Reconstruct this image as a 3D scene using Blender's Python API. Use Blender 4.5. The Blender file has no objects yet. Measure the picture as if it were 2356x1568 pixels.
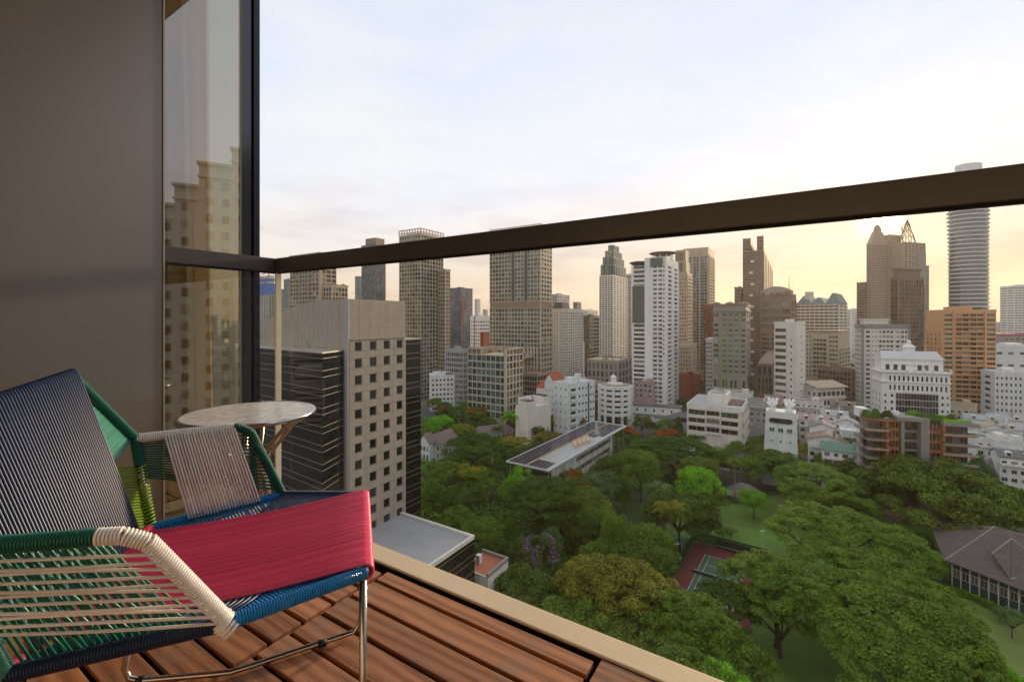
import bpy, math, random
import numpy as np
from mathutils import Vector, Matrix
random.seed(7); np.random.seed(7)
S = bpy.context.scene
COL = S.collection
R = math.radians
# ------------------------------------------------------------------ camera, sky, sun, exposure
F = 1025.0; CX = 1178.0; HY = 732.0; GZ = -70.0      # focal length and horizon measured on the photograph; eye 70 m above the street
cam = bpy.data.cameras.new('camera'); cam.sensor_width = 36.0
cam.lens = 36.0 * F / 2356.0; cam.shift_y = -52.0 / 2356.0
cam.clip_start = 0.05; cam.clip_end = 20000.0
co = bpy.data.objects.new('camera', cam); COL.objects.link(co)
co.location = (0, 0, 0); co.rotation_euler = (R(90), 0, 0); S.camera = co
SUN_AZ = R(39.6); SUN_EL = R(10.15)
SD = Vector((math.sin(SUN_AZ) * math.cos(SUN_EL), math.cos(SUN_AZ) * math.cos(SUN_EL), math.sin(SUN_EL)))
S.view_settings.view_transform = 'Standard'; S.view_settings.look = 'None'
S.view_settings.gamma = 1.0; S.view_settings.exposure = 0.90; S.view_settings.use_curve_mapping = False
W = bpy.data.worlds.new('World'); S.world = W; W.use_nodes = True
def world():
    nt = W.node_tree; nt.nodes.clear(); N = nt.nodes.new; L = nt.links.new
    out = N('ShaderNodeOutputWorld'); bg = N('ShaderNodeBackground'); bg.inputs[1].default_value = 0.1
    sky = N('ShaderNodeTexSky'); sky.sky_type = 'NISHITA'; sky.sun_disc = False
    sky.sun_elevation = SUN_EL; sky.sun_rotation = SUN_AZ; sky.dust_density = 3.0; sky.air_density = 1.2
    tc = N('ShaderNodeTexCoord'); sep = N('ShaderNodeSeparateXYZ'); L(tc.outputs['Generated'], sep.inputs[0])
    rp = N('ShaderNodeValToRGB'); L(sep.outputs[2], rp.inputs[0]); cr = rp.color_ramp
    cr.elements[0].position = 0.0; cr.elements[0].color = (.90, .68, .50, 1)
    cr.elements[1].position = 1.0; cr.elements[1].color = (.68, .70, .75, 1)
    for p, c in ((.06, (.93, .77, .62)), (.14, (.89, .84, .77)), (.28, (.83, .85, .885)), (.5, (.73, .785, .875))):
        e = cr.elements.new(p); e.color = (*c, 1)
    # thin cloud veil: stretched noise
    mp = N('ShaderNodeMapping'); mp.inputs['Scale'].default_value = (1.3, 1.3, 4.2); mp.inputs['Rotation'].default_value = (0.25, 0.1, 0)
    L(tc.outputs['Generated'], mp.inputs[0])
    nz = N('ShaderNodeTexNoise'); nz.inputs['Scale'].default_value = 1.7; nz.inputs['Detail'].default_value = 7; nz.inputs['Roughness'].default_value = .52; nz.inputs['Distortion'].default_value = .35
    L(mp.outputs[0], nz.inputs['Vector'])
    r2 = N('ShaderNodeValToRGB'); L(nz.outputs[0], r2.inputs[0])
    r2.color_ramp.elements[0].position = .36; r2.color_ramp.elements[0].color = (.90, .94, 1.03, 1)
    r2.color_ramp.elements[1].position = .66; r2.color_ramp.elements[1].color = (1.03, 1.01, .985, 1)
    m1 = N('ShaderNodeMixRGB'); m1.blend_type = 'MULTIPLY'; m1.inputs[0].default_value = 1
    L(rp.outputs[0], m1.inputs[1]); L(r2.outputs[0], m1.inputs[2])
    # low cloud banks near the horizon
    mp2 = N('ShaderNodeMapping'); mp2.inputs['Scale'].default_value = (2.2, 2.2, 11.0); L(tc.outputs['Generated'], mp2.inputs[0])
    nz2 = N('ShaderNodeTexNoise'); nz2.inputs['Scale'].default_value = 2.2; nz2.inputs['Detail'].default_value = 8; nz2.inputs['Roughness'].default_value = .58
    L(mp2.outputs[0], nz2.inputs['Vector'])
    r3 = N('ShaderNodeValToRGB'); L(nz2.outputs[0], r3.inputs[0])
    r3.color_ramp.elements[0].position = .47; r3.color_ramp.elements[0].color = (1, 1, 1, 1)
    r3.color_ramp.elements[1].position = .62; r3.color_ramp.elements[1].color = (.80, .76, .78, 1)
    lo = N('ShaderNodeMapRange'); L(sep.outputs[2], lo.inputs[0]); lo.inputs[1].default_value = .12; lo.inputs[2].default_value = .34; lo.inputs[3].default_value = .8; lo.inputs[4].default_value = .08
    m2 = N('ShaderNodeMixRGB'); m2.blend_type = 'MULTIPLY'; L(lo.outputs[0], m2.inputs[0]); L(m1.outputs[0], m2.inputs[1]); L(r3.outputs[0], m2.inputs[2])
    # scatter of light around the sun
    nrm = N('ShaderNodeVectorMath'); nrm.operation = 'NORMALIZE'; L(tc.outputs['Generated'], nrm.inputs[0])
    dt = N('ShaderNodeVectorMath'); dt.operation = 'DOT_PRODUCT'; L(nrm.outputs[0], dt.inputs[0]); dt.inputs[1].default_value = SD
    def power(p):
        mx = N('ShaderNodeMath'); mx.operation = 'MAXIMUM'; L(dt.outputs['Value'], mx.inputs[0]); mx.inputs[1].default_value = 0
        m = N('ShaderNodeMath'); m.operation = 'POWER'; L(mx.outputs[0], m.inputs[0]); m.inputs[1].default_value = p; return m
    lowf = N('ShaderNodeMapRange'); L(sep.outputs[2], lowf.inputs[0]); lowf.inputs[1].default_value = .06; lowf.inputs[2].default_value = .26; lowf.inputs[3].default_value = 1.0; lowf.inputs[4].default_value = 0.0
    p7 = power(8); fm = N('ShaderNodeMath'); fm.operation = 'MULTIPLY'; L(p7.outputs[0], fm.inputs[0]); L(lowf.outputs[0], fm.inputs[1])
    mt_ = N('ShaderNodeMixRGB'); mt_.blend_type = 'MULTIPLY'; L(fm.outputs[0], mt_.inputs[0]); L(m2.outputs[0], mt_.inputs[1]); mt_.inputs[2].default_value = (1.04, .85, .70, 1)
    cur = mt_
    for p, c in ((60, (.10, .050, .005)), (420, (.42, .24, .07)), (6000, (30.0, 19.0, 8.0))):
        pw = power(p); mm = N('ShaderNodeMixRGB'); mm.blend_type = 'ADD'; mm.use_clamp = False
        L(pw.outputs[0], mm.inputs[0]); L(cur.outputs[0], mm.inputs[1]); mm.inputs[2].default_value = (*c, 1); cur = mm
    sc = N('ShaderNodeMixRGB'); sc.blend_type = 'MULTIPLY'; sc.inputs[0].default_value = 1; L(cur.outputs[0], sc.inputs[1]); sc.inputs[2].default_value = (6.1, 6.1, 6.1, 1)
    mx = N('ShaderNodeMixRGB'); mx.inputs[0].default_value = .988; L(sky.outputs[0], mx.inputs[1]); L(sc.outputs[0], mx.inputs[2])
    L(mx.outputs[0], bg.inputs[0]); L(bg.outputs[0], out.inputs[0])
world()
sl = bpy.data.lights.new('sun', 'SUN'); sl.energy = 3.0; sl.angle = R(4.5); sl.color = (1.0, .76, .50)
so = bpy.data.objects.new('sun', sl); COL.objects.link(so); so.rotation_euler = SD.to_track_quat('Z', 'Y').to_euler(); so.location = SD * 50
# ------------------------------------------------------------------ helpers
def tag(o, label=None, cat=None, group=None, kind=None):
    if label: o['label'] = label
    if cat: o['category'] = cat
    if group: o['group'] = group
    if kind: o['kind'] = kind
    return o
def empty(name, loc=(0, 0, 0), rz=0):
    o = bpy.data.objects.new(name, None); COL.objects.link(o); o.location = loc; o.rotation_euler = (0, 0, rz); o.empty_display_size = .2; return o
def link(name, me, parent=None, loc=None, rot=None, scale=None):
    o = bpy.data.objects.new(name, me); COL.objects.link(o)
    if parent: o.parent = parent
    if loc: o.location = loc
    if rot: o.rotation_euler = rot
    if scale: o.scale = scale
    return o
def mesh(name, v, f, mats, smooth=False, mi=None):
    me = bpy.data.meshes.new(name); me.from_pydata([tuple(p) for p in v], [], f)
    for m in (mats if isinstance(mats, (list, tuple)) else [mats]): me.materials.append(m)
    if smooth: me.polygons.foreach_set('use_smooth', [True] * len(f))
    if mi is not None: me.polygons.foreach_set('material_index', mi)
    me.update(); return me
def quadmesh(name, V, mats, mi=None):        # V: (n,4,3) array of separate quads
    n = len(V); me = bpy.data.meshes.new(name)
    me.vertices.add(4 * n); me.vertices.foreach_set('co', V.reshape(-1).astype(np.float32))
    me.loops.add(4 * n); me.loops.foreach_set('vertex_index', np.arange(4 * n, dtype=np.int32))
    me.polygons.add(n); me.polygons.foreach_set('loop_start', np.arange(0, 4 * n, 4, dtype=np.int32)); me.polygons.foreach_set('loop_total', np.full(n, 4, dtype=np.int32))
    for m in (mats if isinstance(mats, (list, tuple)) else [mats]): me.materials.append(m)
    if mi is not None: me.polygons.foreach_set('material_index', mi.astype(np.int32))
    me.update(calc_edges=True); return me
class MB:
    def __init__(s): s.v = []; s.f = []; s.mi = []; s.m = 0
    def box(s, x0, x1, y0, y1, z0, z1):
        if x0 > x1: x0, x1 = x1, x0
        if y0 > y1: y0, y1 = y1, y0
        if z0 > z1: z0, z1 = z1, z0
        b = len(s.v); s.v += [(x0, y0, z0), (x1, y0, z0), (x1, y1, z0), (x0, y1, z0), (x0, y0, z1), (x1, y0, z1), (x1, y1, z1), (x0, y1, z1)]
        s.f += [(b, b+3, b+2, b+1), (b+4, b+5, b+6, b+7), (b, b+1, b+5, b+4), (b+1, b+2, b+6, b+5), (b+2, b+3, b+7, b+6), (b+3, b, b+4, b+7)]; s.mi += [s.m] * 6; return s
    def prism(s, pts, z0, z1, top=None):      # pts: ccw polygon
        b = len(s.v); n = len(pts); tp = top or pts
        s.v += [(p[0], p[1], z0) for p in pts] + [(p[0], p[1], z1) for p in tp]
        s.f += [tuple(range(b + n - 1, b - 1, -1)), tuple(range(b + n, b + 2 * n))] + [(b+i, b+(i+1) % n, b+n+(i+1) % n, b+n+i) for i in range(n)]; s.mi += [s.m] * (n + 2); return s
    def poly(s, pts):
        b = len(s.v); s.v += [tuple(p) for p in pts]; s.f.append(tuple(range(b, b + len(pts)))); s.mi.append(s.m); return s
    def slab(s, pts, th):                     # thick sheet along face normal (3+ pts)
        p = [Vector(q) for q in pts]; n = (p[1]-p[0]).cross(p[2]-p[0]).normalized() * th
        b = len(s.v); k = len(p); s.v += [tuple(q) for q in p] + [tuple(q - n) for q in p]
        s.f += [tuple(range(b, b+k)), tuple(range(b+2*k-1, b+k-1, -1))] + [(b+i, b+k+i, b+k+(i+1) % k, b+(i+1) % k) for i in range(k)]; s.mi += [s.m] * (k + 2); return s
    def tube(s, pts, r, n=8, caps=True):
        pts = [Vector(p) for p in pts]; rr = r if isinstance(r, (list, tuple)) else [r] * len(pts); b = len(s.v); u = None
        for i, p in enumerate(pts):
            t = (pts[min(i+1, len(pts)-1)] - pts[max(i-1, 0)]).normalized()
            if u is None: u = t.orthogonal().normalized()
            u = (u - t * u.dot(t)); u = u.normalized() if u.length > 1e-6 else t.orthogonal().normalized(); w = t.cross(u)
            for k in range(n):
                a = 2 * math.pi * k / n; s.v.append(tuple(p + (u * math.cos(a) + w * math.sin(a)) * rr[i]))
        for i in range(len(pts)-1):
            for k in range(n): s.f.append((b+i*n+k, b+i*n+(k+1) % n, b+(i+1)*n+(k+1) % n, b+(i+1)*n+k)); s.mi.append(s.m)
        if caps:
            s.f.append(tuple(range(b+n-1, b-1, -1))); e = b+(len(pts)-1)*n; s.f.append(tuple(range(e, e+n))); s.mi += [s.m] * 2
        return s
    def coil(s, pts, br, cr, pitch, n=6, seg=14, irregular=0.0):   # cord wound round a bar that follows pts
        pts = [Vector(p) for p in pts]; L = [0]
        for i in range(1, len(pts)): L.append(L[-1] + (pts[i]-pts[i-1]).length)
        T = L[-1]; turns = max(1, int(T / pitch)); N = turns * seg; out = []; u = None
        for k in range(N + 1):
            d = T * k / N; i = 0
            while i < len(L)-2 and L[i+1] < d: i += 1
            q = (d-L[i]) / max(1e-9, L[i+1]-L[i]); p = pts[i].lerp(pts[i+1], q); t = (pts[i+1]-pts[i]).normalized()
            if 0 < i and q < .3: t = (t * (.5+q/.6) + (pts[i]-pts[i-1]).normalized() * (.5-q/.6)).normalized()
            if u is None: u = t.orthogonal().normalized()
            u = (u - t * u.dot(t)).normalized(); w = t.cross(u); a = 2 * math.pi * k / seg
            out.append(p + (u * math.cos(a) + w * math.sin(a)) * br)
        s.tube(out, cr, n); return s
    def hide(s): pass
    def build(s, name, mats, parent=None, smooth=False, loc=None, rot=None):
        return link(name, mesh(name, s.v, s.f, mats, smooth, s.mi), parent, loc, rot)
def G(x, y, z=GZ):                            # photograph point lying at height z -> world
    t = z * F / (HY - y); return Vector(((x - CX) / F * t, t, z))
def P(x, t, y=None): return Vector(((x - CX) / F * t, t, 0 if y is None else (HY - y) / F * t))
# ------------------------------------------------------------------ materials
def newmat(name):
    m = bpy.data.materials.new(name); m.use_nodes = True; nt = m.node_tree; return m, nt, nt.nodes['Principled BSDF']
def mat(name, col, rough=.7, metal=0, noise=0, nscale=2.0, bump=0, bscale=40, stretch=None, spec=.5, coat=0, island=0, emit=None, streak=0, coord='Object'):
    m, nt, p = newmat(name); N = nt.nodes.new; L = nt.links.new
    p.inputs['Roughness'].default_value = rough; p.inputs['Metallic'].default_value = metal; p.inputs['Specular IOR Level'].default_value = spec
    if coat: p.inputs['Coat Weight'].default_value = coat; p.inputs['Coat Roughness'].default_value = .15
    rgb = N('ShaderNodeRGB'); rgb.outputs[0].default_value = (*col, 1); cur = rgb.outputs[0]
    tc = N('ShaderNodeTexCoord'); src = tc.outputs[coord]
    if stretch:
        mp = N('ShaderNodeMapping'); mp.inputs['Scale'].default_value = stretch; L(src, mp.inputs[0]); src = mp.outputs[0]
    def mul(v, lo, hi):
        nonlocal cur
        mr = N('ShaderNodeMapRange'); L(v, mr.inputs[0]); mr.inputs[1].default_value = .25; mr.inputs[2].default_value = .75; mr.inputs[3].default_value = lo; mr.inputs[4].default_value = hi
        x = N('ShaderNodeVectorMath'); x.operation = 'SCALE'; L(cur, x.inputs[0]); L(mr.outputs[0], x.inputs['Scale']); cur = x.outputs[0]
    if noise:
        nz = N('ShaderNodeTexNoise'); nz.inputs['Scale'].default_value = nscale; nz.inputs['Detail'].default_value = 6; nz.inputs['Roughness'].default_value = .62; L(src, nz.inputs['Vector']); mul(nz.outputs[0], 1-noise, 1+noise)
    if streak:
        mp = N('ShaderNodeMapping'); mp.inputs['Scale'].default_value = (1.2, 1.2, .06); L(tc.outputs[coord], mp.inputs[0])
        nz = N('ShaderNodeTexNoise'); nz.inputs['Scale'].default_value = 1.0; nz.inputs['Detail'].default_value = 5; L(mp.outputs[0], nz.inputs['Vector']); mul(nz.outputs[0], 1-streak, 1+streak*.6)
    if island:
        ge = N('ShaderNodeNewGeometry'); oi = N('ShaderNodeObjectInfo'); ad = N('ShaderNodeMath'); ad.operation = 'ADD'; L(ge.outputs['Random Per Island'], ad.inputs[0]); L(oi.outputs['Random'], ad.inputs[1])
        fr = N('ShaderNodeMath'); fr.operation = 'FRACT'; L(ad.outputs[0], fr.inputs[0]); mul(fr.outputs[0], 1-island, 1+island)
    L(cur, p.inputs['Base Color'])
    if bump:
        nb = N('ShaderNodeTexNoise'); nb.inputs['Scale'].default_value = bscale; nb.inputs['Detail'].default_value = 5; L(src, nb.inputs['Vector'])
        bp = N('ShaderNodeBump'); bp.inputs['Strength'].default_value = bump; bp.inputs['Distance'].default_value = .02; L(nb.outputs[0], bp.inputs['Height']); L(bp.outputs[0], p.inputs['Normal'])
    if emit: p.inputs['Emission Color'].default_value = (*emit[0], 1); p.inputs['Emission Strength'].default_value = emit[1]
    return m
def wallmat(name, col, rough=.8, noise=.10, streak=.14): return mat(name, col, rough, 0, noise, .35, .15, 6, streak=streak)
def winmat(name, dark, light, share=.25, rough=.08, spec=.8, metal=0):   # panes: most dark, some with blinds drawn behind them
    m, nt, p = newmat(name); N = nt.nodes.new; L = nt.links.new
    ge = N('ShaderNodeNewGeometry'); oi = N('ShaderNodeObjectInfo'); ad = N('ShaderNodeMath'); ad.operation = 'ADD'; L(ge.outputs['Random Per Island'], ad.inputs[0]); L(oi.outputs['Random'], ad.inputs[1])
    fr = N('ShaderNodeMath'); fr.operation = 'FRACT'; L(ad.outputs[0], fr.inputs[0])
    r = N('ShaderNodeValToRGB'); L(fr.outputs[0], r.inputs[0]); e = r.color_ramp; e.interpolation = 'LINEAR'
    e.elements[0].position = 0; e.elements[0].color = (*[c * .55 for c in dark], 1); e.elements[1].position = 1; e.elements[1].color = (*light, 1)
    a = e.elements.new(1 - share); a.color = (*dark, 1); b = e.elements.new(min(.99, 1 - share * .6)); b.color = (*[(x + y) / 2 for x, y in zip(dark, light)], 1)
    L(r.outputs[0], p.inputs['Base Color']); p.inputs['Roughness'].default_value = rough; p.inputs['Specular IOR Level'].default_value = spec; p.inputs['Metallic'].default_value = metal
    tc = N('ShaderNodeTexCoord'); nz = N('ShaderNodeTexNoise'); nz.inputs['Scale'].default_value = .5; L(tc.outputs['Object'], nz.inputs['Vector'])
    bp = N('ShaderNodeBump'); bp.inputs['Strength'].default_value = .12; bp.inputs['Distance'].default_value = .3; L(nz.outputs[0], bp.inputs['Height']); L(bp.outputs[0], p.inputs['Normal'])
    return m
def glassmat(name, tint, refl=1.0, rough=0.0, body=None, bodyf=0, coat=0.0):      # clear sheet: tinted transmission + fresnel mirror
    m = bpy.data.materials.new(name); m.use_nodes = True; nt = m.node_tree; nt.nodes.clear(); N = nt.nodes.new; L = nt.links.new
    o = N('ShaderNodeOutputMaterial'); tr = N('ShaderNodeBsdfTransparent'); tr.inputs[0].default_value = (*tint, 1)
    gl = N('ShaderNodeBsdfGlossy'); gl.inputs['Roughness'].default_value = rough
    fr = N('ShaderNodeFresnel'); fr.inputs[0].default_value = 1.45; ma = N('ShaderNodeMath'); ma.operation = 'MULTIPLY_ADD'; ma.use_clamp = True; L(fr.outputs[0], ma.inputs[0]); ma.inputs[1].default_value = refl; ma.inputs[2].default_value = coat
    ge = N('ShaderNodeNewGeometry'); iv = N('ShaderNodeMath'); iv.operation = 'SUBTRACT'; iv.inputs[0].default_value = 1; L(ge.outputs['Backfacing'], iv.inputs[1]); mu = N('ShaderNodeMath'); mu.operation = 'MULTIPLY'; L(ma.outputs[0], mu.inputs[0]); L(iv.outputs[0], mu.inputs[1])
    mx = N('ShaderNodeMixShader'); L(mu.outputs[0], mx.inputs[0]); L(gl.outputs[0], mx.inputs[2]); base = tr.outputs[0]
    if body:
        df = N('ShaderNodeBsdfDiffuse'); df.inputs[0].default_value = (*body, 1); m2 = N('ShaderNodeMixShader'); m2.inputs[0].default_value = bodyf
        L(tr.outputs[0], m2.inputs[1]); L(df.outputs[0], m2.inputs[2]); base = m2.outputs[0]
    L(base, mx.inputs[1]); L(mx.outputs[0], o.inputs[0]); return m
def leafmat(name, c0, c1, trans=.3, nscale=.25):
    m, nt, p = newmat(name); N = nt.nodes.new; L = nt.links.new
    ge = N('ShaderNodeNewGeometry'); oi = N('ShaderNodeObjectInfo'); tc = N('ShaderNodeTexCoord'); nz = N('ShaderNodeTexNoise'); nz.inputs['Scale'].default_value = nscale; nz.inputs['Detail'].default_value = 3; L(tc.outputs['Object'], nz.inputs['Vector'])
    a = N('ShaderNodeMath'); a.operation = 'MULTIPLY_ADD'; L(ge.outputs['Random Per Island'], a.inputs[0]); a.inputs[1].default_value = .55; L(nz.outputs[0], a.inputs[2])
    b = N('ShaderNodeMath'); b.operation = 'MULTIPLY_ADD'; L(oi.outputs['Random'], b.inputs[0]); b.inputs[1].default_value = .28; L(a.outputs[0], b.inputs[2])
    r = N('ShaderNodeValToRGB'); L(b.outputs[0], r.inputs[0]); r.color_ramp.elements[0].position = .42; r.color_ramp.elements[0].color = (*c0, 1); r.color_ramp.elements[1].position = 1.15 if False else 1.0; r.color_ramp.elements[1].color = (*c1, 1)
    L(r.outputs[0], p.inputs['Base Color']); p.inputs['Roughness'].default_value = .65; p.inputs['Specular IOR Level'].default_value = .16
    tl = N('ShaderNodeBsdfTranslucent'); L(r.outputs[0], tl.inputs[0]); mx = N('ShaderNodeMixShader'); mx.inputs[0].default_value = trans
    L(p.outputs[0], mx.inputs[1]); L(tl.outputs[0], mx.inputs[2]); L(mx.outputs[0], nt.nodes['Material Output'].inputs[0]); return m
# ------------------------------------------------------------------ balcony frame: x along the front rail, y outward
BA = math.atan2(-.533, .846)
def Bp(x, y, z=0): return Vector((.846 * x + .533 * y, -.533 * x + .846 * y, z))
ZF = -.90
M_wood, nt, p = newmat('teak_board')
def wood():
    N = nt.nodes.new; L = nt.links.new
    tc = N('ShaderNodeTexCoord'); oi = N('ShaderNodeObjectInfo'); mp = N('ShaderNodeMapping'); mp.inputs['Scale'].default_value = (1.3, 5.0, 5.0)
    cmb = N('ShaderNodeCombineXYZ'); k = N('ShaderNodeMath'); k.operation = 'MULTIPLY'; L(oi.outputs['Random'], k.inputs[0]); k.inputs[1].default_value = 37.0
    L(k.outputs[0], cmb.inputs[0]); L(k.outputs[0], cmb.inputs[1]); L(tc.outputs['Object'], mp.inputs[0]); L(cmb.outputs[0], mp.inputs['Location'])
    wv = N('ShaderNodeTexWave'); wv.wave_type = 'BANDS'; wv.bands_direction = 'Y'; wv.inputs['Scale'].default_value = 1.7; wv.inputs['Distortion'].default_value = 9; wv.inputs['Detail'].default_value = 3; wv.inputs['Detail Scale'].default_value = .5; L(mp.outputs[0], wv.inputs[0])
    mp2 = N('ShaderNodeMapping'); mp2.inputs['Scale'].default_value = (5, 230, 60); L(tc.outputs['Object'], mp2.inputs[0]); L(cmb.outputs[0], mp2.inputs['Location'])
    nz = N('ShaderNodeTexNoise'); nz.inputs['Scale'].default_value = 1; nz.inputs['Detail'].default_value = 6; nz.inputs['Roughness'].default_value = .7; L(mp2.outputs[0], nz.inputs[0])
    nz2 = N('ShaderNodeTexNoise'); nz2.inputs['Scale'].default_value = 7; nz2.inputs['Detail'].default_value = 5; L(tc.outputs['Object'], nz2.inputs[0])
    r = N('ShaderNodeValToRGB'); L(wv.outputs[0], r.inputs[0]); r.color_ramp.elements[0].color = (.27, .112, .052, 1); r.color_ramp.elements[1].color = (.46, .205, .096, 1); r.color_ramp.elements[0].position = .0
    e = r.color_ramp.elements.new(.30); e.color = (.36, .150, .066, 1)
    g = N('ShaderNodeValToRGB'); L(nz.outputs[0], g.inputs[0]); g.color_ramp.elements[0].position = .36; g.color_ramp.elements[0].color = (.45, .41, .38, 1); g.color_ramp.elements[1].position = .47; g.color_ramp.elements[1].color = (1.08, 1.05, 1.02, 1)
    m1 = N('ShaderNodeMixRGB'); m1.blend_type = 'MULTIPLY'; m1.inputs[0].default_value = .85; L(r.outputs[0], m1.inputs[1]); L(g.outputs[0], m1.inputs[2])
    hs = N('ShaderNodeHueSaturation'); L(m1.outputs[0], hs.inputs['Color']); mr = N('ShaderNodeMapRange'); L(oi.outputs['Random'], mr.inputs[0]); mr.inputs[3].default_value = .80; mr.inputs[4].default_value = 1.22; L(mr.outputs[0], hs.inputs['Value'])
    # grey weathering
    gm = N('ShaderNodeMixRGB'); mg = N('ShaderNodeMapRange'); L(nz2.outputs[0], mg.inputs[0]); mg.inputs[1].default_value = .5; mg.inputs[2].default_value = .72; mg.inputs[3].default_value = 0; mg.inputs[4].default_value = .45
    L(mg.outputs[0], gm.inputs[0]); L(hs.outputs[0], gm.inputs[1]); gm.inputs[2].default_value = (.27, .19, .14, 1)
    L(gm.outputs[0], p.inputs['Base Color']); p.inputs['Roughness'].default_value = .66; p.inputs['Specular IOR Level'].default_value = .3
    bp = N('ShaderNodeBump'); bp.inputs['Strength'].default_value = .5; bp.inputs['Distance'].default_value = .0012; L(nz.outputs[0], bp.inputs['Height']); L(bp.outputs[0], p.inputs['Normal'])
wood()
M_bronze = mat('bronze_paint', (.075, .066, .063), .36, .3, .05, 3, .02, 300, coat=.15)
M_panel = mat('brown_metal_panel', (.245, .222, .207), .36, .55, .05, 1.2, .02, 500)
M_cream = mat('cream_stone', (.78, .60, .37), .5, 0, .07, 5, .05, 90)
M_black = mat('black_gap', (.008, .008, .008), .9)
M_chrome = mat('brushed_steel', (.52, .48, .44), .17, 1, .05, 8, .03, 200)
M_clip = mat('black_rubber', (.012, .012, .013), .5)
M_clear = glassmat('clear_glass', (.965, .975, .965), .62, body=(.5, .47, .42), bodyf=.004)
M_tint = glassmat('tinted_window_glass', (.85, .83, .75), 1.2, coat=.22, body=(.2, .19, .15), bodyf=.03)
M_edge = mat('glass_edge', (.78, .74, .62), .2, 0, .1, 20)
M_curt = mat('beige_curtain', (.72, .60, .42), .9, 0, .06, 30, stretch=(1, 1, .05))
M_room = mat('room_plaster', (.42, .36, .28), .9, 0, .1, 2)
M_frit = mat('dark_blue_mullion', (.014, .017, .026), .12, .2, 0, spec=.9)
def bbox(name, m, x0, x1, y0, y1, z0, z1, parent=None, bev=0):
    mb = MB(); mb.box(x0, x1, y0, y1, z0, z1); o = mb.build(name, m, parent)
    if bev:
        b = o.modifiers.new('bevel', 'BEVEL'); b.width = bev; b.segments = 2
    return o
RZ = BA
# deck
deck = empty('deck', (0, 0, ZF), RZ); tag(deck, kind='structure')
bbox('deck_base', M_black, -2.04, 2.6, -1.4, 1.126, -.16, -.14, deck)
bbox('gap_shade_strip', M_black, -2.04, 2.6, 1.1265, 1.1295, -.155, -.003, deck)  # black strip over the kerb's inner face, standing in for the gap's shade
def bboard(x0, x1, y0, y1):
    cx, cy = (x0+x1)/2, (y0+y1)/2; mb = MB(); hx, hy = (x1-x0)/2, (y1-y0)/2
    mb.box(-hx, hx, -hy, hy, -.016, 0); o = mb.build('deck_board', M_wood, deck); o.location = (cx, cy, random.uniform(-.0012, .0006)); b = o.modifiers.new('bevel', 'BEVEL'); b.width = .0014; b.segments = 2
for (x0, x1, off, top) in ((-2.01, -1.229, -.052, 1.105), (-1.222, -.439, 0, 1.105), (-.431, .352, .083, 1.128), (.36, 1.143, 0, 1.105), (1.15, 1.93, -.05, 1.105)):
    y = 1.043 + off; segs = []
    hi = top
    bounds = [1.047 + off - .1018 * k for k in range(18)]
    if hi - bounds[0] > .11: bounds.insert(0, bounds[0] + .1018)
    for bnd in bounds:
        lo = bnd + .0075
        if hi - lo > .02: bboard(x0 + .0035, x1 - .0035, lo, hi)
        hi = bnd - .0075
        if hi < -.7: break
# slab, kerb, wall, soffit: the building we stand on
bd = empty('balcony_structure', (0, 0, ZF), RZ); tag(bd, kind='structure')
bbox('floor_slab', M_room, -2.17, 6, -2.5, 1.20, -.50, -.162, bd)
for a_ in ((-14, 16, -26, 1.10, -69, -.55), (-14, 16, -26, 1.10, 3.15, 52), (6.2, 16, -26, 1.10, -.54, 3.1), (-14, -6.8, -26, 1.10, -.54, 3.1), (-6.8, 6.2, -26, -3.0, -.54, 3.1)): bbox('hotel_wall', M_panel, *a_, bd)
for j_ in range(-18, 14):
    if j_ * 3.55 < -2 or j_ * 3.55 > 3.2: bbox('window_band', M_frit, -13.5, 15.5, 1.10, 1.13, j_ * 3.55 + .3, j_ * 3.55 + 2.6, bd)
bbox('kerb', M_cream, -2.17, 6, 1.130, 1.213, -.46, .004, bd, .004)
bbox('side_kerb', M_cream, -2.17, -2.045, .74, 1.128, -.15, .002, bd, .004)
bbox('ceiling_slab', mat('soffit_paint', (.42, .38, .34), .7), -7, 6, -2.5, 1.2, 2.76, 3.1, bd)
bbox('rear_wall', mat('rear_wall_paint', (.50, .45, .40), .6, 0, .05, 2), -2.3, 6, -2.9, -2.6, -.5, 2.76, bd)
bbox('wall_panel', M_panel, -2.30, -2.062, -2.6, .738, -.15, 2.755, bd, .003)
bbox('panel_edge_trim', mat('pale_trim', (.42, .36, .30), .35, .4), -2.075, -2.058, .7385, .7435, -.13, 2.75, bd)
# room behind the window
room = empty('hotel_room', (0, 0, ZF), RZ); tag(room, 'dim hotel room seen through the tall tinted window', 'room')
for (nm, a) in (('room_floor', (-6.6, -2.36, -2.6, 1.14, -.14, -.004)), ('room_wall', (-6.7, -6.6, -2.6, 1.14, -.14, 2.75)), ('partition_wall', (-6.6, -2.36, -1.2, -1.1, 0, 2.75))):
    bbox(nm, M_room, *a, room)
win = empty('corner_window', Bp(-2.32, 1.0, ZF), RZ); tag(win, 'tall tinted corner window with beige curtains beside the brown wall', 'window')
bbox('glass_pane', M_tint, -.006, .006, -.26, .150, -.12, 2.74, win)
bbox('glass_edge_strip', M_frit, -.008, .008, .151, .206, -.12, 2.742, win)
bbox('mullion', mat('window_mullion', (.02, .022, .03), .3, .6), -.035, .022, .207, .236, -.13, 2.745, win)
bbox('front_glass', M_tint, -4.2, -.06, .205, .217, -.12, 2.74, win)
bbox('seal', mat('silicone_seal', (.35, .31, .24), .5), -.010, .0105, .1485, .1525, -.11, 2.735, win)
mb = MB(); n = 150
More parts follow.
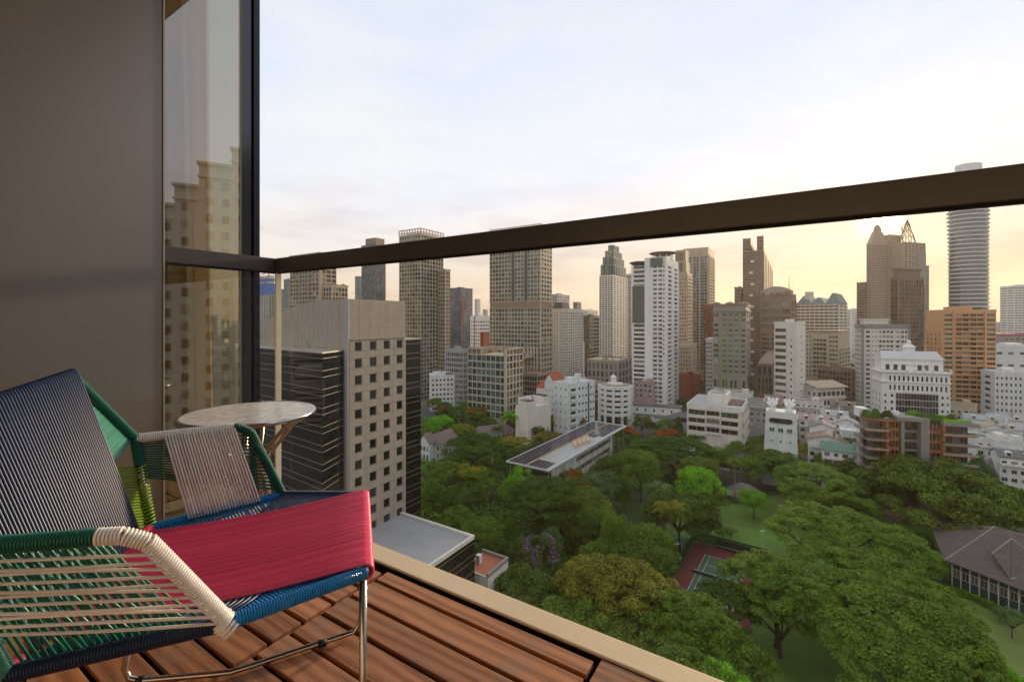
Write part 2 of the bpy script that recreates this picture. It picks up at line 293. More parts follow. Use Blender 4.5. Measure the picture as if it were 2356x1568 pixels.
def curtain(x, y0, y1, amp, folds, taper):
    pts = []
    for j in (0, 1):
        row = []
        for i in range(n + 1):
            u = i / n; ph = 2 * math.pi * folds * u
            yy = y0 + (y1 - taper * (1 - j) * 1.0 - y0) * u
            row.append((x - amp * (1 + .3 * math.sin(3.1 * u)) * math.sin(ph) + .01 * math.sin(ph * 2.3), yy + .012 * math.sin(ph * 2), 0 if j == 0 else 2.72))
        pts.append(row)
    b = len(mb.v)
    K = 10
    for k in range(K + 1):
        q = k / K
        for i in range(n + 1):
            a, c = pts[0][i], pts[1][i]; mb.v.append((a[0] + (c[0]-a[0])*q + .008*math.sin(q*5+i*.1), a[1] + (c[1]-a[1])*q, a[2] + (c[2]-a[2])*q))
    for k in range(K):
        for i in range(n): mb.f.append((b+k*(n+1)+i, b+k*(n+1)+i+1, b+(k+1)*(n+1)+i+1, b+(k+1)*(n+1)+i)); mb.mi.append(0)
curtain(-.12, -.62, .055, .030, 7, -.03); 
cu = mb.build('curtain', M_curt, None, True); cu.location = Bp(-2.32, 1.0, ZF); cu.rotation_euler = (0, 0, RZ); tag(cu, 'beige floor length curtain hanging in folds behind the tinted window', 'curtain')
# rails and balustrade
rail = empty('balustrade', (0, 0, ZF), RZ); tag(rail, 'glass balcony balustrade with dark bronze top rail meeting at a corner', 'balustrade')
def railbar(name, pts, w, z0, z1):
    mb = MB(); mb.prism(pts, z0, z1); o = mb.build(name, M_bronze, rail); b = o.modifiers.new('bevel', 'BEVEL'); b.width = .003; b.segments = 2
h0, h1 = 1.120, 1.187
railbar('front_rail', [(-2.092, 1.200), (4.6, 1.200), (4.6, 1.252), (-2.144, 1.252)], 0, h0, h1)
railbar('side_rail', [(-2.144, .742), (-2.092, .742), (-2.092, 1.1995), (-2.144, 1.2515)], 0, h0, h1 - .001)
bbox('rail_gasket', M_black, -2.09, 4.6, 1.205, 1.222, h0 - .006, h0 + .001, rail)
bbox('rail_gasket', M_black, -2.112, -2.095, .745, 1.204, h0 - .0065, h0 + .001, rail)
bbox('front_glass', M_clear, -2.088, 4.6, 1.2135, 1.2255, -.45, h0 - .001, rail)
bbox('side_glass', M_clear, -2.112, -2.100, .745, 1.200, -.02, h0 - .002, rail)
bbox('corner_glass_edge', M_edge, -2.1015, -2.0895, 1.2015, 1.2265, -.04, h0 - .003, rail)
# ------------------------------------------------------------------ chair
CO = Vector((-.5655, 1.010, 0)); FV = Vector((.945, .327, 0)); LV = Vector((-.327, .945, 0))
def C(d, w, z): return CO - FV * d + LV * w + Vector((0, 0, z))
cord = {}
for k, c in dict(pink=(.93, .085, .18), blue=(.012, .27, .66), navy=(.022, .040, .10), white=(.88, .84, .79), green=(.005, .13, .085), mint=(.10, .34, .26), lime=(.17, .33, .015)).items():
    cord[k] = mat(k + '_pvc_cord', c, .34 if k == 'navy' else .30, 0, .06, 60, spec=.40, island=.10, coat=0 if k == 'navy' else .12)
cord['pink_wrap'] = cord['pink']
ch = empty('lounge_chair', CO + Vector((0, 0, ZF))); tag(ch, 'multicoloured woven cord lounge chair with pink seat and navy backrest on steel sled legs', 'chair')
def addc(name, mb, m, smooth=True):
    o = mb.build(name, m, ch, smooth); o.location = -(CO + Vector((0, 0, ZF))); return o
zs = -.506; zb = -.54
FF, FN = C(-.218, .204, zs), C(-.218, -.204, zs); FJ, NJ = C(0, .284, zs), C(0, -.284, zs); BF, BN = C(.30, .25, zb), C(.30, -.25, zb)
MF, MN = C(.352, .30, -.318), C(.352, -.30, -.318); TF, TN = C(.438, .20, -.135), C(.438, -.20, -.172)
AF, AN = C(.12, .34, -.316), C(.12, -.34, -.316); AFb, ANb = C(.09, .337, -.332), C(.09, -.337, -.332); AFa, ANa = C(.15, .339, -.314), C(.15, -.339, -.314)
br, cr = .0085, .0026; wr = br + cr
def lerp(a, b, t): return a.lerp(b, t)
frame = MB()
for pts in ([FF, FN], [FN, NJ], [NJ, BN], [BN, BF], [BF, FJ], [FJ, FF], [BF, MF], [MF, TF], [TF, TN], [TN, MN], [MN, BN], [MF, AFa, AF, AFb, FJ], [MN, ANa, AN, ANb, NJ]): frame.tube(pts, br, 10)
addc('tube_frame', frame, M_chrome)
def wrap(col, *pts, pitch=.0043):
    mb = MB(); mb.coil(pts, wr, .00205 if pitch < .006 else cr, pitch, 5, 11); addc(col + '_cord_wrapping', mb, cord[col])
def strand(col, a, b, off=Vector((0, 0, 0)), sag=0, loopa=None, loopb=None, r=None, bow=None):
    mb = MB(); pts = []
    if loopa: pts += loopa
    for i in range(9):
        t = i / 8; pts.append(lerp(a, b, t) + off + Vector((0, 0, -sag * math.sin(math.pi * t))) + (bow * math.sin(math.pi * t) if bow else Vector((0, 0, 0))))
    if loopb: pts += loopb
    mb.tube(pts, r or cr, 6); return addc(col + '_cord', mb, cord[col])
def ring(c, axis, start, ang0, ang1, rad, n=8):   # arc round a bar
    out = []
    s = start.normalized(); t = axis.normalized().cross(s)
    for i in range(n):
        a = ang0 + (ang1 - ang0) * i / (n - 1); out.append(c + (s * math.cos(a) + t * math.sin(a)) * rad)
    return out
UP = Vector((0, 0, 1))
# seat: navy and blue families below, pink band on top
for i in range(34):
    t = (i + .5) / 34; strand('blue', lerp(FN, NJ, t * .98), lerp(FJ, BF, .04 + t * .90) , UP * .002, .034)
for i in range(26):
    t = (i + .5) / 26; strand('navy', lerp(NJ, BN, t), lerp(FF, FJ, t), UP * .007, .028)
wrap('blue', FN, NJ); wrap('blue', FJ, BF); wrap('navy', NJ, BN); wrap('navy', FF, FJ); wrap('pink', BN, BF)
NP = 63
for i in range(NP):
    t = (i + .5) / NP; a = lerp(FN, FF, t); b = lerp(BN, BF, .12 + .76 * t)
    R2 = wr + cr
    R3 = R2 + .0015
    la = ring(a, LV, FV, -1.9, -math.pi / 2 + math.pi, R3, 8) if False else [a + (FV * math.cos(q) + UP * math.sin(q)) * R3 for q in np.linspace(-2.2, 1.5, 9)]
    lb = [b + (FV * math.cos(q) + UP * math.sin(q)) * R3 for q in np.linspace(1.7, 4.4, 7)]
    j = random.uniform(-.0006, .0006)
    strand('pink', a, b, UP * (R3 + .0008 + j), .010 + .002 * math.sin(t * 9), la, lb, .00315)
# backrest
bn = (FV.cross(UP)).normalized(); BNORM = (FV * .93 + UP * .3).normalized()
for i in range(25):
    t = (i + .5) / 25; strand('mint', lerp(TF, MF, .42 + .58 * t), lerp(MN, BN, t * .9), -BNORM * .004, 0, bow=-BNORM * .035)
for i in range(22):
    t = (i + .5) / 22; strand('lime', lerp(MF, BF, .30 + .68 * t), lerp(TN, MN, .2 + .78 * t), -BNORM * .006, 0, bow=-BNORM * .02)
NB = 48
for i in range(NB):
    t = (i + .5) / NB; a = lerp(TN, TF, t); b = lerp(BN, BF, .06 + .78 * t)
    off = BNORM * (wr + .004); la = [a + (-BNORM * math.cos(q) + UP * math.sin(q)) * (wr + .003) for q in np.linspace(-1.4, 2.4, 8)]
    strand('navy', a, b, off, -0.004, la, None, .0029)
wrap('green', TF, MF); wrap('mint', MN, BN); wrap('lime', lerp(MF, BF, .3), BF, pitch=.0085); wrap('green', MF, lerp(MF, BF, .3)); wrap('green', TN, MN); wrap('navy', TN, TF)
# far arm: white over the bar, green down the slope
wrap('white', MF, AFa, lerp(AFa, AF, .6)); wrap('green', lerp(AFa, AF, .6), AF, AFb, FJ)
for i in range(24):
    t = (i + .5) / 24; strand('white', lerp(MF, AF, .27 + .70 * t), lerp(BF, FJ, .27 + .56 * t), -LV * (wr + .002) + UP * .003, 0)
for i in range(16):
    t = (i + .5) / 16; strand('green', lerp(AFb, FJ, .02 + .93 * t), lerp(MF, BF, .03 + .42 * t), LV * (.003), 0)
# near arm: green over the bar, white down the slope
wrap('green', MN, ANa); wrap('white', ANa, AN, ANb, lerp(ANb, NJ, .97), pitch=.0046)
for i in range(22):
    t = (i + .5) / 22; strand('green', lerp(MN, ANa, .02 + .97 * t), lerp(BN, NJ, .04 + .76 * t), LV * (wr + .001), 0, r=.0024)
    if i % 2: strand('green', lerp(MN, ANa, .04 + .80 * t), lerp(BN, NJ, .18 + .70 * t), LV * (wr + .009), 0, r=.0022)
for i in range(11):
    t = (i + .5) / 11; p_ = .05 + .93 * t
    strand('white', lerp(ANb, NJ, p_) , lerp(MN, BN, .04 + .60 * t), -LV * (wr + .002), .004 * math.sin(i * 2.1), r=.0025)
mbk = MB()
for (q, w_) in ((0.0, .0), (.6, .006)): mbk.coil([NJ - FV * .012 + UP * (.006 + w_), NJ + FV * .006 - UP * .012], wr + .004, cr, .006, 6, 14)
addc('white_cord_knot', mbk, cord['white'])
# steel sled legs
lz = ZF + .010
for s in (1, -1):
    lg = MB(); ffx = C(-.214, .197 * s, zs)
    foot = C(-.214, .204 * s, lz + .045); mid = C(.098, .153 * s, lz); rear = C(.30, .195 * s, lz); r2 = C(.335, .199 * s, lz + .035); rtop = C(.29, .235 * s, zb)
    pts = [ffx, foot, C(-.207, .2025 * s, lz + .016), C(-.19, .2 * s, lz + .002), C(.05, .160 * s, lz), mid, C(.14, .160 * s, lz), rear, C(.325, .198 * s, lz + .010), r2, rtop]
    lg.tube(pts, .0072, 12); lo_ = addc('leg', lg, M_chrome)
    for q in ((-.112, .186), (.300, .196)):
        cl = MB(); a = C(q[0] - .011, (q[1] + .0012) * s, lz); b = C(q[0] + .011, (q[1] - .0012) * s, lz); cl.tube([a, b], .0098, 12); rc_ = addc('rubber_clip', cl, M_clip); rc_.parent = lo_; rc_.location = (0, 0, 0)
# ------------------------------------------------------------------ table
tt = 1.64; TC = P(575, tt); TZ = -.343; TR = .222
tb = empty('side_table', (TC.x, TC.y, ZF)); tag(tb, 'small round side table with pale marble top and bent steel legs', 'table')
M_marble = mat('speckled_marble', (.64, .59, .54), .42, 0, .45, 34, .02, 200, coat=.2)
H = TZ - ZF
mb = MB(); n = 64
mb.prism([((TR - .010) * math.cos(2*math.pi*i/n), (TR - .010) * math.sin(2*math.pi*i/n)) for i in range(n)], H - .016, H - .002)
tp = mb.build('table_top', M_marble, tb)
rg = MB(); rg.tube([((TR - .006) * math.cos(2*math.pi*i/n), (TR - .006) * math.sin(2*math.pi*i/n), H - .009) for i in range(n + 1)], .0092, 10, False); rg.build('steel_rim', M_chrome, tb, True)
for a0 in (-8, 112, 232):
    for da in (-9, 9):
        a = R(a0 + da); an = R(a0 + da * 2.0); af = R(a0 + da * 1.4)
        def q(r_, an_, z_): return Vector((r_ * math.cos(an_), r_ * math.sin(an_), z_))
        lg = MB(); pts = [q(TR - .02, a, H - .019), q(.16, a, H - .045), q(.085, an, H - .135), q(.066, an, H - .165), q(.066, an, H - .19), q(.085, af, H - .25), q(.160, af, .006)]
        lg.tube(pts, .0078, 10); lg.build('leg', M_chrome, tb, True)
# ------------------------------------------------------------------ ground
M_ground = mat('city_ground', (.085, .085, .075), .9, 0, .35, .02, 0)
gm = MB(); gm.box(-9000, 9000, -3000, 12000, -71.5, GZ); tag(gm.build('ground', M_ground), kind='structure')
M_grass = mat('mown_grass', (.105, .205, .026), .9, 0, .35, .12, .3, 3, coord='Object')
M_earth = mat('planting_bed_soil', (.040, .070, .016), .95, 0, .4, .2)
M_path = mat('garden_path', (.16, .13, .11), .9, 0, .2, .5)
M_asph = mat('asphalt', (.055, .053, .052), .85, 0, .15, .4)
def sheet(name, pts, z, m, kind='structure', th=.4):
    mb = MB(); mb.slab([(p[0], p[1], z) for p in pts], th); return tag(mb.build(name, m), kind=kind)
def gp(*pp): return [G(*q) for q in pp]
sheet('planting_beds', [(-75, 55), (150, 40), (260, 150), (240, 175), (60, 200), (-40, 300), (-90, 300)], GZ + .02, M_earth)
sheet('lawn', [(28, 72), (90, 48), (170, 60), (215, 160), (120, 178), (60, 172), (48, 140)], GZ + .06, M_grass)
sheet('lawn', [tuple(G(*q)[:2]) for q in ((2120, 1352), (2175, 1362), (2240, 1384), (2312, 1422), (2480, 1440), (2700, 1568), (2600, 1700), (2150, 1700))][::-1], GZ + .075, mat('sunlit_lawn', (.20, .27, .06), .9, 0, .22, .15))  # lit copy of the grass, sunlight put into its colour
sheet('path', gp((1792, 1215), (1835, 1205), (1800, 1155), (1790, 1150), (1778, 1180)), GZ + .10, M_path)
sheet('path', gp((1880, 1165), (2000, 1180), (2110, 1192), (2112, 1197), (1990, 1186), (1880, 1171)), GZ + .104, M_path)
sheet('path', gp((2120, 1330), (2300, 1385), (2340, 1400), (2340, 1392), (2300, 1376), (2130, 1322)), GZ + .10, M_path)
sheet('street', [(40, 186), (140, 178), (260, 168), (420, 160), (420, 170), (262, 178), (140, 188), (40, 196)], GZ + .10, M_asph)
# ------------------------------------------------------------------ buildings
WM = {k: wallmat(k + '_render', c) for k, c in dict(white=(.80, .78, .75), offwhite=(.70, .66, .60), warmwhite=(.74, .68, .60), grey=(.38, .37, .36), tan=(.48, .37, .27), beige=(.52, .43, .32), stone=(.38, .32, .26), brown=(.24, .165, .125), darkgrey=(.10, .10, .105), orange=(.66, .36, .18), red=(.24, .045, .030), olive=(.21, .26, .12), bluewhite=(.70, .71, .70), teal=(.18, .24, .24), concrete=(.28, .26, .24), pink=(.42, .30, .27), sheet=(.40, .40, .40)).items()}
GM = {'dark': winmat('dark_pane', (.020, .022, .025), (.44, .40, .34), .34), 'teal': winmat('teal_pane', (.022, .062, .066), (.12, .22, .22), .45, .06, .9, .15), 'blue': winmat('blue_pane', (.055, .085, .13), (.16, .22, .30), .4, .05, .9, .3),
      'bronze': winmat('bronze_pane', (.055, .040, .030), (.16, .11, .08), .4), 'black': winmat('black_pane', (.012, .012, .014), (.05, .05, .055), .3, .04, .9), 'slate': winmat('slate_pane', (.05, .06, .065), (.22, .24, .25), .4)}
M_frame = mat('window_frame_grey', (.22, .21, .20), .5)
M_framew = mat('window_frame_white', (.6, .6, .58), .5)
_wcache = {}
def winmesh(glass, frame, kind=0):           # unit window 1x1, front at y=-.5
    key = (glass, frame.name, kind)
    if key in _wcache: return _wcache[key]
    mb = MB(); mb.m = 0; mb.box(-.5, .5, -.28, .5, 0, 1); mb.m = 1; t = .045
    mb.box(-.5, -.5 + t, -.5, .4, 0, 1); mb.box(.5 - t, .5, -.5, .4, 0, 1); mb.box(-.5 + t, .5 - t, -.5, .4, 1 - t, 1); mb.box(-.5 + t, .5 - t, -.5, .4, 0, t)
    if kind == 1: mb.box(-.02, .02, -.48, .4, t, 1 - t)
    if kind == 2:
        for x in (-.17, .17): mb.box(x - .015, x + .015, -.48, .4, t, 1 - t)
    me = mesh('window', mb.v, mb.f, [GM[glass], frame], False, mb.mi); _wcache[key] = me; return me
class Bld:
    def __init__(s, name, label, cat, xl, xc, xr, ytop, t, a=32.2, wall='white', dL=None, dR=None, base=GZ, group=None):
        C0 = P(xc, t); sa, ca = math.sin(R(a)), math.cos(R(a)); kl = (xl - CX) / F; kr = (xr - CX) / F
        s.wL = dL or (C0.x - kl * C0.y) / (ca + kl * sa); s.wR = dR or (kr * C0.y - C0.x) / (sa - kr * ca)
        if s.wR <= 0 or s.wL <= 0: print('BAD', name, label, s.wL, s.wR)
        s.H = (HY - ytop) / F * t - base; s.t = t; s.wall = WM[wall]
        s.e = empty(name, (C0.x, C0.y, base), R(90 - a)); tag(s.e, label, cat, group)
        s.relief = MB(); s.jw = {}; s.count = {}
    def box(s, part, m, x0, x1, y0, y1, z0, z1):
        mb = MB(); mb.box(x0, x1, y0, y1, z0, z1); return mb.build(part, WM.get(m, m) if isinstance(m, str) else m, s.e)
    def body(s, z1=None, m=None, part='wall', x0=0, x1=None, y0=0, y1=None, z0=-1):
        return s.box(part, m or s.wall, x0, s.wR if x1 is None else x1, y0, s.wL if y1 is None else y1, z0, s.H if z1 is None else z1)
    def z(s, y): return (HY - y) / F * s.t - s.e.location.z
    def face(s, side, z0, z1, nb, nf, fw=.6, fh=.5, d=.25, u0=0, u1=None, glass='dark', frame=None, kind=0, sill=None, off=0.0, balc=0, bm=None, grid=True, rail=None, corner=True, name='window', pmin=10):
        W_ = (s.wR if side == 'R' else s.wL); u1 = W_ if u1 is None else u1
        frame = frame or M_frame; bw = (u1 - u0) / nb; sh = (z1 - z0) / nf; ww, wh = bw * fw, sh * fh
        sill = (1 - fh) / 2 if sill is None else sill
        def bx(mb, a, b, n0, n1, za, zb):       # box in face coordinates, n outward
            if side == 'R': mb.box(a, b, -n1 - off, -n0 - off, za, zb)
            else: mb.box(-n1 - off, -n0 - off, a, b, za, zb)
        mb = s.relief
        if grid and d > 0:
            for i in range(nb + 1):
                a = u0 + i * bw - (bw - ww) / 2; b = u0 + i * bw + (bw - ww) / 2
                a, b = max(a, u0 if i else u0), min(b, u1)
                if b - a > .02: bx(mb, a, b, -.05, d, z0, z1)
            for j in range(nf + 1):
                a = z0 + (j - 1) * sh + sh * sill + wh; b = z0 + j * sh + sh * sill
                a, b = max(a, z0), min(b, z1)
                if b - a > .02: bx(mb, u0 + .01, u1 - .01, -.05, d - .04, a, b)
        px = 1670.7 / s.t; indiv = max(ww, wh) * px >= pmin
        me = winmesh(glass, frame, kind); c = s.count.get(glass, 0)
        mj = s.jw.setdefault((glass, frame.name), MB())
        for i in range(nb):
            for j in range(nf):
                uc = u0 + (i + .5) * bw; zc = z0 + j * sh + sh * sill
                if indiv and sum(s.count.values()) < 296:
                    loc = (uc, -.03 - off, zc) if side == 'R' else (-.03 - off, uc, zc)
                    link(name, me, s.e, loc, (0, 0, 0) if side == 'R' else (0, 0, -math.pi/2), (ww, .10, wh)); s.count[glass] = s.count.get(glass, 0) + 1
                else:
                    a, b = uc - ww / 2, uc + ww / 2; mj.m = 0; bx(mj, a, b, -.02, .05, zc, zc + wh)
                    if ww * px > 4.5:
                        mj.m = 1; bx(mj, uc - .03 * ww, uc + .03 * ww, .04, .09, zc, zc + wh)
        if balc:
            bm_ = WM.get(bm, s.wall) if bm else s.wall
            for j in range(nf):
                m2 = MB(); zz = z0 + j * sh
                bx(m2, u0 + .1, u1 - .1, 0, balc, zz - .14, zz + .04)
                hh = min(1.0, sh * .33)
                bx(m2, u0 + .1, u1 - .1, balc - .12, balc, zz + .04, zz + hh)
                bx(m2, u0 + .1, u0 + .22, 0, balc - .12, zz + .04, zz + hh); bx(m2, u1 - .22, u1 - .1, 0, balc - .12, zz + .04, zz + hh)
                m2.build('balcony', bm_, s.e)
    def corner(s, w=.3, z1=None, d=.3):
        s.relief.box(-d, w, -d, w, 0, (z1 or s.H) - .01)
    def parapet(s, h=1.1, th=.3, over=.15, m=None, x0=0, x1=None, y0=0, y1=None, z=None, part='parapet'):
        x1 = s.wR if x1 is None else x1; y1 = s.wL if y1 is None else y1; z = s.H if z is None else z; mb = MB(); o = over
        mb.box(x0-o, x1+o, y0-o, y0-o+th, z-.5, z+h); mb.box(x0-o, x0-o+th, y0-o+th, y1+o-th, z-.5, z+h); mb.box(x1+o-th, x1+o, y0-o+th, y1+o-th, z-.5, z+h); mb.box(x0-o, x1+o, y1+o-th, y1+o, z-.5, z+h)
        mb.build(part, m or s.wall, s.e)
    def roofbits(s, n=4, seed=1, h=2.5, m=None):
        rnd = random.Random(seed)
        s.box('stair_housing', m or s.wall, s.wR*.35, s.wR*.65, s.wL*.35, s.wL*.65, s.H, s.H + h*1.2)
        for k in range(n):
            mb = MB(); x = s.wR * rnd.uniform(.08, .85); y = s.wL * rnd.uniform(.08, .85); a = rnd.uniform(.6, 1.6); mb.box(x, x+a, y, y+a*1.2, s.H, s.H + rnd.uniform(.7, 1.6)); mb.build('air_unit', WM['grey'], s.e)
    def done(s, rm=None):
        if s.relief.v: s.relief.build('facade_relief', rm or s.wall, s.e)
        for (g, fn), mj in s.jw.items():
            if mj.v: tag(mj.build('window_panes', [GM[g], bpy.data.materials[fn]], s.e), kind='stuff')
        return s.e
def simple(name, label, cat, xl, xc, xr, ytop, t, a, wall, st, bays, fw, fh, glass, d=.25, bal=(0, 0), kindw=0, par=1.1, bits=3, dL=None, dR=None, top=1.0, group=None, frame=None, pmin=10, rm=None, body=None):
    b = Bld(name, label, cat, xl, xc, xr, ytop, t, a, wall, dL, dR, group=group); b.body(m=body); nf = max(1, int(round((b.H - top) / st)))
    nL, nR = bays
    if nL: b.face('L', 0.0, b.H - top, nL, nf, fw, fh, d, glass=glass, kind=kindw, balc=bal[0], frame=frame, pmin=pmin)
    if nR: b.face('R', 0.0, b.H - top, nR, nf, fw, fh, d, glass=glass, kind=kindw, balc=bal[1], frame=frame, pmin=pmin)
    b.relief.box(-d-.02, b.wR, -d-.02, b.wL, b.H - top, b.H - .02)
    b.corner(d=d + .02)
    if par: b.parapet(par, over=d + .05, m=rm)
    if bits: b.roofbits(bits, int(xl + xr))
    b.done(rm); return b
A0 = 32.2
def text(s, parent, m, size, loc, rot=(R(90), 0, 0), name='lettering', ext=.05):
    cu = bpy.data.curves.new(name, 'FONT'); cu.body = s; cu.size = size; cu.extrude = ext; cu.align_x = 'CENTER'
    o = bpy.data.objects.new(name + '_tmp', cu); COL.objects.link(o)
    dg = bpy.context.evaluated_depsgraph_get(); me = bpy.data.meshes.new_from_object(o.evaluated_get(dg)); bpy.data.objects.remove(o)
    me.materials.clear(); me.materials.append(m); return link(name, me, parent, loc, rot)
# --- the near office tower with the curved crown
def office():
    b = Bld('office_tower', 'near tan stone office tower with curved crown, square windows and dark glass wings', 'office tower', 592, 797, 932, 687, 93, A0, 'stone')
    m = WM['stone']; zt = b.H; W1, W2 = 30.0, b.wR
    # crown: profile over the left direction, falling in a curve away from the corner
    prof = [(0, zt)] + [(7.0 + 31*i/18, zt - .022 * (31*i/18) ** 1.7) for i in range(19)]
    mb = MB(); n = len(prof)
    for x in (0.0, W2): mb.v += [(x, y, z) for y, z in prof] + [(x, prof[-1][0], 0), (x, 0, 0)]
    k = n + 2; mb.f += [tuple(range(k)), tuple(range(2*k-1, k-1, -1))] + [(i, i+k, (i+1) % k + k, (i+1) % k) for i in range(k)]; mb.mi = [0] * (k + 2); mb.build('wall', m, b.e)
    # stone cladding panels on both visible faces (joints recessed)
    sh = 3.62; zr = zt - 8.45                      # top of the first window row
    def panel_row(side, u0, u1, z0, z1, nn):
        for i in range(nn):
            a = u0 + (u1-u0)*i/nn + .02; c = u0 + (u1-u0)*(i+1)/nn - .02; j = random.uniform(0, .012)
            mm = MB()
            if side == 'R': mm.box(a, c, -.07 - j, .01, z0 + .02, z1 - .02)
            else: mm.box(-.07 - j, .01, a, c, z0 + .02, z1 - .02)
            mm.build('stone_panel', m, b.e)
    rows = [zt - .1, zt - 2.1, zt - 4.2, zt - 6.25, zt - 8.3]
    for j in range(4):
        panel_row('R', .55, W2, rows[j+1], rows[j], 6)
    rl = [(zt - .1, zt - 2.1, 8.6), (zt - 2.1, zt - 4.2, 21.0), (zt - 4.2, zt - 6.25, 28.0), (zt - 6.25, zt - 8.3, 34.0), (zt - 8.3, zt - 10.4, 36.0), (zt - 10.4, zt - 12.4, 36.0)]
    for (a, c, w) in rl: panel_row('L', .55, w, c, a, max(4, int(w / 1.5)))
    # window bays of the right face
    nb = 4; uo = .9; bw = (W2 - .9) / nb; nf = 17; z0 = zr - nf * sh
    mbp = MB()
    for i in range(nb + 1):
        a = uo + i*bw - (.92 if i else .35); c = uo + i*bw + (.92 if i < nb else -.02)
        mbp.box(a, c, -.16, .02, z0, zr + .9) if False else None
    q_ = MB(); q_.box(-.5, .5, -.28, .5, 0, 1); pane_me = mesh('window', q_.v, q_.f, [GM['black']]); q_ = MB(); t_ = .045
    q_.box(-.5, -.5 + t_, -.5, .4, 0, 1); q_.box(.5 - t_, .5, -.5, .4, 0, 1); q_.box(-.5 + t_, .5 - t_, -.5, .4, 1 - t_, 1); q_.box(-.5 + t_, .5 - t_, -.9, .4, 0, t_ * 1.4); frame_me = mesh('frame', q_.v, q_.f, [M_frame])
    for j in range(nf):
        zz = zr - (j+1) * sh + .45
        for i in range(nb):
            uc = uo + (i + .5) * bw; ww, wh = 1.72, 1.95
            wo = link('window', pane_me, b.e, (uc, -.02, zz + .55), (0, 0, 0), (ww, .12, wh)); link('frame', frame_me, wo)
        # solid courses: pier pieces between windows and the band below
        for i in range(nb + 1):
            a = .55 if i == 0 else uo + (i - .5) * bw + .92; c = W2 if i == nb else uo + (i + .5) * bw - .92
            if c - a < .1: continue
            mm = MB(); mm.box(a + .02, c - .02, -.26, .01, zz + .50, zz + 2.55); mm.build('stone_panel', m, b.e)
        for i in range(nb):
            a = .55 if i == 0 else uo + i * bw; c = uo + (i+1) * bw
            mm = MB(); mm.box(a + .02, c - .02, -.26, .01, zz + 2.59 - sh + .02 - .0, zz + .46); mm.build('stone_panel', m, b.e)
    mm = MB(); mm.box(.57, W2 - .02, -.255, .01, zr - .25 + .02, zr + .16); mm.build('stone_panel', m, b.e)
    cm = MB(); cm.tube([(.25, .25, 0), (.25, .25, zt - .03)], .52, 20); cm.build('corner_column', WM['concrete'], b.e, True)  # darker than the stone: corner shade and weathering put into its colour
    # dark glass volumes with pale horizontal strips
    gmat = M_blackglass
    zg = zt - 10.9
    e1 = [(-.5, .9), (-.2, 40), (-16.0, 40), (-5.2, 9.0)]
    # measured: glass block corner in front of the stone, at x 742
    c1 = b.e.matrix_basis.inverted() @ (P(742, 86)); c1 = (c1.x, c1.y)
    c2 = b.e.matrix_basis.inverted() @ (P(580, 104)); c2 = (c2.x, c2.y)
    pts = [(-.05, .9), (-.05, 34), c2, c1]
    mm = MB(); mm.prism(pts[::-1], 0, zg); mm.build('glass_wing', gmat, b.e)
    def strips(pl, zz_top, count, closed=False):
        s_ = MB(); z = zz_top; k = 0
        while k < count:
            for q in range(len(pl) - 1):
                p0, p1 = Vector((*pl[q], 0)), Vector((*pl[q+1], 0)); dd = (p1-p0).normalized(); nn = Vector((dd.y, -dd.x, 0))
                a_, b_ = p0 + nn*.03, p1 + nn*.03
                s_.prism([(a_.x, a_.y), (b_.x, b_.y), ((p1-nn*.1).x, (p1-nn*.1).y), ((p0-nn*.1).x, (p0-nn*.1).y)], z, z + .06)
            z -= 1.25 if k % 2 else 2.37; k += 1
        return s_
    st = strips([c2, c1, (-.05, .9)], zg - 1.0, 36); tag(st.build('metal_strips', M_strip, b.e), kind='stuff')
    cp = MB(); cp.prism([(-.05, .7), c1, c2, (-.05, 34)], zg + .002, zg + .25); cp.build('coping', M_strip, b.e)
    # right wing
    wx0 = W2 + .02; wx1 = W2 + 6.0; zw = b.z(790)
    mm = MB(); mm.box(wx0, wx1, .6, 24, 0, zw); mm.build('glass_wing', gmat, b.e)
    st = strips([(wx0, .6), (wx1, .6)], zw - 1.0, 36); tag(st.build('metal_strips', M_strip, b.e), kind='stuff')
    mm = MB(); mm.box(wx0 - .05, wx1 + .05, .55, 24.05, zw + .002, zw + .25); mm.build('coping', M_strip, b.e)
    lp = MB(); lp.box(-.3, .1, 13.0, 13.8, zg + .25, zg + 1.1); lp.tube([(-.35, 13.4, zg + 1.1), (-.6, 13.4, zg + 2.0)], .12, 8); lp.build('roof_lamp', WM['grey'], b.e)
    # low roofed annex in front
    an = empty('annex_building', (0, 0, GZ), 0); tag(an, 'low dark glass annex with flat grey roof beside the near office tower', 'building')
    A_ = G(1092, 1230, -46.0); B_ = G(990, 1197, -46.0); dirf = (A_ - B_).normalized(); back = Vector((-dirf.y, dirf.x, 0)); back = -back if back.y > 0 else back
    D_ = A_ + back * 34; E_ = B_ + back * 34 - dirf * 0; B2 = B_ - dirf * 16; E2 = E_ - dirf * 16
    poly = [(p.x, p.y) for p in (A_, B2, E2, D_)]
    if sum(poly[i][0]*poly[(i+1) % 4][1] - poly[(i+1) % 4][0]*poly[i][1] for i in range(4)) < 0: poly = poly[::-1]
    mm = MB(); mm.prism(poly, 0, 23.2); mm.build('glass_wall', gmat, an)
    cc = Vector((sum(p[0] for p in poly)/4, sum(p[1] for p in poly)/4))
    inner = [tuple(cc + (Vector(p) - cc) * .965) for p in poly]
    mm = MB(); mm.prism(inner, 23.1, 23.55); mm.build('roof', mat('grey_roof_membrane', (.34, .34, .35), .8, 0, .12, .3), an)
    pm = MB()
    for i in range(4):
        p0, p1, q0, q1 = Vector(poly[i]), Vector(poly[(i+1) % 4]), Vector(inner[i]), Vector(inner[(i+1) % 4])
        pm.prism([tuple(p0), tuple(p1), tuple(q1), tuple(q0)], 23.2, 24.0)
    pm.build('parapet', WM['offwhite'], an)
    s_ = MB(); z = 22.4; k = 0
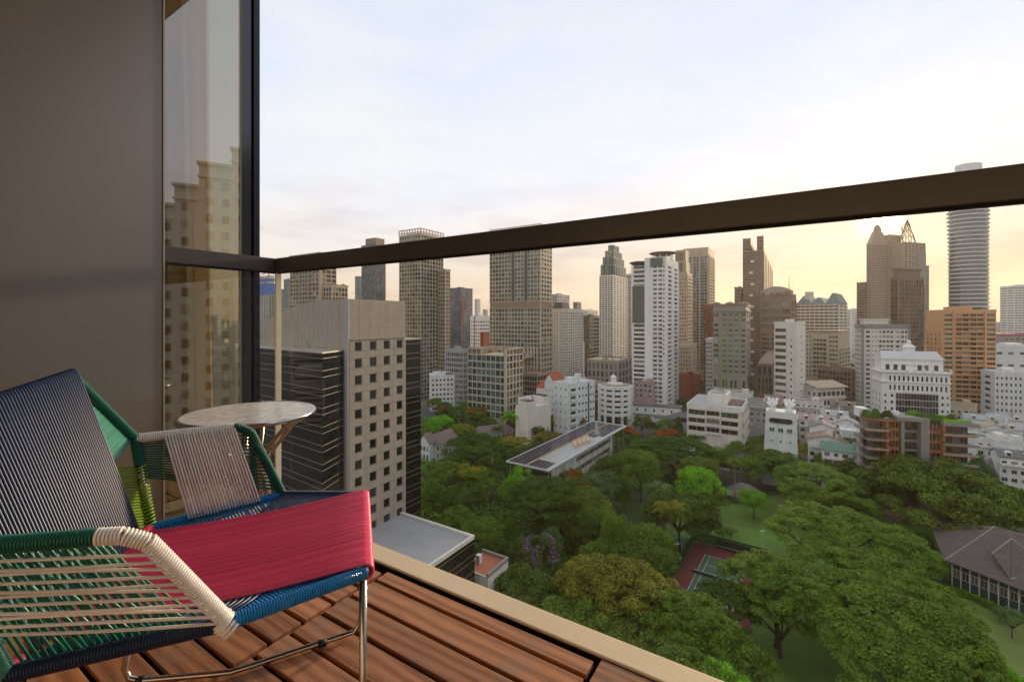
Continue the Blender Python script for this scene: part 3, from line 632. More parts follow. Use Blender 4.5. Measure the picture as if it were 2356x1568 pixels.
    while k < 16:
        for i in range(4):
            p0, p1 = Vector((*poly[i], 0)), Vector((*poly[(i+1) % 4], 0)); dd = (p1-p0).normalized(); nn = Vector((dd.y, -dd.x, 0))
            s_.prism([tuple((p0 + nn*.03)[:2]), tuple((p1 + nn*.03)[:2]), tuple((p1 - nn*.1)[:2]), tuple((p0 - nn*.1)[:2])], z, z + .06)
        z -= 1.25 if k % 2 else 2.37; k += 1
    tag(s_.build('metal_strips', M_strip, an), kind='stuff')
    # little terracotta terrace at its foot
    tr = empty('terrace_block', (*G(1120, 1290, -55)[:2], GZ), R(-32)); tag(tr, 'low block with terracotta roof terrace and an air conditioner, beside the annex', 'building')
    for nm, m_, a in (('wall', WM['offwhite'], (-4, 3.2, -4, 4, 0, 14.2)), ('terrace_floor', mat('terracotta_tiles', (.42, .14, .07), .8, 0, .2, 1.5), (-3.6, 2.8, -3.6, 3.6, 14.2, 14.26)), ('parapet', WM['concrete'], (2.8, 3.25, -4.05, 4.05, 14.1, 15.0)), ('parapet', WM['concrete'], (-4.05, 2.8, 3.6, 4.05, 14.1, 15.0)), ('air_conditioner', WM['offwhite'], (-2.4, -1.3, -1, 0, 14.3, 16.2)), ('fan_grille', WM['grey'], (-2.3, -1.4, -1.06, -1.0, 14.5, 16.0))):
        mm = MB(); mm.box(*a); mm.build(nm, m_, tr)
M_blackglass = mat('black_curtain_glass', (.010, .010, .012), .03, .0, .2, .3, .012, .25, spec=.75)
M_strip = mat('pale_metal_strip', (.46, .42, .36), .45, .5)
office()
# --- skyline, left to right
def skyline():
    t_ = 'tower'
    # blue clad tower under construction
    b = Bld('construction_tower', 'far tower under construction wrapped in blue netting, two concrete cores on top', t_, 590, 618, 636, 652, 900, A0, 'grey'); b.body(m=WM['concrete'])
    blu = mat('blue_netting', (.03, .12, .40), .8, 0, .2, .1)
    b.face('L', 0, b.z(680), 5, 38, .8, .6, .4, glass='slate'); b.face('R', 0, b.z(680), 3, 38, .8, .6, .4, glass='slate'); b.box('netting', blu, -1, b.wR + 1, -1, b.wL + 1, b.z(676), b.z(652) + .5)
    for k in (0, 1): b.box('core', WM['grey'], b.wR*.2, b.wR*.8, b.wL*(.05 + .5*k), b.wL*(.4 + .5*k), b.H, b.z(633)); b.box('core_netting', blu, b.wR*.1, b.wR*.9, b.wL*(.0 + .5*k), b.wL*(.45 + .5*k), b.z(645), b.z(640))
    mb = MB(); mb.tube([(b.wR*.5, b.wL*.3, b.H), (b.wR*.5, b.wL*.3, b.z(624))], 1.0, 4); mb.tube([(b.wR*.5, b.wL*.05, b.z(622)), (b.wR*.5, b.wL*.9, b.z(628))], .9, 4); mb.build('crane', WM['red'], b.e); b.done()
    simple('office_tower', 'far pale slab tower just right of the glass corner, lower than its dark neighbour', t_, 637, 647, 655, 666, 900, A0, 'teal', 4, (4, 2), .8, .5, 'slate', bits=0)
    simple('office_tower', 'far dark teal tower left of the tower with stone pillars', t_, 653, 664, 674, 643, 880, A0, 'teal', 4, (4, 2), .85, .7, 'teal', bits=2)
    # stone pillared tower with roof garden
    b = Bld('residential_tower', 'tower with pale stone pillars and dark glass bays, top hidden behind the rail', t_, 669, 737, 773, 584, 360, A0, 'tan'); b.body()
    for i, (u0, u1) in enumerate(((0, .36), (.40, .66), (.70, 1))):
        b.face('L', 0, b.H - 1.5, 3, 34, .86, .72, .7, b.wL*u0, b.wL*u1, glass='teal' if i == 1 else 'dark')
    b.face('R', 0, b.H - 1.5, 3, 34, .8, .72, .6, glass='dark'); b.corner(1.2, d=.9); b.parapet(1.5, over=.9); b.done()
    b = simple('residential_block', 'lower stone wing with green trees on its roof, beside the pillared tower', 'building', 745, 764, 799, 657, 352, A0, 'tan', 3.8, (3, 5), .8, .72, 'dark', d=.6, bits=0)
    roof_garden(b, 8, 2.2, 3.2, 5)
    simple('office_tower', 'distant pale teal slab peeking left of the dark glass tower', t_, 817, 829, 840, 636, 1000, A0, 'teal', 4, (4, 2), .8, .5, 'slate', bits=0)
    b = simple('glass_tower', 'dark glass tower with a brown boxed crown, poking above the rail', t_, 832, 864, 887, 564, 700, A0, 'darkgrey', 3.6, (7, 7), .84, .7, 'teal', d=.35, bits=0, par=2)
    b.box('crown', WM['brown'], b.wR*.05, b.wR*.92, b.wL*.02, b.wL*.75, b.H, b.z(546))
    b = simple('residential_tower', 'tall tan gridded tower with open frame crown, behind the near office tower', t_, 919, 968, 1019.5, 536, 380, A0, 'tan', 3.5, (8, 8), .82, .80, 'teal', d=.35, bits=0, par=0)
    mb = MB()
    for i in range(9):
        u = b.wL * i / 8; mb.box(-.5, .1, u - .4, u + .4, b.H, b.z(524)); u = b.wR * i / 8; mb.box(u - .4, u + .4, -.5, .1, b.H, b.z(524))
    for zz in (b.H + 1.6, b.z(524)): mb.box(-.55, b.wR, -.55, -.05, zz - .7, zz); mb.box(-.55, -.05, 0, b.wL, zz - .7, zz)
    mb.build('roof_screen', b.wall, b.e); b.box('plant_room', WM['white'], b.wR*.2, b.wR*.9, b.wL*.2, b.wL*.9, b.H, b.z(530))
    simple('residential_tower', 'lower tan gridded shoulder tower right of the open crowned tower', t_, 1008, 1024, 1035, 621, 392, A0, 'tan', 3.5, (3, 3), .74, .7, 'teal', d=.5, bits=0)
    b = simple('glass_tower', 'dark slate glass tower with a red crane in front, right of the tan tower', t_, 1032, 1060, 1087, 663, 700, A0, 'darkgrey', 3.8, (6, 6), .9, .85, 'blue', d=.3, bits=2)
    mb = MB(); mb.tube([(-6, -6, 0), (-6, -6, b.z(690))], .9, 4); mb.tube([(-6, -6, b.z(735)), (4, -9, b.z(680))], .8, 4); mb.build('crane', WM['red'], b.e)
    simple('office_tower', 'thin distant pale slab tower in the gap left of the big beige tower', t_, 1092, 1099, 1105, 688, 1500, A0, 'bluewhite', 5, (2, 2), .8, .5, 'slate', bits=0)
    simple('office_tower', 'small distant grey tower next to the thin pale slab tower', t_, 1111, 1116, 1122, 712, 1600, A0, 'grey', 5, (2, 2), .8, .5, 'slate', bits=0)
    b = Bld('apartment_building', 'white apartment block with a black vertical line, left of the beige tower', 'building', 1082, 1104, 1128, 726, 520, A0, 'white'); b.body()
    b.face('L', 4, b.H - 5, 2, 15, .7, .35, .3, 0, b.wL*.5, glass='dark'); b.face('L', 4, b.H - 5, 2, 15, .6, .35, .3, b.wL*.6, b.wL*.95, glass='dark'); b.face('R', 4, b.H - 5, 4, 15, .8, .35, .3, glass='dark'); b.box('dark_strip', WM['darkgrey'], -.4, .01, b.wL*.5, b.wL*.58, 0, b.H); b.roofbits(2, 3); b.done()
    simple('brick_building', 'plain brick red block at the foot of the beige tower', 'building', 1105, 1112, 1130, 766, 470, A0, 'red', 4, (0, 0), .5, .4, 'dark', bits=0)
    # big beige tower
    b = Bld('hotel_tower', 'big beige gridded hotel tower with blue green panes, crossing behind the rail', t_, 1127, 1244, 1269, 528, 390, A0, 'beige'); b.body()
    zb0, zb1 = b.z(708), b.z(692)
    b.face('L', b.z(800), zb0, 16, 9, .80, .76, .35, glass='teal', kind=1, pmin=8); b.face('L', zb1, b.H - 1, 16, 16, .80, .76, .35, glass='teal', kind=1, pmin=8)
    b.face('R', 0, zb0, 4, 18, .7, .62, .5, glass='dark'); b.face('R', zb1, b.H - 1, 4, 16, .7, .62, .5, glass='dark')
    b.face('L', 10, b.z(800), 5, 8, .5, .8, .6, b.wL*.0, b.wL*.30, glass='bronze')
    mb = MB()
    for i in range(60): u = b.wL * i / 60; mb.box(-.7, 0, u, u + .35, zb0 + .3, zb1 - .3)
    for i in range(18): u = b.wR * i / 18; mb.box(u, u + .35, -.7, 0, zb0 + .3, zb1 - .3)
    mb.box(-.8, b.wR, -.8, b.wL, zb1 - .3, zb1 + .3); mb.box(-.8, b.wR, -.8, b.wL, zb0 - .3, zb0 + .3); mb.build('louvre_band', WM['tan'], b.e)
    mb = MB()
    for i in range(15): u = b.wL * i / 14; mb.box(-.4, 0, u - .3, u + .3, b.H, b.z(516))
    mb.box(-.5, 0, 0, b.wL, b.z(516), b.z(516) + .8); mb.box(-.5, b.wR, -.5, 0, b.z(516), b.z(516) + .8); mb.build('roof_screen', b.wall, b.e)
    for u in (.25, .5): b.box('shaft', WM['darkgrey'], -.62, -.3, b.wL*u, b.wL*u + 2.6, zb1, b.H - 1)
    b.corner(.8, d=.6); b.done()
    pl = MB(); pl.box(-16, -2, 6, 22, b.z(822), b.z(815)); pl.build('pool_deck', WM['tan'], b.e); pl = MB(); pl.box(-16.2, -16, 6, 22, b.z(815), b.z(811)); pl.build('blue_canopy', mat('blue_canvas', (.02, .12, .45), .7), b.e)
    # lattice block in front
    b = Bld('hotel_building', 'low cream gridded hotel block with a sunken roof terrace, rising out of the trees', 'building', 1077, 1163, 1202, 803, 285, A0, 'beige'); b.body(z1=b.H - 4.2); nf = 10; H1 = b.H - 4.2
    b.face('L', 5, H1, 8, nf - 1, .86, .80, .45, glass='teal', kind=1); b.face('R', 5, H1, 5, nf - 1, .74, .80, .45, glass='slate'); b.corner(.7, d=.8)
    b.box('upper_storey', WM['brown'], 0, b.wR*.9, b.wL*.62, b.wL, H1, b.H); b.box('upper_storey', WM['brown'], b.wR*.5, b.wR, 0, b.wL*.3, H1, b.H)
    mb = MB()
    for i in range(9):
        u = b.wL * i / 8; mb.box(-.7, -.1, u - .3, u + .3, H1, b.H) if (i < 1 or i > 4) else None
    for i in range(6): u = b.wR * i / 5; mb.box(u - .3, u + .3, -.7, -.1, H1, b.H)
    mb.box(-.75, 0, b.wL*.6, b.wL, b.H - .6, b.H); mb.box(-.75, b.wR, -.75, 0, b.H - .6, b.H); mb.box(-.8, b.wR + .1, -.8, b.wL, H1 - .5, H1 + .3); mb.build('terrace_frame', b.wall, b.e); b.done(); roof_garden(b, 5, 2.6, 2.6, 3, H1, .1, .5, .3, .55)
    simple('office_building', 'grey banded office block between the tan tower and the cream gridded block', 'building', 1026, 1066, 1082, 807, 335, A0, 'grey', 4.2, (9, 4), .72, .66, 'slate', d=.4, bits=3)
    b = simple('apartment_building', 'small white apartment block left of the trees with a rooftop pergola', 'building', 972, 992, 1069, 866, 335, 75, 'white', 3.6, (2, 9), .5, .42, 'dark', d=.3, bits=0, dL=14)
    b.box('stair_housing', b.wall, 2, 8, 2, 7, b.H, b.H + 3.2); b.box('pergola_roof', b.wall, 9, 17, 2, 8, b.H + 2.6, b.H + 2.8)
    # dark podium behind pool
    simple('podium_block', 'dark glazed podium under the beige tower, behind the cream gridded block', 'building', 1196, 1236, 1262, 862, 345, A0, 'brown', 4, (7, 4), .85, .8, 'black', d=.3, bits=0)
    simple('office_tower', 'grey flat topped tower behind the white stepped apartment tower', t_, 1262, 1282, 1310, 678, 620, A0, 'grey', 4, (4, 5), .6, .4, 'dark', bits=2)
    simple('office_tower', 'small grey tower with louvred top, right behind the white stepped tower', t_, 1319, 1328, 1337, 696, 640, A0, 'concrete', 4, (2, 3), .6, .5, 'dark', bits=0)
    b = Bld('apartment_tower', 'white apartment tower with grey mansard roof and stepped right flank', t_, 1267, 1307, 1341, 712, 410, A0, 'warmwhite')
    b.body(); b.face('L', 6, b.H - 2, 4, 27, .45, .5, .3, 0, b.wL*.45, glass='dark'); b.face('L', 6, b.H - 2, 3, 27, .34, .45, .3, b.wL*.55, b.wL*.98, glass='dark')
    b.face('R', 6, b.H - 2, 7, 27, .62, .56, .5, glass='dark', balc=0); b.corner(.5)
    mb = MB(); q = .3 * b.wL; mb.prism([(0, q), (b.wR*.5, q), (b.wR*.5, b.wL*.9), (0, b.wL*.9)], b.H, b.H + 7, [(2, q+2), (b.wR*.5-2, q+2), (b.wR*.5-2, b.wL*.9-2), (2, b.wL*.9-2)]); mb.build('mansard_roof', WM['darkgrey'], b.e)
    b.box('step_block', b.wall, b.wR, b.wR + 4, 1, b.wL, -1, b.H - 17); b.box('step_block', b.wall, b.wR + 4, b.wR + 7.5, 1.5, b.wL, -1, b.H - 32); b.parapet(); b.done()
    b = simple('office_building', 'black glass office with white horizontal bands and a stepped left edge', 'building', 1336, 1356, 1382, 728, 490, A0, 'darkgrey', 4.2, (4, 5), .97, .62, 'black', d=.4, bits=2)
    simple('office_building', 'pale block peeking over the black banded office', 'building', 1342, 1352, 1375, 714, 700, A0, 'offwhite', 4, (3, 5), .7, .4, 'dark', bits=3)
    # teal crowned tower
    b = Bld('residential_tower', 'white and green glass tower with a stepped crown bearing a gold ring emblem', t_, 1379, 1410, 1443, 632, 450, A0, 'offwhite'); b.body(); Z0 = b.H
    b.face('L', 18, Z0 - 1, 5, 44, .8, .55, .4, glass='teal', pmin=8); b.face('R', 18, Z0 - 1, 5, 44, .72, .5, .5, glass='dark', balc=0, pmin=8)
    for i, (x0, x1, y0, y1, ya, yb) in enumerate(((.04, .96, .04, .96, 632, 607), (.12, .90, .12, .90, 607, 588), (.22, .84, .22, .84, 588, 572), (.34, .74, .34, .74, 572, 557))):
        mb = MB(); mb.box(b.wR*x0, b.wR*x1, b.wL*y0, b.wL*y1, b.z(ya) - .2, b.z(yb)); mb.build('crown_tier', WM['teal'], b.e)
        mw = MB(); 
        for k in range(5):
            u = y0 + (y1 - y0) * (k + .15) / 5; mw.box(b.wR*x0 - .2, b.wR*x0, b.wL*u, b.wL*(u + (y1-y0)*.12), b.z(ya) + .5, b.z(yb) - .8); u = x0 + (x1 - x0) * (k + .15) / 5; mw.box(b.wR*u, b.wR*(u + (x1-x0)*.12), b.wL*y0 - .2, b.wL*y0, b.z(ya) + .5, b.z(yb) - .8)
        mw.build('crown_window', GM['teal'], b.e)
    rg = MB(); cz = b.z(580); rg.tube([(b.wR*.20, b.wL*.5 + 2.2*math.cos(q*math.pi/12), cz + 2.4*math.sin(q*math.pi/12)) for q in range(25)], .32, 6); rg.build('ring_emblem', mat('gold_paint', (.7, .45, .12), .3, .8), b.e)
    b.done()
    b = simple('podium_block', 'glass podium with roof planting at the foot of the emblem tower', 'building', 1352, 1422, 1452, 832, 372, A0, 'stone', 7, (7, 4), .6, .8, 'blue', d=.5, bits=0); roof_garden(b, 9, 1.6, 2.4, 4)
    b = simple('apartment_tower', 'narrow pale tower with balconies between the emblem tower and the big white tower', t_, 1438, 1452, 1470, 632, 540, A0, 'grey', 3.3, (3, 4), .7, .45, 'dark', d=.5, bits=0)
    mb = MB(); [mb.box(b.wR*.1*k, b.wR*.1*k + .4, 0, .4, b.H, b.z(612 - 2*k)) for k in range(10)]; mb.tube([(0, .2, b.z(612)), (b.wR*.9, .2, b.z(594))], .4, 4); mb.build('roof_truss', b.wall, b.e)
    # the big white tower
    b = Bld('apartment_tower', 'tallest nearby white apartment tower with dark saucer roofs and stacked balconies', t_, 1483, 1532, 1561, 590, 300, A0, 'white'); b.body(); H = b.H
    nf = 35; z1 = H - 5
    b.face('L', 0, z1, 2, nf, .72, .5, .6, 1.8, b.wL*.62, glass='slate', kind=1); b.face('L', z1*.42, z1, 1, int(nf*.58), .5, .38, .3, b.wL*.02, b.wL*.16, glass='dark'); 
    b.face('R', 0, z1, 2, nf, .55, .5, .4, .6, b.wR - .6, glass='dark'); b.corner(.6, d=.4)
    for j in range(0, 22, 1):
        zz = z1 * j / nf; m2 = MB(); m2.box(-1.3, 0, 2.2, b.wL*.60, zz - .12, zz + .04); m2.box(-1.3, -1.2, 2.2, b.wL*.60, zz, zz + .9); m2.build('balcony', b.wall, b.e)
    for j in range(0, nf):
        zz = z1 * j / nf; m2 = MB(); m2.box(b.wR, b.wR + 1.4, 1, 7, zz - .12, zz + .9); m2.build('balcony', b.wall, b.e)
    b.box('glazed_top', GM['teal'], -.8, .1, 2.0, b.wL*.72, H - 6.5, H - .5)
    def saucer(x, y, z, r1, r2, h, m_): 
        n = 28; mm = MB(); mm.prism([(x + r1*math.cos(2*math.pi*i/n), y + r1*math.sin(2*math.pi*i/n)) for i in range(n)], z, z + h, [(x + r2*math.cos(2*math.pi*i/n), y + r2*math.sin(2*math.pi*i/n)) for i in range(n)]); mm.build('saucer_roof', m_, b.e)
    dk = mat('dark_metal_roof', (.06, .05, .045), .5, .3)
    saucer(b.wR*.45, b.wL*.45, b.z(581), 4.5, 9.2, 2.0, dk); saucer(b.wR*.45, b.wL*.45, b.z(581) + 2.0, 9.2, 8.8, .5, dk)
    mb = MB()
    for i in range(10): a = i * math.pi / 5; mb.tube([(b.wR*.45 + 7*math.cos(a), b.wL*.45 + 7*math.sin(a), H - .5), (b.wR*.45 + 7*math.cos(a), b.wL*.45 + 7*math.sin(a), b.z(579))], .28, 6)
    mb.build('roof_column', b.wall, b.e)
    # lower left wing with glazed flank
    yl = b.wL; wz = b.z(606)
    b.box('wing', b.wall, 3.0, 14, yl, yl + 9.5, -1, wz); mb = MB()
    for j in range(34):
        zz = wz * j / 34
        if j < 20: m2 = MB(); m2.box(1.6, 3.0, yl + .2, yl + 8.8, zz - .12, zz + .95); m2.build('balcony', b.wall, b.e)
        mb.box(2.92, 3.05, yl + .8, yl + 8.4, zz + 1.1, zz + 2.9)
    mb.build('window_band', GM['dark'], b.e); b.box('glass_flank', GM['teal'], 1.5, 3.0, yl + .4, yl + 9.0, b.z(742), b.z(655))
    saucer(8, yl + 5.0, wz + .6, 4.5, 8.0, 1.8, dk); saucer(8, yl + 5, wz + 2.4, 8, 7.6, .5, dk); b.done()
    # tan tower behind it
    b = simple('residential_tower', 'ornate tan tower with stepped crown, right behind the tall white tower', t_, 1540, 1580, 1592, 628, 430, A0, 'tan', 3.4, (7, 4), .6, .48, 'dark', d=.5, bal=(0, 1.0), bits=0, pmin=8)
    b.box('upper_tier', b.wall, b.wR*.05, b.wR*.8, b.wL*.05, b.wL*.85, b.H, b.z(600)); b.box('crown', b.wall, b.wR*.12, b.wR*.7, b.wL*.1, b.wL*.7, b.z(600), b.z(573)); mb = MB()
    for k in range(5): mb.box(b.wR*.02, b.wR*.05, b.wL*(.12 + .16*k), b.wL*(.2 + .16*k), b.H + 1, b.z(603)); mb.box(b.wR*.10, b.wR*.12, b.wL*(.14 + .12*k), b.wL*(.19 + .12*k), b.z(598), b.z(578))
    mb.build('window', GM['dark'], b.e); b.box('lower_wing', b.wall, b.wR, b.wR + 8, 2, b.wL, 0, b.z(690))
    simple('residential_block', 'tan lower block with roof plants at the foot of the ornate tan tower', 'building', 1553, 1590, 1603, 795, 400, A0, 'tan', 3.6, (6, 3), .5, .45, 'dark', d=.4, bal=(.9, 0), bits=0)
    b = Bld('office_tower', 'tall glass slab tower with pale vertical piers beside the ornate tan tower', t_, 1572, 1630, 1643.5, 572, 500, A0, 'beige'); b.body(); 
    for u0, u1 in ((.02, .30), (.36, .58), (.66, .96)): b.face('L', 12, b.H - 8, 2, 38, .94, .82, .6, b.wL*u0, b.wL*u1, glass='blue', pmin=7)
    mb = MB(); [mb.box(-1.6, 0, b.wL*u, b.wL*(u + .05), 0, b.H) for u in (0, .31, .60, .95)]; mb.build('pier', b.wall, b.e); b.face('R', 12, b.H - 6, 2, 38, .7, .5, .5, glass='dark', balc=1.2); b.parapet(2); b.done()
    simple('apartment_tower', 'slim dark red tower with balconies left of the green striped hotel', t_, 1619, 1634, 1644, 703, 450, A0, 'red', 3.4, (3, 2), .6, .4, 'dark', d=.4, bal=(1, 1), bits=0)
    simple('brick_building', 'small brick red building with a fire stair, right of the tall white tower', 'building', 1562, 1588, 1612, 866, 345, 60, 'red', 3.5, (3, 3), .2, .3, 'dark', bits=1)
    simple('apartment_building', 'white block of stacked balconies wedged left of the green striped hotel', 'building', 1624, 1640, 1650, 782, 330, A0, 'white', 3.2, (3, 1), .7, .35, 'dark', d=.4, bal=(1.2, 0), bits=0)
    # green hotel
    b = Bld('hotel_building', 'grey hotel with olive green vertical stripes and paired windows', 'hotel', 1641, 1716, 1726, 702, 290, A0, 'concrete'); b.body(); z1 = b.z(862); zt = b.z(716); W_ = b.wL
    cols = ((.015, .13), (.22, .34), (.40, .52), (.58, .70), (.83, .985)); 
    for i, (u0, u1) in enumerate(cols): b.face('L', z1 - 12.0*0, zt - .5, 1, 12, .92, .52, .3, W_*u0, W_*u1, glass='blue' if 0 < i < 4 else 'dark', kind=1)
    st = WM['olive']
    for u0, u1 in ((.14, .215), (.345, .395), (.525, .575), (.71, .82)): b.box('green_stripe', st, -.38, 0, W_*u0, W_*u1, 0, zt - 1)
    b.face('L', 4, z1 - 2, 8, 3, .7, .6, .3, glass='slate'); b.box('cornice', b.wall, -1.0, b.wR, -1.0, W_ + .3, zt, zt + .8); b.box('cornice', b.wall, -.7, b.wR, -.7, W_ + .3, z1 - 1.0, z1 - .4)
    b.face('R', 4, zt, 2, 14, .5, .5, .3, glass='dark')
    for u in (.08, .5, .92):
        n = 16; mm = MB()
        for k in range(5):
            a0, a1 = k*math.pi/10, (k+1)*math.pi/10; r0, r1, za, zb_ = 3.4*math.cos(a0), 3.4*math.cos(a1), 2.6*math.sin(a0), 2.6*math.sin(a1)
            mm.prism([(3.5 + r0*math.cos(2*math.pi*i/n), W_*u + r0*math.sin(2*math.pi*i/n)) for i in range(n)], b.H + za, b.H + zb_, [(3.5 + r1*math.cos(2*math.pi*i/n), W_*u + r1*math.sin(2*math.pi*i/n)) for i in range(n)])
        mm.build('dome', WM['brown'], b.e)
    b.parapet(1.2, over=.4, m=WM['brown']); b.done()
    # twin brown tower
    b = Bld('residential_tower', 'brown twin peaked residential tower with scattered white box balconies', t_, 1709, 1757, 1778, 575, 450, A0, 'brown'); b.body(); 
    b.face('L', 20, b.H - 1, 8, 44, .72, .62, .5, glass='bronze', pmin=7); b.face('R', 20, b.H - 1, 4, 44, .72, .62, .5, glass='bronze', pmin=7)
    for (y0, y1, yt) in ((0, .32, 542), (.62, 1.0, 546)):
        mb = MB(); mb.box(0, b.wR, b.wL*y0, b.wL*y1, b.H, b.z(yt)); mb.build('peak', b.wall, b.e); mw = MB()
        for j in range(4):
            for k in range(3): u = b.wL*(y0 + (y1-y0)*(k + .2)/3); mw.box(-.2, 0, u, u + b.wL*(y1-y0)*.2, b.H + 1 + 3.4*j, b.H + 3.2 + 3.4*j)
        mw.build('peak_window', GM['bronze'], b.e)
    rnd = random.Random(4)
    for k in range(11): u = b.wL * (.45 + .06 * (k % 2)); z = b.H - 12 - k * 11.5; b.box('box_balcony', WM['white'], -1.6, 0, u, u + 3.2, z, z + 2.2)
    b.done()
    simple('residential_block', 'lower brown shoulder block left of the twin peaked tower with roof trees', t_, 1690, 1704, 1715, 662, 455, A0, 'brown', 3.4, (4, 2), .7, .55, 'bronze', d=.4, bits=2)
    # arched-top brown tower with the bank sign
    b = Bld('office_tower', 'broad brown tower with an arched cornice and thin spire in the sun glare', t_, 1750, 1820, 1832, 676, 420, 50, 'brown'); b.body(); 
    b.face('L', b.z(760), b.z(690), 3, 4, .84, .66, .7, glass='slate'); b.face('L', b.z(830), b.z(765), 3, 6, .84, .6, .6, glass='bronze'); b.face('R', b.z(830), b.z(690), 2, 10, .7, .6, .5, glass='bronze')
    mb = MB(); n = 14
    for i in range(n):
        u0, u1 = b.wL*i/n, b.wL*(i+1)/n; za = b.H + 8.5*math.sin(math.pi*(i + .5)/n)*.55 + 3.2; mb.box(-.8, 6, u0, u1, b.H, za)
    mb.build('arched_cornice', WM['pink'], b.e); mb = MB()
    for i in range(12): u = b.wL*(i + .3)/12; mb.box(-.95, -.8, u, u + b.wL*.035, b.H - .5, b.H + 2.6)
    mb.build('cornice_window', GM['dark'], b.e); mb = MB(); mb.tube([(4, 3, b.H), (4, 3, b.z(630))], [.5, .06], 6); mb.build('spire', WM['red'], b.e); b.done()
    b = Bld('office_building', 'dark brown podium block with a small red sign, left of the slim white tower', 'building', 1742, 1777, 1792, 838, 300, A0, 'brown'); b.body(); b.face('L', 6, b.H - 9, 4, 5, .6, .9, .5, glass='black'); b.face('L', b.H - 8, b.H - 1, 3, 1, .7, .85, .4, glass='bronze')
    b.box('sign_board', WM['brown'], -.9, -.3, 0, 8.2, 13.5, 19.0); redp = mat('red_sign_paint', (.50, .015, .012), .5); text('CI', b.e, redp, 3.4, (-.98, 1.9, 14.9), (R(90), 0, R(-90))); mb = MB(); mb.box(-1.0, -.9, 4.3, 7.3, 15.3, 17.2); mb.build('red_emblem', redp, b.e); b.done()
    # slim white tower
    b = Bld('apartment_tower', 'slim off white tower with a column of wide dark windows and small square ones', t_, 1781, 1831, 1853, 745, 280, 52, 'offwhite'); b.body(); zt = b.z(752)
    nf = 14; zz = 4
    b.face('L', zz, zt, 1, nf, .88, .52, .5, b.wL*.40, b.wL*.98, glass='bronze', kind=2); b.face('L', zz, zt - 6, 1, nf - 1, .28, .35, .2, b.wL*.06, b.wL*.36, glass='dark')
    b.face('R', zz, zt - 4, 1, nf - 1, .22, .28, .2, b.wR*.2, b.wR*.9, glass='dark', frame=M_framew); b.corner(.5)
    for y in (782, 815, 900): b.box('string_course', b.wall, -.5, b.wR + .4, -.5, b.wL + .2, b.z(y), b.z(y) + .35)
    b.parapet(1.4); b.roofbits(2, 8); b.done()
    # wide white balcony slab in the glare
    b = Bld('apartment_building', 'wide white banded apartment slab with sage green hipped roofs, right of the spire tower', 'building', 1832, 1930, 1948, 698, 450, 45, 'warmwhite'); b.body(); 
    b.face('L', 4, b.H - 1, 9, 24, .88, .5, .8, glass='bronze', pmin=9); b.face('R', 4, b.H - 1, 2, 24, .8, .5, .8, glass='bronze', pmin=9)
    def hip(x0, x1, y0, y1, z, h, m_): mm = MB(); c = min(x1-x0, y1-y0)*.4; mm.prism([(x0, y0), (x1, y0), (x1, y1), (x0, y1)], z, z + h, [(x0+c, y0+c), (x1-c, y0+c), (x1-c, y1-c), (x0+c, y1-c)]); mm.build('roof', m_, b.e)
    hip(-1.2, b.wR + 1, -1.2, b.wL*.3, b.H, 11, WM['teal']); hip(-1, b.wR, b.wL*.3, b.wL*.65, b.H, 7, WM['teal']); hip(-1.2, b.wR + 1, b.wL*.62, b.wL, b.H, 9, WM['teal']); b.box('plant_room', b.wall, 2, 9, b.wL*.62, b.wL*.8, b.H, b.z(668)); b.done()
    # beige terraced building
    b = Bld('apartment_building', 'beige apartment building with curved balcony bays in front of the banded slab', 'building', 1853, 1930, 1955, 762, 370, 50, 'beige'); b.body(); W_ = b.wL
    b.face('L', 4, b.H - 3, 3, 14, .75, .5, .4, W_*.02, W_*.28, glass='slate', balc=.0); b.face('L', 4, b.H - 6, 4, 13, .85, .62, .5, W_*.36, W_*.76, glass='slate', balc=1.5); b.face('L', 4, b.H - 3, 2, 14, .5, .5, .4, W_*.8, W_*.98, glass='slate'); b.face('R', 4, b.H - 14, 4, 12, .7, .5, .4, glass='slate', balc=1.0); b.box('roof_slab', b.wall, -1.5, b.wR*.8, -1.0, W_, b.H, b.H + .8); b.done()
    simple('frame_building', 'low bronze gridded building with a sunlit roof edge below the beige apartments', 'building', 1883, 1958, 1966, 852, 330, 50, 'brown', 4, (9, 2), .85, .84, 'bronze', d=.5, bits=2)
    simple('house', 'grey planted roof block between the slim white tower and the bronze gridded block', 'building', 1846, 1880, 1890, 880, 300, 45, 'concrete', 3.6, (4, 2), .3, .3, 'dark', bits=0)
    b = Bld('apartment_building', 'white and black four storey building with long balconies and a shed roof', 'building', 1867, 1880, 1943, 893, 282, 75, 'offwhite', dL=11); b.body(); b.face('R', 2, b.H - 1, 6, 4, .8, .5, .3, glass='black', balc=1.3); b.face('L', 2, b.H - 1, 3, 4, .4, .4, .3, glass='dark')
    mb = MB(); mb.slab([(-1.5, -2, b.H + .5), (b.wR + 1, -2, b.H + .5), (b.wR + 1, 9, b.H + 3.4), (-1.5, 9, b.H + 3.4)], .4); mb.build('roof', WM['tan'], b.e); b.done()
    simple('office_building', 'distant white block with window columns in the golden gap', 'building', 1949, 1960, 2008, 712, 760, 70, 'bluewhite', 3.8, (2, 9), .4, .4, 'dark', bits=1, dL=20)
    # the twin peaked gold tower pair
    b = Bld('hotel_tower', 'tall hazy beige tower with pointed hipped top directly under the sun', t_, 1994, 2004, 2043, 562, 600, 75, 'tan'); b.body(); b.face('R', 10, b.H - 1, 7, 48, .6, .4, .4, glass='teal', pmin=20); b.face('L', 10, b.H - 1, 4, 48, .8, .5, .4, glass='teal', pmin=20)
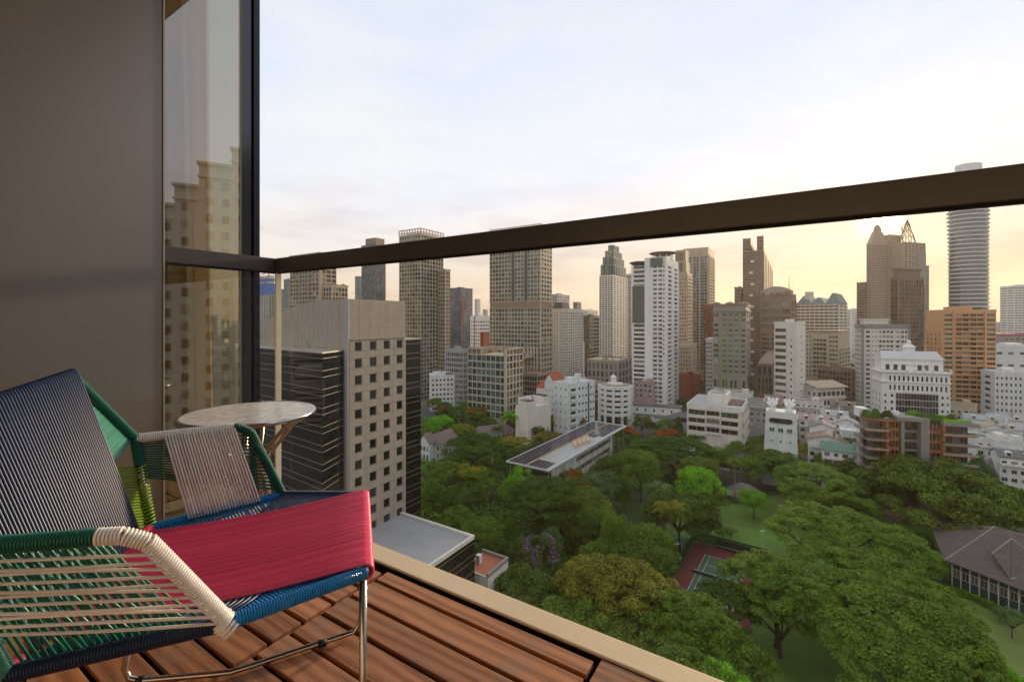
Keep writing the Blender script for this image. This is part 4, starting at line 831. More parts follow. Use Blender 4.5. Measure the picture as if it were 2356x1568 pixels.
    mb = MB(); mb.prism([(-.5, -.5), (b.wR + .5, -.5), (b.wR + .5, b.wL), (-.5, b.wL)], b.H, b.z(531), [(b.wR*.25, b.wL*.25), (b.wR*.75, b.wL*.25), (b.wR*.75, b.wL*.75), (b.wR*.25, b.wL*.75)]); mb.box(b.wR*.30, b.wR*.70, b.wL*.3, b.wL*.7, b.z(531), b.z(523)); mb.prism([(b.wR*.3, b.wL*.3), (b.wR*.7, b.wL*.3), (b.wR*.7, b.wL*.7), (b.wR*.3, b.wL*.7)], b.z(523), b.z(514), [(b.wR*.42, b.wL*.42), (b.wR*.58, b.wL*.42), (b.wR*.58, b.wL*.58), (b.wR*.42, b.wL*.58)]); mb.build('roof', b.wall, b.e); b.parapet(1.5, over=.4); b.done()
    simple('hotel_tower', 'hazy beige slab joined right of the pointed tower, flat topped', t_, 2040, 2046, 2072, 541, 606, 75, 'tan', 3.6, (1, 5), .6, .4, 'teal', bits=0, pmin=20, dL=14)
    simple('office_tower', 'thin dark tower hugging the left side of the pointed hazy tower', t_, 1987, 1991, 1999, 650, 620, 75, 'brown', 3.8, (1, 2), .7, .6, 'bronze', bits=0, dL=12)
    b = Bld('hotel_tower', 'hazy tower with scaffolded spire under repair, right of the sun', t_, 2074, 2080, 2129, 556, 590, 75, 'tan', dL=24); b.body(); b.face('R', 10, b.H - 1, 6, 48, .6, .4, .4, glass='teal', pmin=20)
    b.box('grey_shaft', WM['grey'], b.wR*.66, b.wR + .5, -.6, 8, b.z(655), b.z(578)); mb = MB(); cx_, cy_ = b.wR*.5, 9
    pr = [(9.0, 556), (7.0, 540), (4.2, 526), (2.6, 512), (1.2, 505), (.1, 499)]
    for (r0, y0), (r1, y1) in zip(pr, pr[1:]):
        for k in range(8):
            a = k*math.pi/4; mb.tube([(cx_ + r0*math.cos(a), cy_ + r0*math.sin(a), b.z(y0)), (cx_ + r1*math.cos(a), cy_ + r1*math.sin(a), b.z(y1))], .35, 4); a2 = a + math.pi/4; mb.tube([(cx_ + r0*math.cos(a), cy_ + r0*math.sin(a), b.z(y0)), (cx_ + r1*math.cos(a2), cy_ + r1*math.sin(a2), b.z(y1))], .22, 4); mb.tube([(cx_ + r1*math.cos(a), cy_ + r1*math.sin(a), b.z(y1)), (cx_ + r1*math.cos(a2), cy_ + r1*math.sin(a2), b.z(y1))], .3, 4)
    mb.tube([(cx_ - 9, cy_, b.z(556)), (cx_ - 9, cy_, b.z(515))], .4, 4); mb.tube([(cx_ - 9, cy_, b.z(530)), (cx_ - 14, cy_, b.z(505))], .35, 4)
    mb.build('scaffold_spire', WM['brown'], b.e); b.done()
    simple('hotel_tower', 'lower teal and beige flank right of the scaffolded tower', t_, 2118, 2122, 2137, 612, 600, 75, 'tan', 3.6, (1, 3), .7, .5, 'teal', bits=0, pmin=20, dL=20)
    b = simple('residential_tower', 'bronze gridded glass tower with a dark boxed top in front of the scaffolded tower', t_, 2050, 2066, 2124, 640, 400, 75, 'brown', 3.7, (4, 9), .84, .84, 'bronze', d=.5, bits=0, pmin=9)
    b.box('boxed_top', WM['brown'], 1, b.wR - 2, 1, b.wL - 1, b.H, b.z(620)); b.box('top_slab', WM['brown'], 0, b.wR - 1, 0, b.wL, b.z(620), b.z(616))
    # tall elliptical tower with balcony rings
    e = empty('residential_tower', (*P(2228, 560)[:2], GZ)); tag(e, 'tall rounded glass tower ringed by white balcony slabs, its top crossing the rail', t_)
    rt = 43.0 / F * 560 * .93; zt = (HY - 404) / F * 560 - GZ; n = 40; el = lambda r, dx=0, rot=0: [(dx + r*math.cos(2*math.pi*i/n), r*.8*math.sin(2*math.pi*i/n)) for i in range(n)]
    mb = MB(); mb.prism(el(rt*.90), 0, zt); mb.build('wall', GM['blue'], e)
    mb = MB(); mb.prism(el(rt*.62), zt, zt + 13); mb.build('crown', WM['bluewhite'], e)
    nfl = 46
    for j in range(nfl):
        z = 12 + (zt - 12) * j / nfl; tw = (j / nfl); sh_ = rt * .05 * math.sin(tw * 6); r_ = rt * (.965 + .03 * math.sin(tw * 9)); mb = MB(); mb.prism(el(r_, sh_ * .6), z - .25, z + .85); mb.build('balcony', WM['white'], e)
    # orange building
    b = Bld('apartment_building', 'orange apartment tower with rows of green windows and a rooftop tree', t_, 2131, 2168, 2292, 716, 300, 112, 'orange'); b.body(); z0 = b.z(925); nf = 19; zt = b.H - 1.0; W_ = b.wR
    for j_, (u0, u1, nb, g) in enumerate(((.03, .20, 1, 'teal'), (.25, .50, 2, 'dark'), (.52, .77, 2, 'dark'), (.82, .985, 1, 'teal'))): b.face('R', z0, zt, nb, nf, .92, .56, .45, W_*u0, W_*u1, glass=g, kind=2)
    for j in range(nf): b.box('balcony_slab', b.wall, W_*.21, W_*.80, -1.5, 0, z0 + (zt - z0)*j/nf - .1, z0 + (zt - z0)*j/nf + .55) if j < nf - 0 else None
    b.face('L', z0, b.z(765), 4, 15, .3, .4, .3, glass='dark'); b.box('pier', b.wall, W_*.2, W_*.24, -.7, 0, z0, b.H); b.box('pier', b.wall, W_*.78, W_*.815, -.7, 0, z0, b.H)
    b.box('podium', WM['pink'], -1.2, W_ + .6, -.9, b.wL + 1, -1, z0 - .4); mb = MB()
    for j in range(2):
        for k in range(9): 
            if k in (2, 3): continue
            u = W_*(.04 + k*.105); mb.box(u, u + 1.3, -1.0, -.9, z0 - 5 - 4*j, z0 - 3.6 - 4*j)
    mb.build('podium_window', GM['bronze'], b.e); b.box('penthouse', b.wall, W_*.25, W_*.6, 2, b.wL*.7, b.H, b.H + 3.2); b.box('roof_frame', b.wall, W_*.1, W_*.45, 0, .6, b.H + 1.4, b.H + 2.6); b.parapet(1.1); b.done(); roof_garden(b, 7, 2.4, 2.6, 6, b.H + .5, .3, .35, .6, .3)
    # grey-white block
    b = Bld('apartment_building', 'grey edged white apartment block with regular dark windows and air conditioners', 'building', 1968, 1985, 2093, 748, 320, 105, 'offwhite'); b.body(); W_ = b.wR; z0 = 5; zt = b.H - 3; nf = 17
    for (u0, u1, nb, g, fh) in ((.05, .17, 1, 'dark', .5), (.18, .32, 2, 'dark', .14), (.34, .66, 4, 'dark', .52), (.70, .80, 1, 'dark', .45), (.81, .96, 2, 'dark', .5)): b.face('R', z0, zt, nb, nf, .72, fh, .25, W_*u0, W_*u1, glass=g)
    b.face('L', z0, zt, 4, nf, .6, .5, .3, glass='slate'); mb = MB(); mb.box(-.6, .5, -.6, .5, 0, b.H); mb.box(W_ - .8, W_ + .3, -.6, .5, 0, b.H); mb.box(-.6, W_ + .3, -.6, 0, b.H - 2.2, b.H + 1); mb.box(-.6, 0, 0, b.wL, b.H - 2.2, b.H + 1); mb.build('grey_frame', WM['concrete'], b.e)
    for k in range(12): j = random.Random(k).randrange(4, nf); u = W_ * (.36 + .08*(k % 4)); b.box('air_unit', WM['white'], u, u + .9, -1.0, -.3, z0 + (zt-z0)*j/nf + .3, z0 + (zt-z0)*j/nf + 1.1)
    b.box('penthouse', b.wall, 2, W_*.6, 3, b.wL*.8, b.H, b.H + 4); b.box('penthouse_roof', WM['white'], 1, W_*.63, 2, b.wL*.85, b.H + 4, b.H + 4.6); b.done()
    # classical white building
    b = Bld('office_building', 'bright white classical building with a black glass front, balustrades and rooftop lantern', 'building', 2006, 2029, 2187, 854, 255, 112, 'white'); b.body(); W_ = b.wR; z1 = b.H - .5
    zr = b.z(884); b.face('R', zr - 3.9, z1 - .4, 13, 2, .45, .55, .3, W_*.09, W_*.97, glass='black'); zg = b.z(900)
    b.face('R', 2, zg, 1, 7, .45, .42, .3, W_*.015, W_*.085, glass='black'); b.face('R', 2, zg, 1, 7, .5, .45, .3, W_*.11, W_*.19, glass='black'); b.face('R', 2, zg, 1, 7, .5, .45, .3, W_*.85, W_*.92, glass='black'); b.face('R', 2, zg, 1, 7, .4, .42, .3, W_*.93, W_*.99, glass='black'); b.face('L', 2, zg, 3, 7, .3, .5, .3, glass='black')
    b.face('R', 2, zg - .3, 14, 7, .93, .94, .22, W_*.21, W_*.83, glass='black', frame=M_frame, grid=False, name='glass_panel')
    b.box('cornice', b.wall, -.9, W_ + .5, -.9, b.wL, b.z(876) - .2, b.z(876) + .3); b.box('cornice', b.wall, -1.1, W_ + .7, -1.1, b.wL, b.H - .3, b.H + .3)
    for k in range(9): u = W_*k/8; mm = MB(); mm.box(u - .5, u + .5, -1.0, 0, b.H + .3, b.H + 1.6); mm.prism([(u - .3, -.8), (u + .3, -.8), (u + .3, -.2), (u - .3, -.2)], b.H + 1.6, b.H + 2.4, [(u - .05, -.55), (u + .05, -.55), (u + .05, -.45), (u - .05, -.45)]); mm.build('finial', b.wall, b.e)
    mb = MB(); mb.box(0, W_, -.85, -.7, b.H + 1.1, b.H + 1.3); [mb.box(W_*k/90, W_*k/90 + .12, -.83, -.72, b.H + .3, b.H + 1.1) for k in range(90)]; mb.build('balustrade', b.wall, b.e)
    b.box('setback_storey', b.wall, 1, W_*.95, 4, b.wL*.9, b.H, b.z(826)); mb = MB()
    for u in (.10, .22, .34, .58, .68, .82): mb.box(W_*u, W_*(u + .06), 3.9, 4, b.H + .6, b.H + 4.5)
    mb.build('setback_window', GM['slate'], b.e); z = b.z(826); zr_ = b.z(808)
    mb = MB(); mb.box(1.5, W_*.9, 3.4, 3.9, b.z(838), b.z(834)); mb.box(.5, W_*.97, 3.2, b.wL*.93, z, z + .6); mb.build('cornice', b.wall, b.e)
    mb = MB(); x0, x1, y0, y1 = .8, W_*.95, 3.5, b.wL*.9; ym = (y0 + y1)/2; mb.v += [(x0, y0, z + .6), (x1, y0, z + .6), (x1, y1, z + .6), (x0, y1, z + .6), (x0 + 1, ym, zr_), (x1 - 1, ym, zr_)]; mb.f += [(0, 1, 5, 4), (2, 3, 4, 5), (1, 2, 5), (3, 0, 4), (3, 2, 1, 0)]; mb.mi += [0]*5; mb.build('roof', mat('pale_roof_sheet', (.55, .54, .54), .6, 0, .08, .4), b.e)
    n = 8; cx_, cy_ = W_*.55, ym + 4; ring_ = lambda r: [(cx_ + r*math.cos(2*math.pi*i/n), cy_ + r*math.sin(2*math.pi*i/n)) for i in range(n)]
    mb = MB(); mb.prism(ring_(3.0), zr_ - 1, zr_ + 2.2); mb.prism(ring_(3.6), zr_ + 2.2, zr_ + 4.0, ring_(1.2)); mb.prism(ring_(1.1), zr_ + 4.0, zr_ + 5.2); mb.prism(ring_(1.4), zr_ + 5.2, zr_ + 6.4, ring_(.08)); mb.build('roof_lantern', b.wall, b.e)
    b.done(); roof_garden(b, 9, .9, 1.1, 9, b.H + .2, .5, .04, .48, .05)
    # right edge
    b = simple('office_building', 'white building at the right edge beside the orange tower with rust coloured lower windows', 'building', 2284, 2289, 2375, 858, 275, 112, 'bluewhite', 4, (1, 8), .4, .45, 'bronze', bits=2, dL=14)
    simple('mall_building', 'large pale windowless hall behind the right edge white building', 'building', 2282, 2286, 2420, 796, 480, 100, 'bluewhite', 14, (1, 5), .5, .2, 'slate', bits=4, dL=30)
    b = simple('station_hall', 'long low hall with a magenta roof stripe at the right edge', 'building', 2280, 2284, 2440, 772, 620, 100, 'concrete', 8, (1, 12), .7, .3, 'slate', bits=0, dL=30); b.box('magenta_roof', mat('magenta_sheet', (.30, .05, .16), .6), -1, b.wR, -1, 30, b.H, b.H + 3)
    simple('office_tower', 'white banded office tower on the right edge of the view', t_, 2327, 2334, 2392, 658, 680, 100, 'bluewhite', 3.8, (2, 7), .9, .4, 'slate', bits=1, dL=24)
    simple('office_building', 'hazy grey low block left of the white banded office tower', 'building', 2292, 2297, 2325, 742, 900, 100, 'grey', 4, (1, 5), .6, .4, 'slate', bits=0, dL=30)
    # reflected tower across the street to the right: stepped beige blocks
    e = empty('stepped_building', (130, -60, GZ)); tag(e, 'tan stepped building seen only as a reflection in the tall window', 'building'); mt = WM['offwhite']
    me = winmesh('dark', M_frame, 1)
    for (y0, y1, zt) in ((47, 130, 43), (40, 47, 38.4), (35, 40, 32.4), (28, 35, 27.3), (-20, 28, 22)):
        mb = MB(); mb.box(0, 30, y0, y1, 0, zt - GZ); mb.build('wall', mt, e); mb = MB(); mb.box(-.8, 30, y0 - .4, y1, zt - GZ, zt - GZ + .7); mb.box(-.6, 0, y0 - .3, y1, zt - GZ - 3.2, zt - GZ - 2.8); mb.build('cornice', mt, e)
        y = y0 + 2.2
        while y < min(y1, 60):
            z = zt - GZ - 6
            while z > 22: link('window', me, e, (-.03, y, z), (0, 0, -math.pi/2), (1.5, .2, 2.1)); z -= 4.2
            y += 3.4
# ------------------------------------------------------------------ foliage
LM = {'dark': leafmat('dark_leaves', (.013, .031, .005), (0.104, 0.179, 0.019)), 'mid': leafmat('mid_leaves', (.020, .052, .006), (0.179, 0.302, 0.029)), 'lime': leafmat('lime_leaves', (.030, .105, .004), (0.238, 0.539, 0.023)),
      'olive': leafmat('olive_leaves', (.024, .044, .005), (0.182, 0.254, 0.029)), 'gold': leafmat('gold_tipped_leaves', (.028, .052, .005), (0.317, 0.317, 0.038)), 'grey': leafmat('grey_green_leaves', (.024, .050, .012), (0.174, 0.294, 0.095)),
      'flame': leafmat('flame_blossom', (.24, .030, .004), (.60, .110, .016)), 'purple': leafmat('purple_blossom', (.10, .040, .12), (.30, .17, .32)), 'yellow': leafmat('yellow_blossom', (.30, .18, .010), (.62, .40, .02)), 'cream': leafmat('cream_leaves', (.10, .13, .03), (0.793, 0.729, 0.317))}
M_bark = mat('bark', (.085, .062, .045), .9, 0, .3, 1.5, .4, 8); M_barkp = mat('pale_bark', (.26, .21, .15), .9, 0, .25, 2)
rs = np.random.RandomState(11)
def unit(v): return v / np.maximum(1e-9, np.linalg.norm(v, axis=1, keepdims=True))
def leafquads(c, nrm, size, asp=.55):
    n = len(c); t1 = unit(np.cross(nrm, rs.normal(size=(n, 3)))); t2 = np.cross(nrm, t1); s = size * rs.uniform(.65, 1.35, (n, 1))
    return np.stack([c + t1*s, c + t2*s*asp, c - t1*s, c - t2*s*asp], 1)
def pads(pc, pr, flat, N, size, low=.25, droop=0):
    idx = rs.choice(len(pc), N, p=(pr**2) / (pr**2).sum()); d = unit(rs.normal(size=(N, 3))); d[:, 2] = np.where(rs.rand(N) < low, d[:, 2], np.abs(d[:, 2]))
    d = unit(d); rad = pr[idx][:, None] * (1 - .28 * rs.rand(N, 1) ** 1.5) * np.array([[1, 1, flat]]); c = pc[idx] + d * rad; nn = unit(d * np.array([[1, 1, 1/flat]]) + rs.normal(size=(N, 3)) * .62)
    if droop: nn = unit(nn * np.array([[1, 1, .3]]))
    return leafquads(c, nn, size), idx
def crown(kind, seed):
    global rs
    rs = np.random.RandomState(seed); R_ = 10.0
    if kind == 'umb' or kind == 'umbig':
        K = 210 if kind == 'umbig' else 84; u = np.sqrt(rs.rand(K)); th = rs.rand(K) * 2 * np.pi; irr = 1 + .14*np.sin(th*2 + seed) + .10*np.sin(th*5 + seed*2)
        r = u * .90 * R_ * irr; z = 6.2 * np.sqrt(np.maximum(0, 1 - (u*.97)**2)) - 1.0 + rs.normal(0, .45, K); pc = np.stack([r*np.cos(th), r*np.sin(th), z], 1)
        pr = rs.uniform(.6, 1.7, K) if kind == 'umbig' else rs.uniform(1.0, 2.3, K)
        q = pads(pc, pr, .50, 34000 if kind == 'umbig' else 13000, .19 if kind == 'umbig' else .30, .36)[0]; q[:, :, :2] *= 10.0 / np.percentile(np.hypot(q[:, 0, 0], q[:, 0, 1]), 98); return q
    if kind == 'round':
        K = 46; d = unit(rs.normal(size=(K, 3))); d[:, 2] = np.where(d[:, 2] < -.35, -d[:, 2], d[:, 2]); pc = d * np.array([[7.2, 7.2, 6.6]]) * rs.uniform(.75, 1.08, (K, 1)) * (1 + .12*np.sin(3*np.arctan2(d[:, 1], d[:, 0]) + seed))[:, None]
        return pads(pc, rs.uniform(1.4, 3.3, K), .8, 9500, .33, .35)[0]
    if kind == 'wisp':
        K = 60; z = rs.uniform(-8, 9.5, K); w = np.sqrt(np.maximum(.04, 1 - ((z+1.5)/11.5)**2)); th = rs.rand(K)*2*np.pi; r = w * 6.5 * np.sqrt(rs.rand(K)); pc = np.stack([r*np.cos(th), r*np.sin(th), z], 1)
        return pads(pc, rs.uniform(1.1, 2.4, K), 1.25, 9000, .30, .5, 1)[0]
    if kind == 'sparse':
        K = 26; d = unit(rs.normal(size=(K, 3))); d[:, 2] = np.abs(d[:, 2]); pc = d * 8.5 * rs.uniform(.7, 1.05, (K, 1)); return pads(pc, rs.uniform(.8, 1.8, K), .6, 1800, .24, .3)[0]
    if kind == 'small':
        K = 26; d = unit(rs.normal(size=(K, 3))); d[:, 2] = np.where(d[:, 2] < -.2, -d[:, 2], d[:, 2]); pc = d * np.array([[6.8, 6.8, 6.0]]) * rs.uniform(.7, 1.1, (K, 1)); return pads(pc, rs.uniform(2.0, 4.2, K), .8, 2600, .62, .35)[0]
_tc = {}
def crownmesh(kind, var, leaf, flower=None, share=.3):
    key = (kind, var, leaf, flower)
    if key in _tc: return _tc[key]
    q = crown(kind, 100 * var + sum(map(ord, kind))); mi = None; mats = [LM[leaf]]
    if flower:
        mats.append(LM[flower]); c = q.mean(1); f = np.sin(c[:, 0]*.55 + var) * np.cos(c[:, 1]*.6 + var*2) + .35*np.sin(c[:, 0]*1.9 + c[:, 1]*1.3); up = c[:, 2] > np.percentile(c[:, 2], 35); mi = ((f + rs.normal(0, .25, len(q)) > (1 - share*2.6)*.6) & up & (rs.rand(len(q)) < .8)).astype(np.int32)
    me = quadmesh('crown', q, mats, mi); _tc[key] = me; return me
def trunkmesh(var, umb):
    key = ('trunk', var, umb)
    if key in _tc: return _tc[key]
    rnd = random.Random(var*7 + umb); mb = MB(); fork = .42 if umb else .5   # unit height 1 .. crown centre, crown radius 1
    mb.tube([(0, 0, -.02), (.008, 0, .08), (.02, .01, fork*.6), (0, .02, fork)], [.075, .055, .045, .042] if umb else [.05, .036, .03, .028], 7)
    for k in range(7 if umb else 5):
        a = k*2*math.pi/(7 if umb else 5) + rnd.uniform(-.3, .3); rr = rnd.uniform(.55, .85); z1 = fork + rnd.uniform(.28, .42)
        mb.tube([(0, .02, fork*.9), (rr*.3*math.cos(a), rr*.3*math.sin(a), fork + .14), (rr*.65*math.cos(a+.15), rr*.65*math.sin(a+.15), z1), (rr*math.cos(a), rr*math.sin(a), z1 + .14)], [.034, .026, .016, .005], 5)
    me = mesh('trunk', mb.v, mb.f, [M_bark], True); _tc[key] = me; return me
def plant_tree(px, ytop, h, D, shape, leaf, label, flower=None, name='tree', group=None, var=None, zg=GZ, flat=1.0, share=.3):
    t = (-zg - h) * F / (ytop - HY); p = P(px, t); v_ = (int(px*7 + ytop*3) % 3) if var is None else var
    e = empty(name, (p.x, p.y, zg), (px*1.37) % 6.28); tag(e, label, 'tree', group)
    ch = {'umb': .66, 'umbig': .58, 'round': .68, 'wisp': .82, 'sparse': .6, 'small': .7}[shape] * h   # crown thickness
    sx = D / 20.0; sz = ch / {'umb': 9.0, 'umbig': 9.0, 'round': 15.0, 'wisp': 20.0, 'sparse': 12.0, 'small': 14.0}[shape] * flat
    top = {'umb': 6.2, 'umbig': 6.2, 'round': 8.3, 'wisp': 11.0, 'sparse': 9.5, 'small': 8.5}[shape]
    cz = h - top * sz
    link('crown', crownmesh(shape, v_, leaf, flower, share), e, (0, 0, cz), None, (sx, sx, sz))
    link('trunk', trunkmesh(v_, shape.startswith('umb')), e, (0, 0, 0), None, (D/2, D/2, max(1.0, cz * 1.25)))
    return e
def palm(px, ytop, h, D, label, leaf='mid', name='palm_tree', n=17, fan=False):
    t = (70 - h) * F / (ytop - HY); p = P(px, t); e = empty(name, (p.x, p.y, GZ), px % 6.28); tag(e, label, 'palm')
    mb = MB(); mb.tube([(0, 0, -.2), (.25, 0, h*.3), (.15, .1, h*.7), (0, 0, h - D*.12)], [.26, .19, .16, .14], 7); mb.build('trunk', M_barkp, e, True)
    rnd = random.Random(int(px)); zc = h - D*.12
    key = ('frond', fan)
    if key not in _tc:
        V = []; N = 16
        for i in range(N):
            s0 = i / N; x = s0; z = .22*math.sin(s0*2.4)*1.0 - .42*s0*s0; w = .26*math.sin(min(1, .12 + s0*.95)*math.pi)**.6 if not fan else .06 + .42*s0**2*(1 if s0 < .9 else .6)
            for sgn in (1, -1):
                for q in (0, .5):
                    xx = x + q/N; V.append([(xx, 0, z), (xx + .035, 0, z - .01), (xx + .10, sgn*w, z - .12 - .10*s0), (xx + .075, sgn*w*.96, z - .13 - .10*s0)])
        _tc[key] = {}
        _tc[key]['V'] = np.array(V)
    mk = ('frondmesh', fan, leaf)
    if mk not in _tc: _tc[mk] = quadmesh('frond', _tc[('frond', fan)]['V'], [LM[leaf]])
    for k in range(n):
        el_ = -0.9 + 1.1 * ((k * 7) % n) / n
        link('frond', _tc[mk], e, (0, 0, zc), (0, el_ * .75 + rnd.uniform(-.1, .1), 2*math.pi*k/n + rnd.uniform(-.2, .2)), (D*.5 * rnd.uniform(.85, 1.1),) * 3)
    return e
def roof_garden(b, n, h, D, seed, z=None, y0=.1, yw=.8, x0=.15, xw=.7):
    rnd = random.Random(seed); z = b.H if z is None else z
    for k in range(n):
        D_ = D * rnd.uniform(.7, 1.5); link('roof_plant', crownmesh('small', k % 2, 'mid' if k % 3 else 'dark'), b.e, (b.wR * (x0 + xw*rnd.random()), b.wL * (y0 + yw*rnd.random()), z + h*.45), (0, 0, rnd.uniform(0, 6)), (D_/20, D_/20, h/18))
T = plant_tree
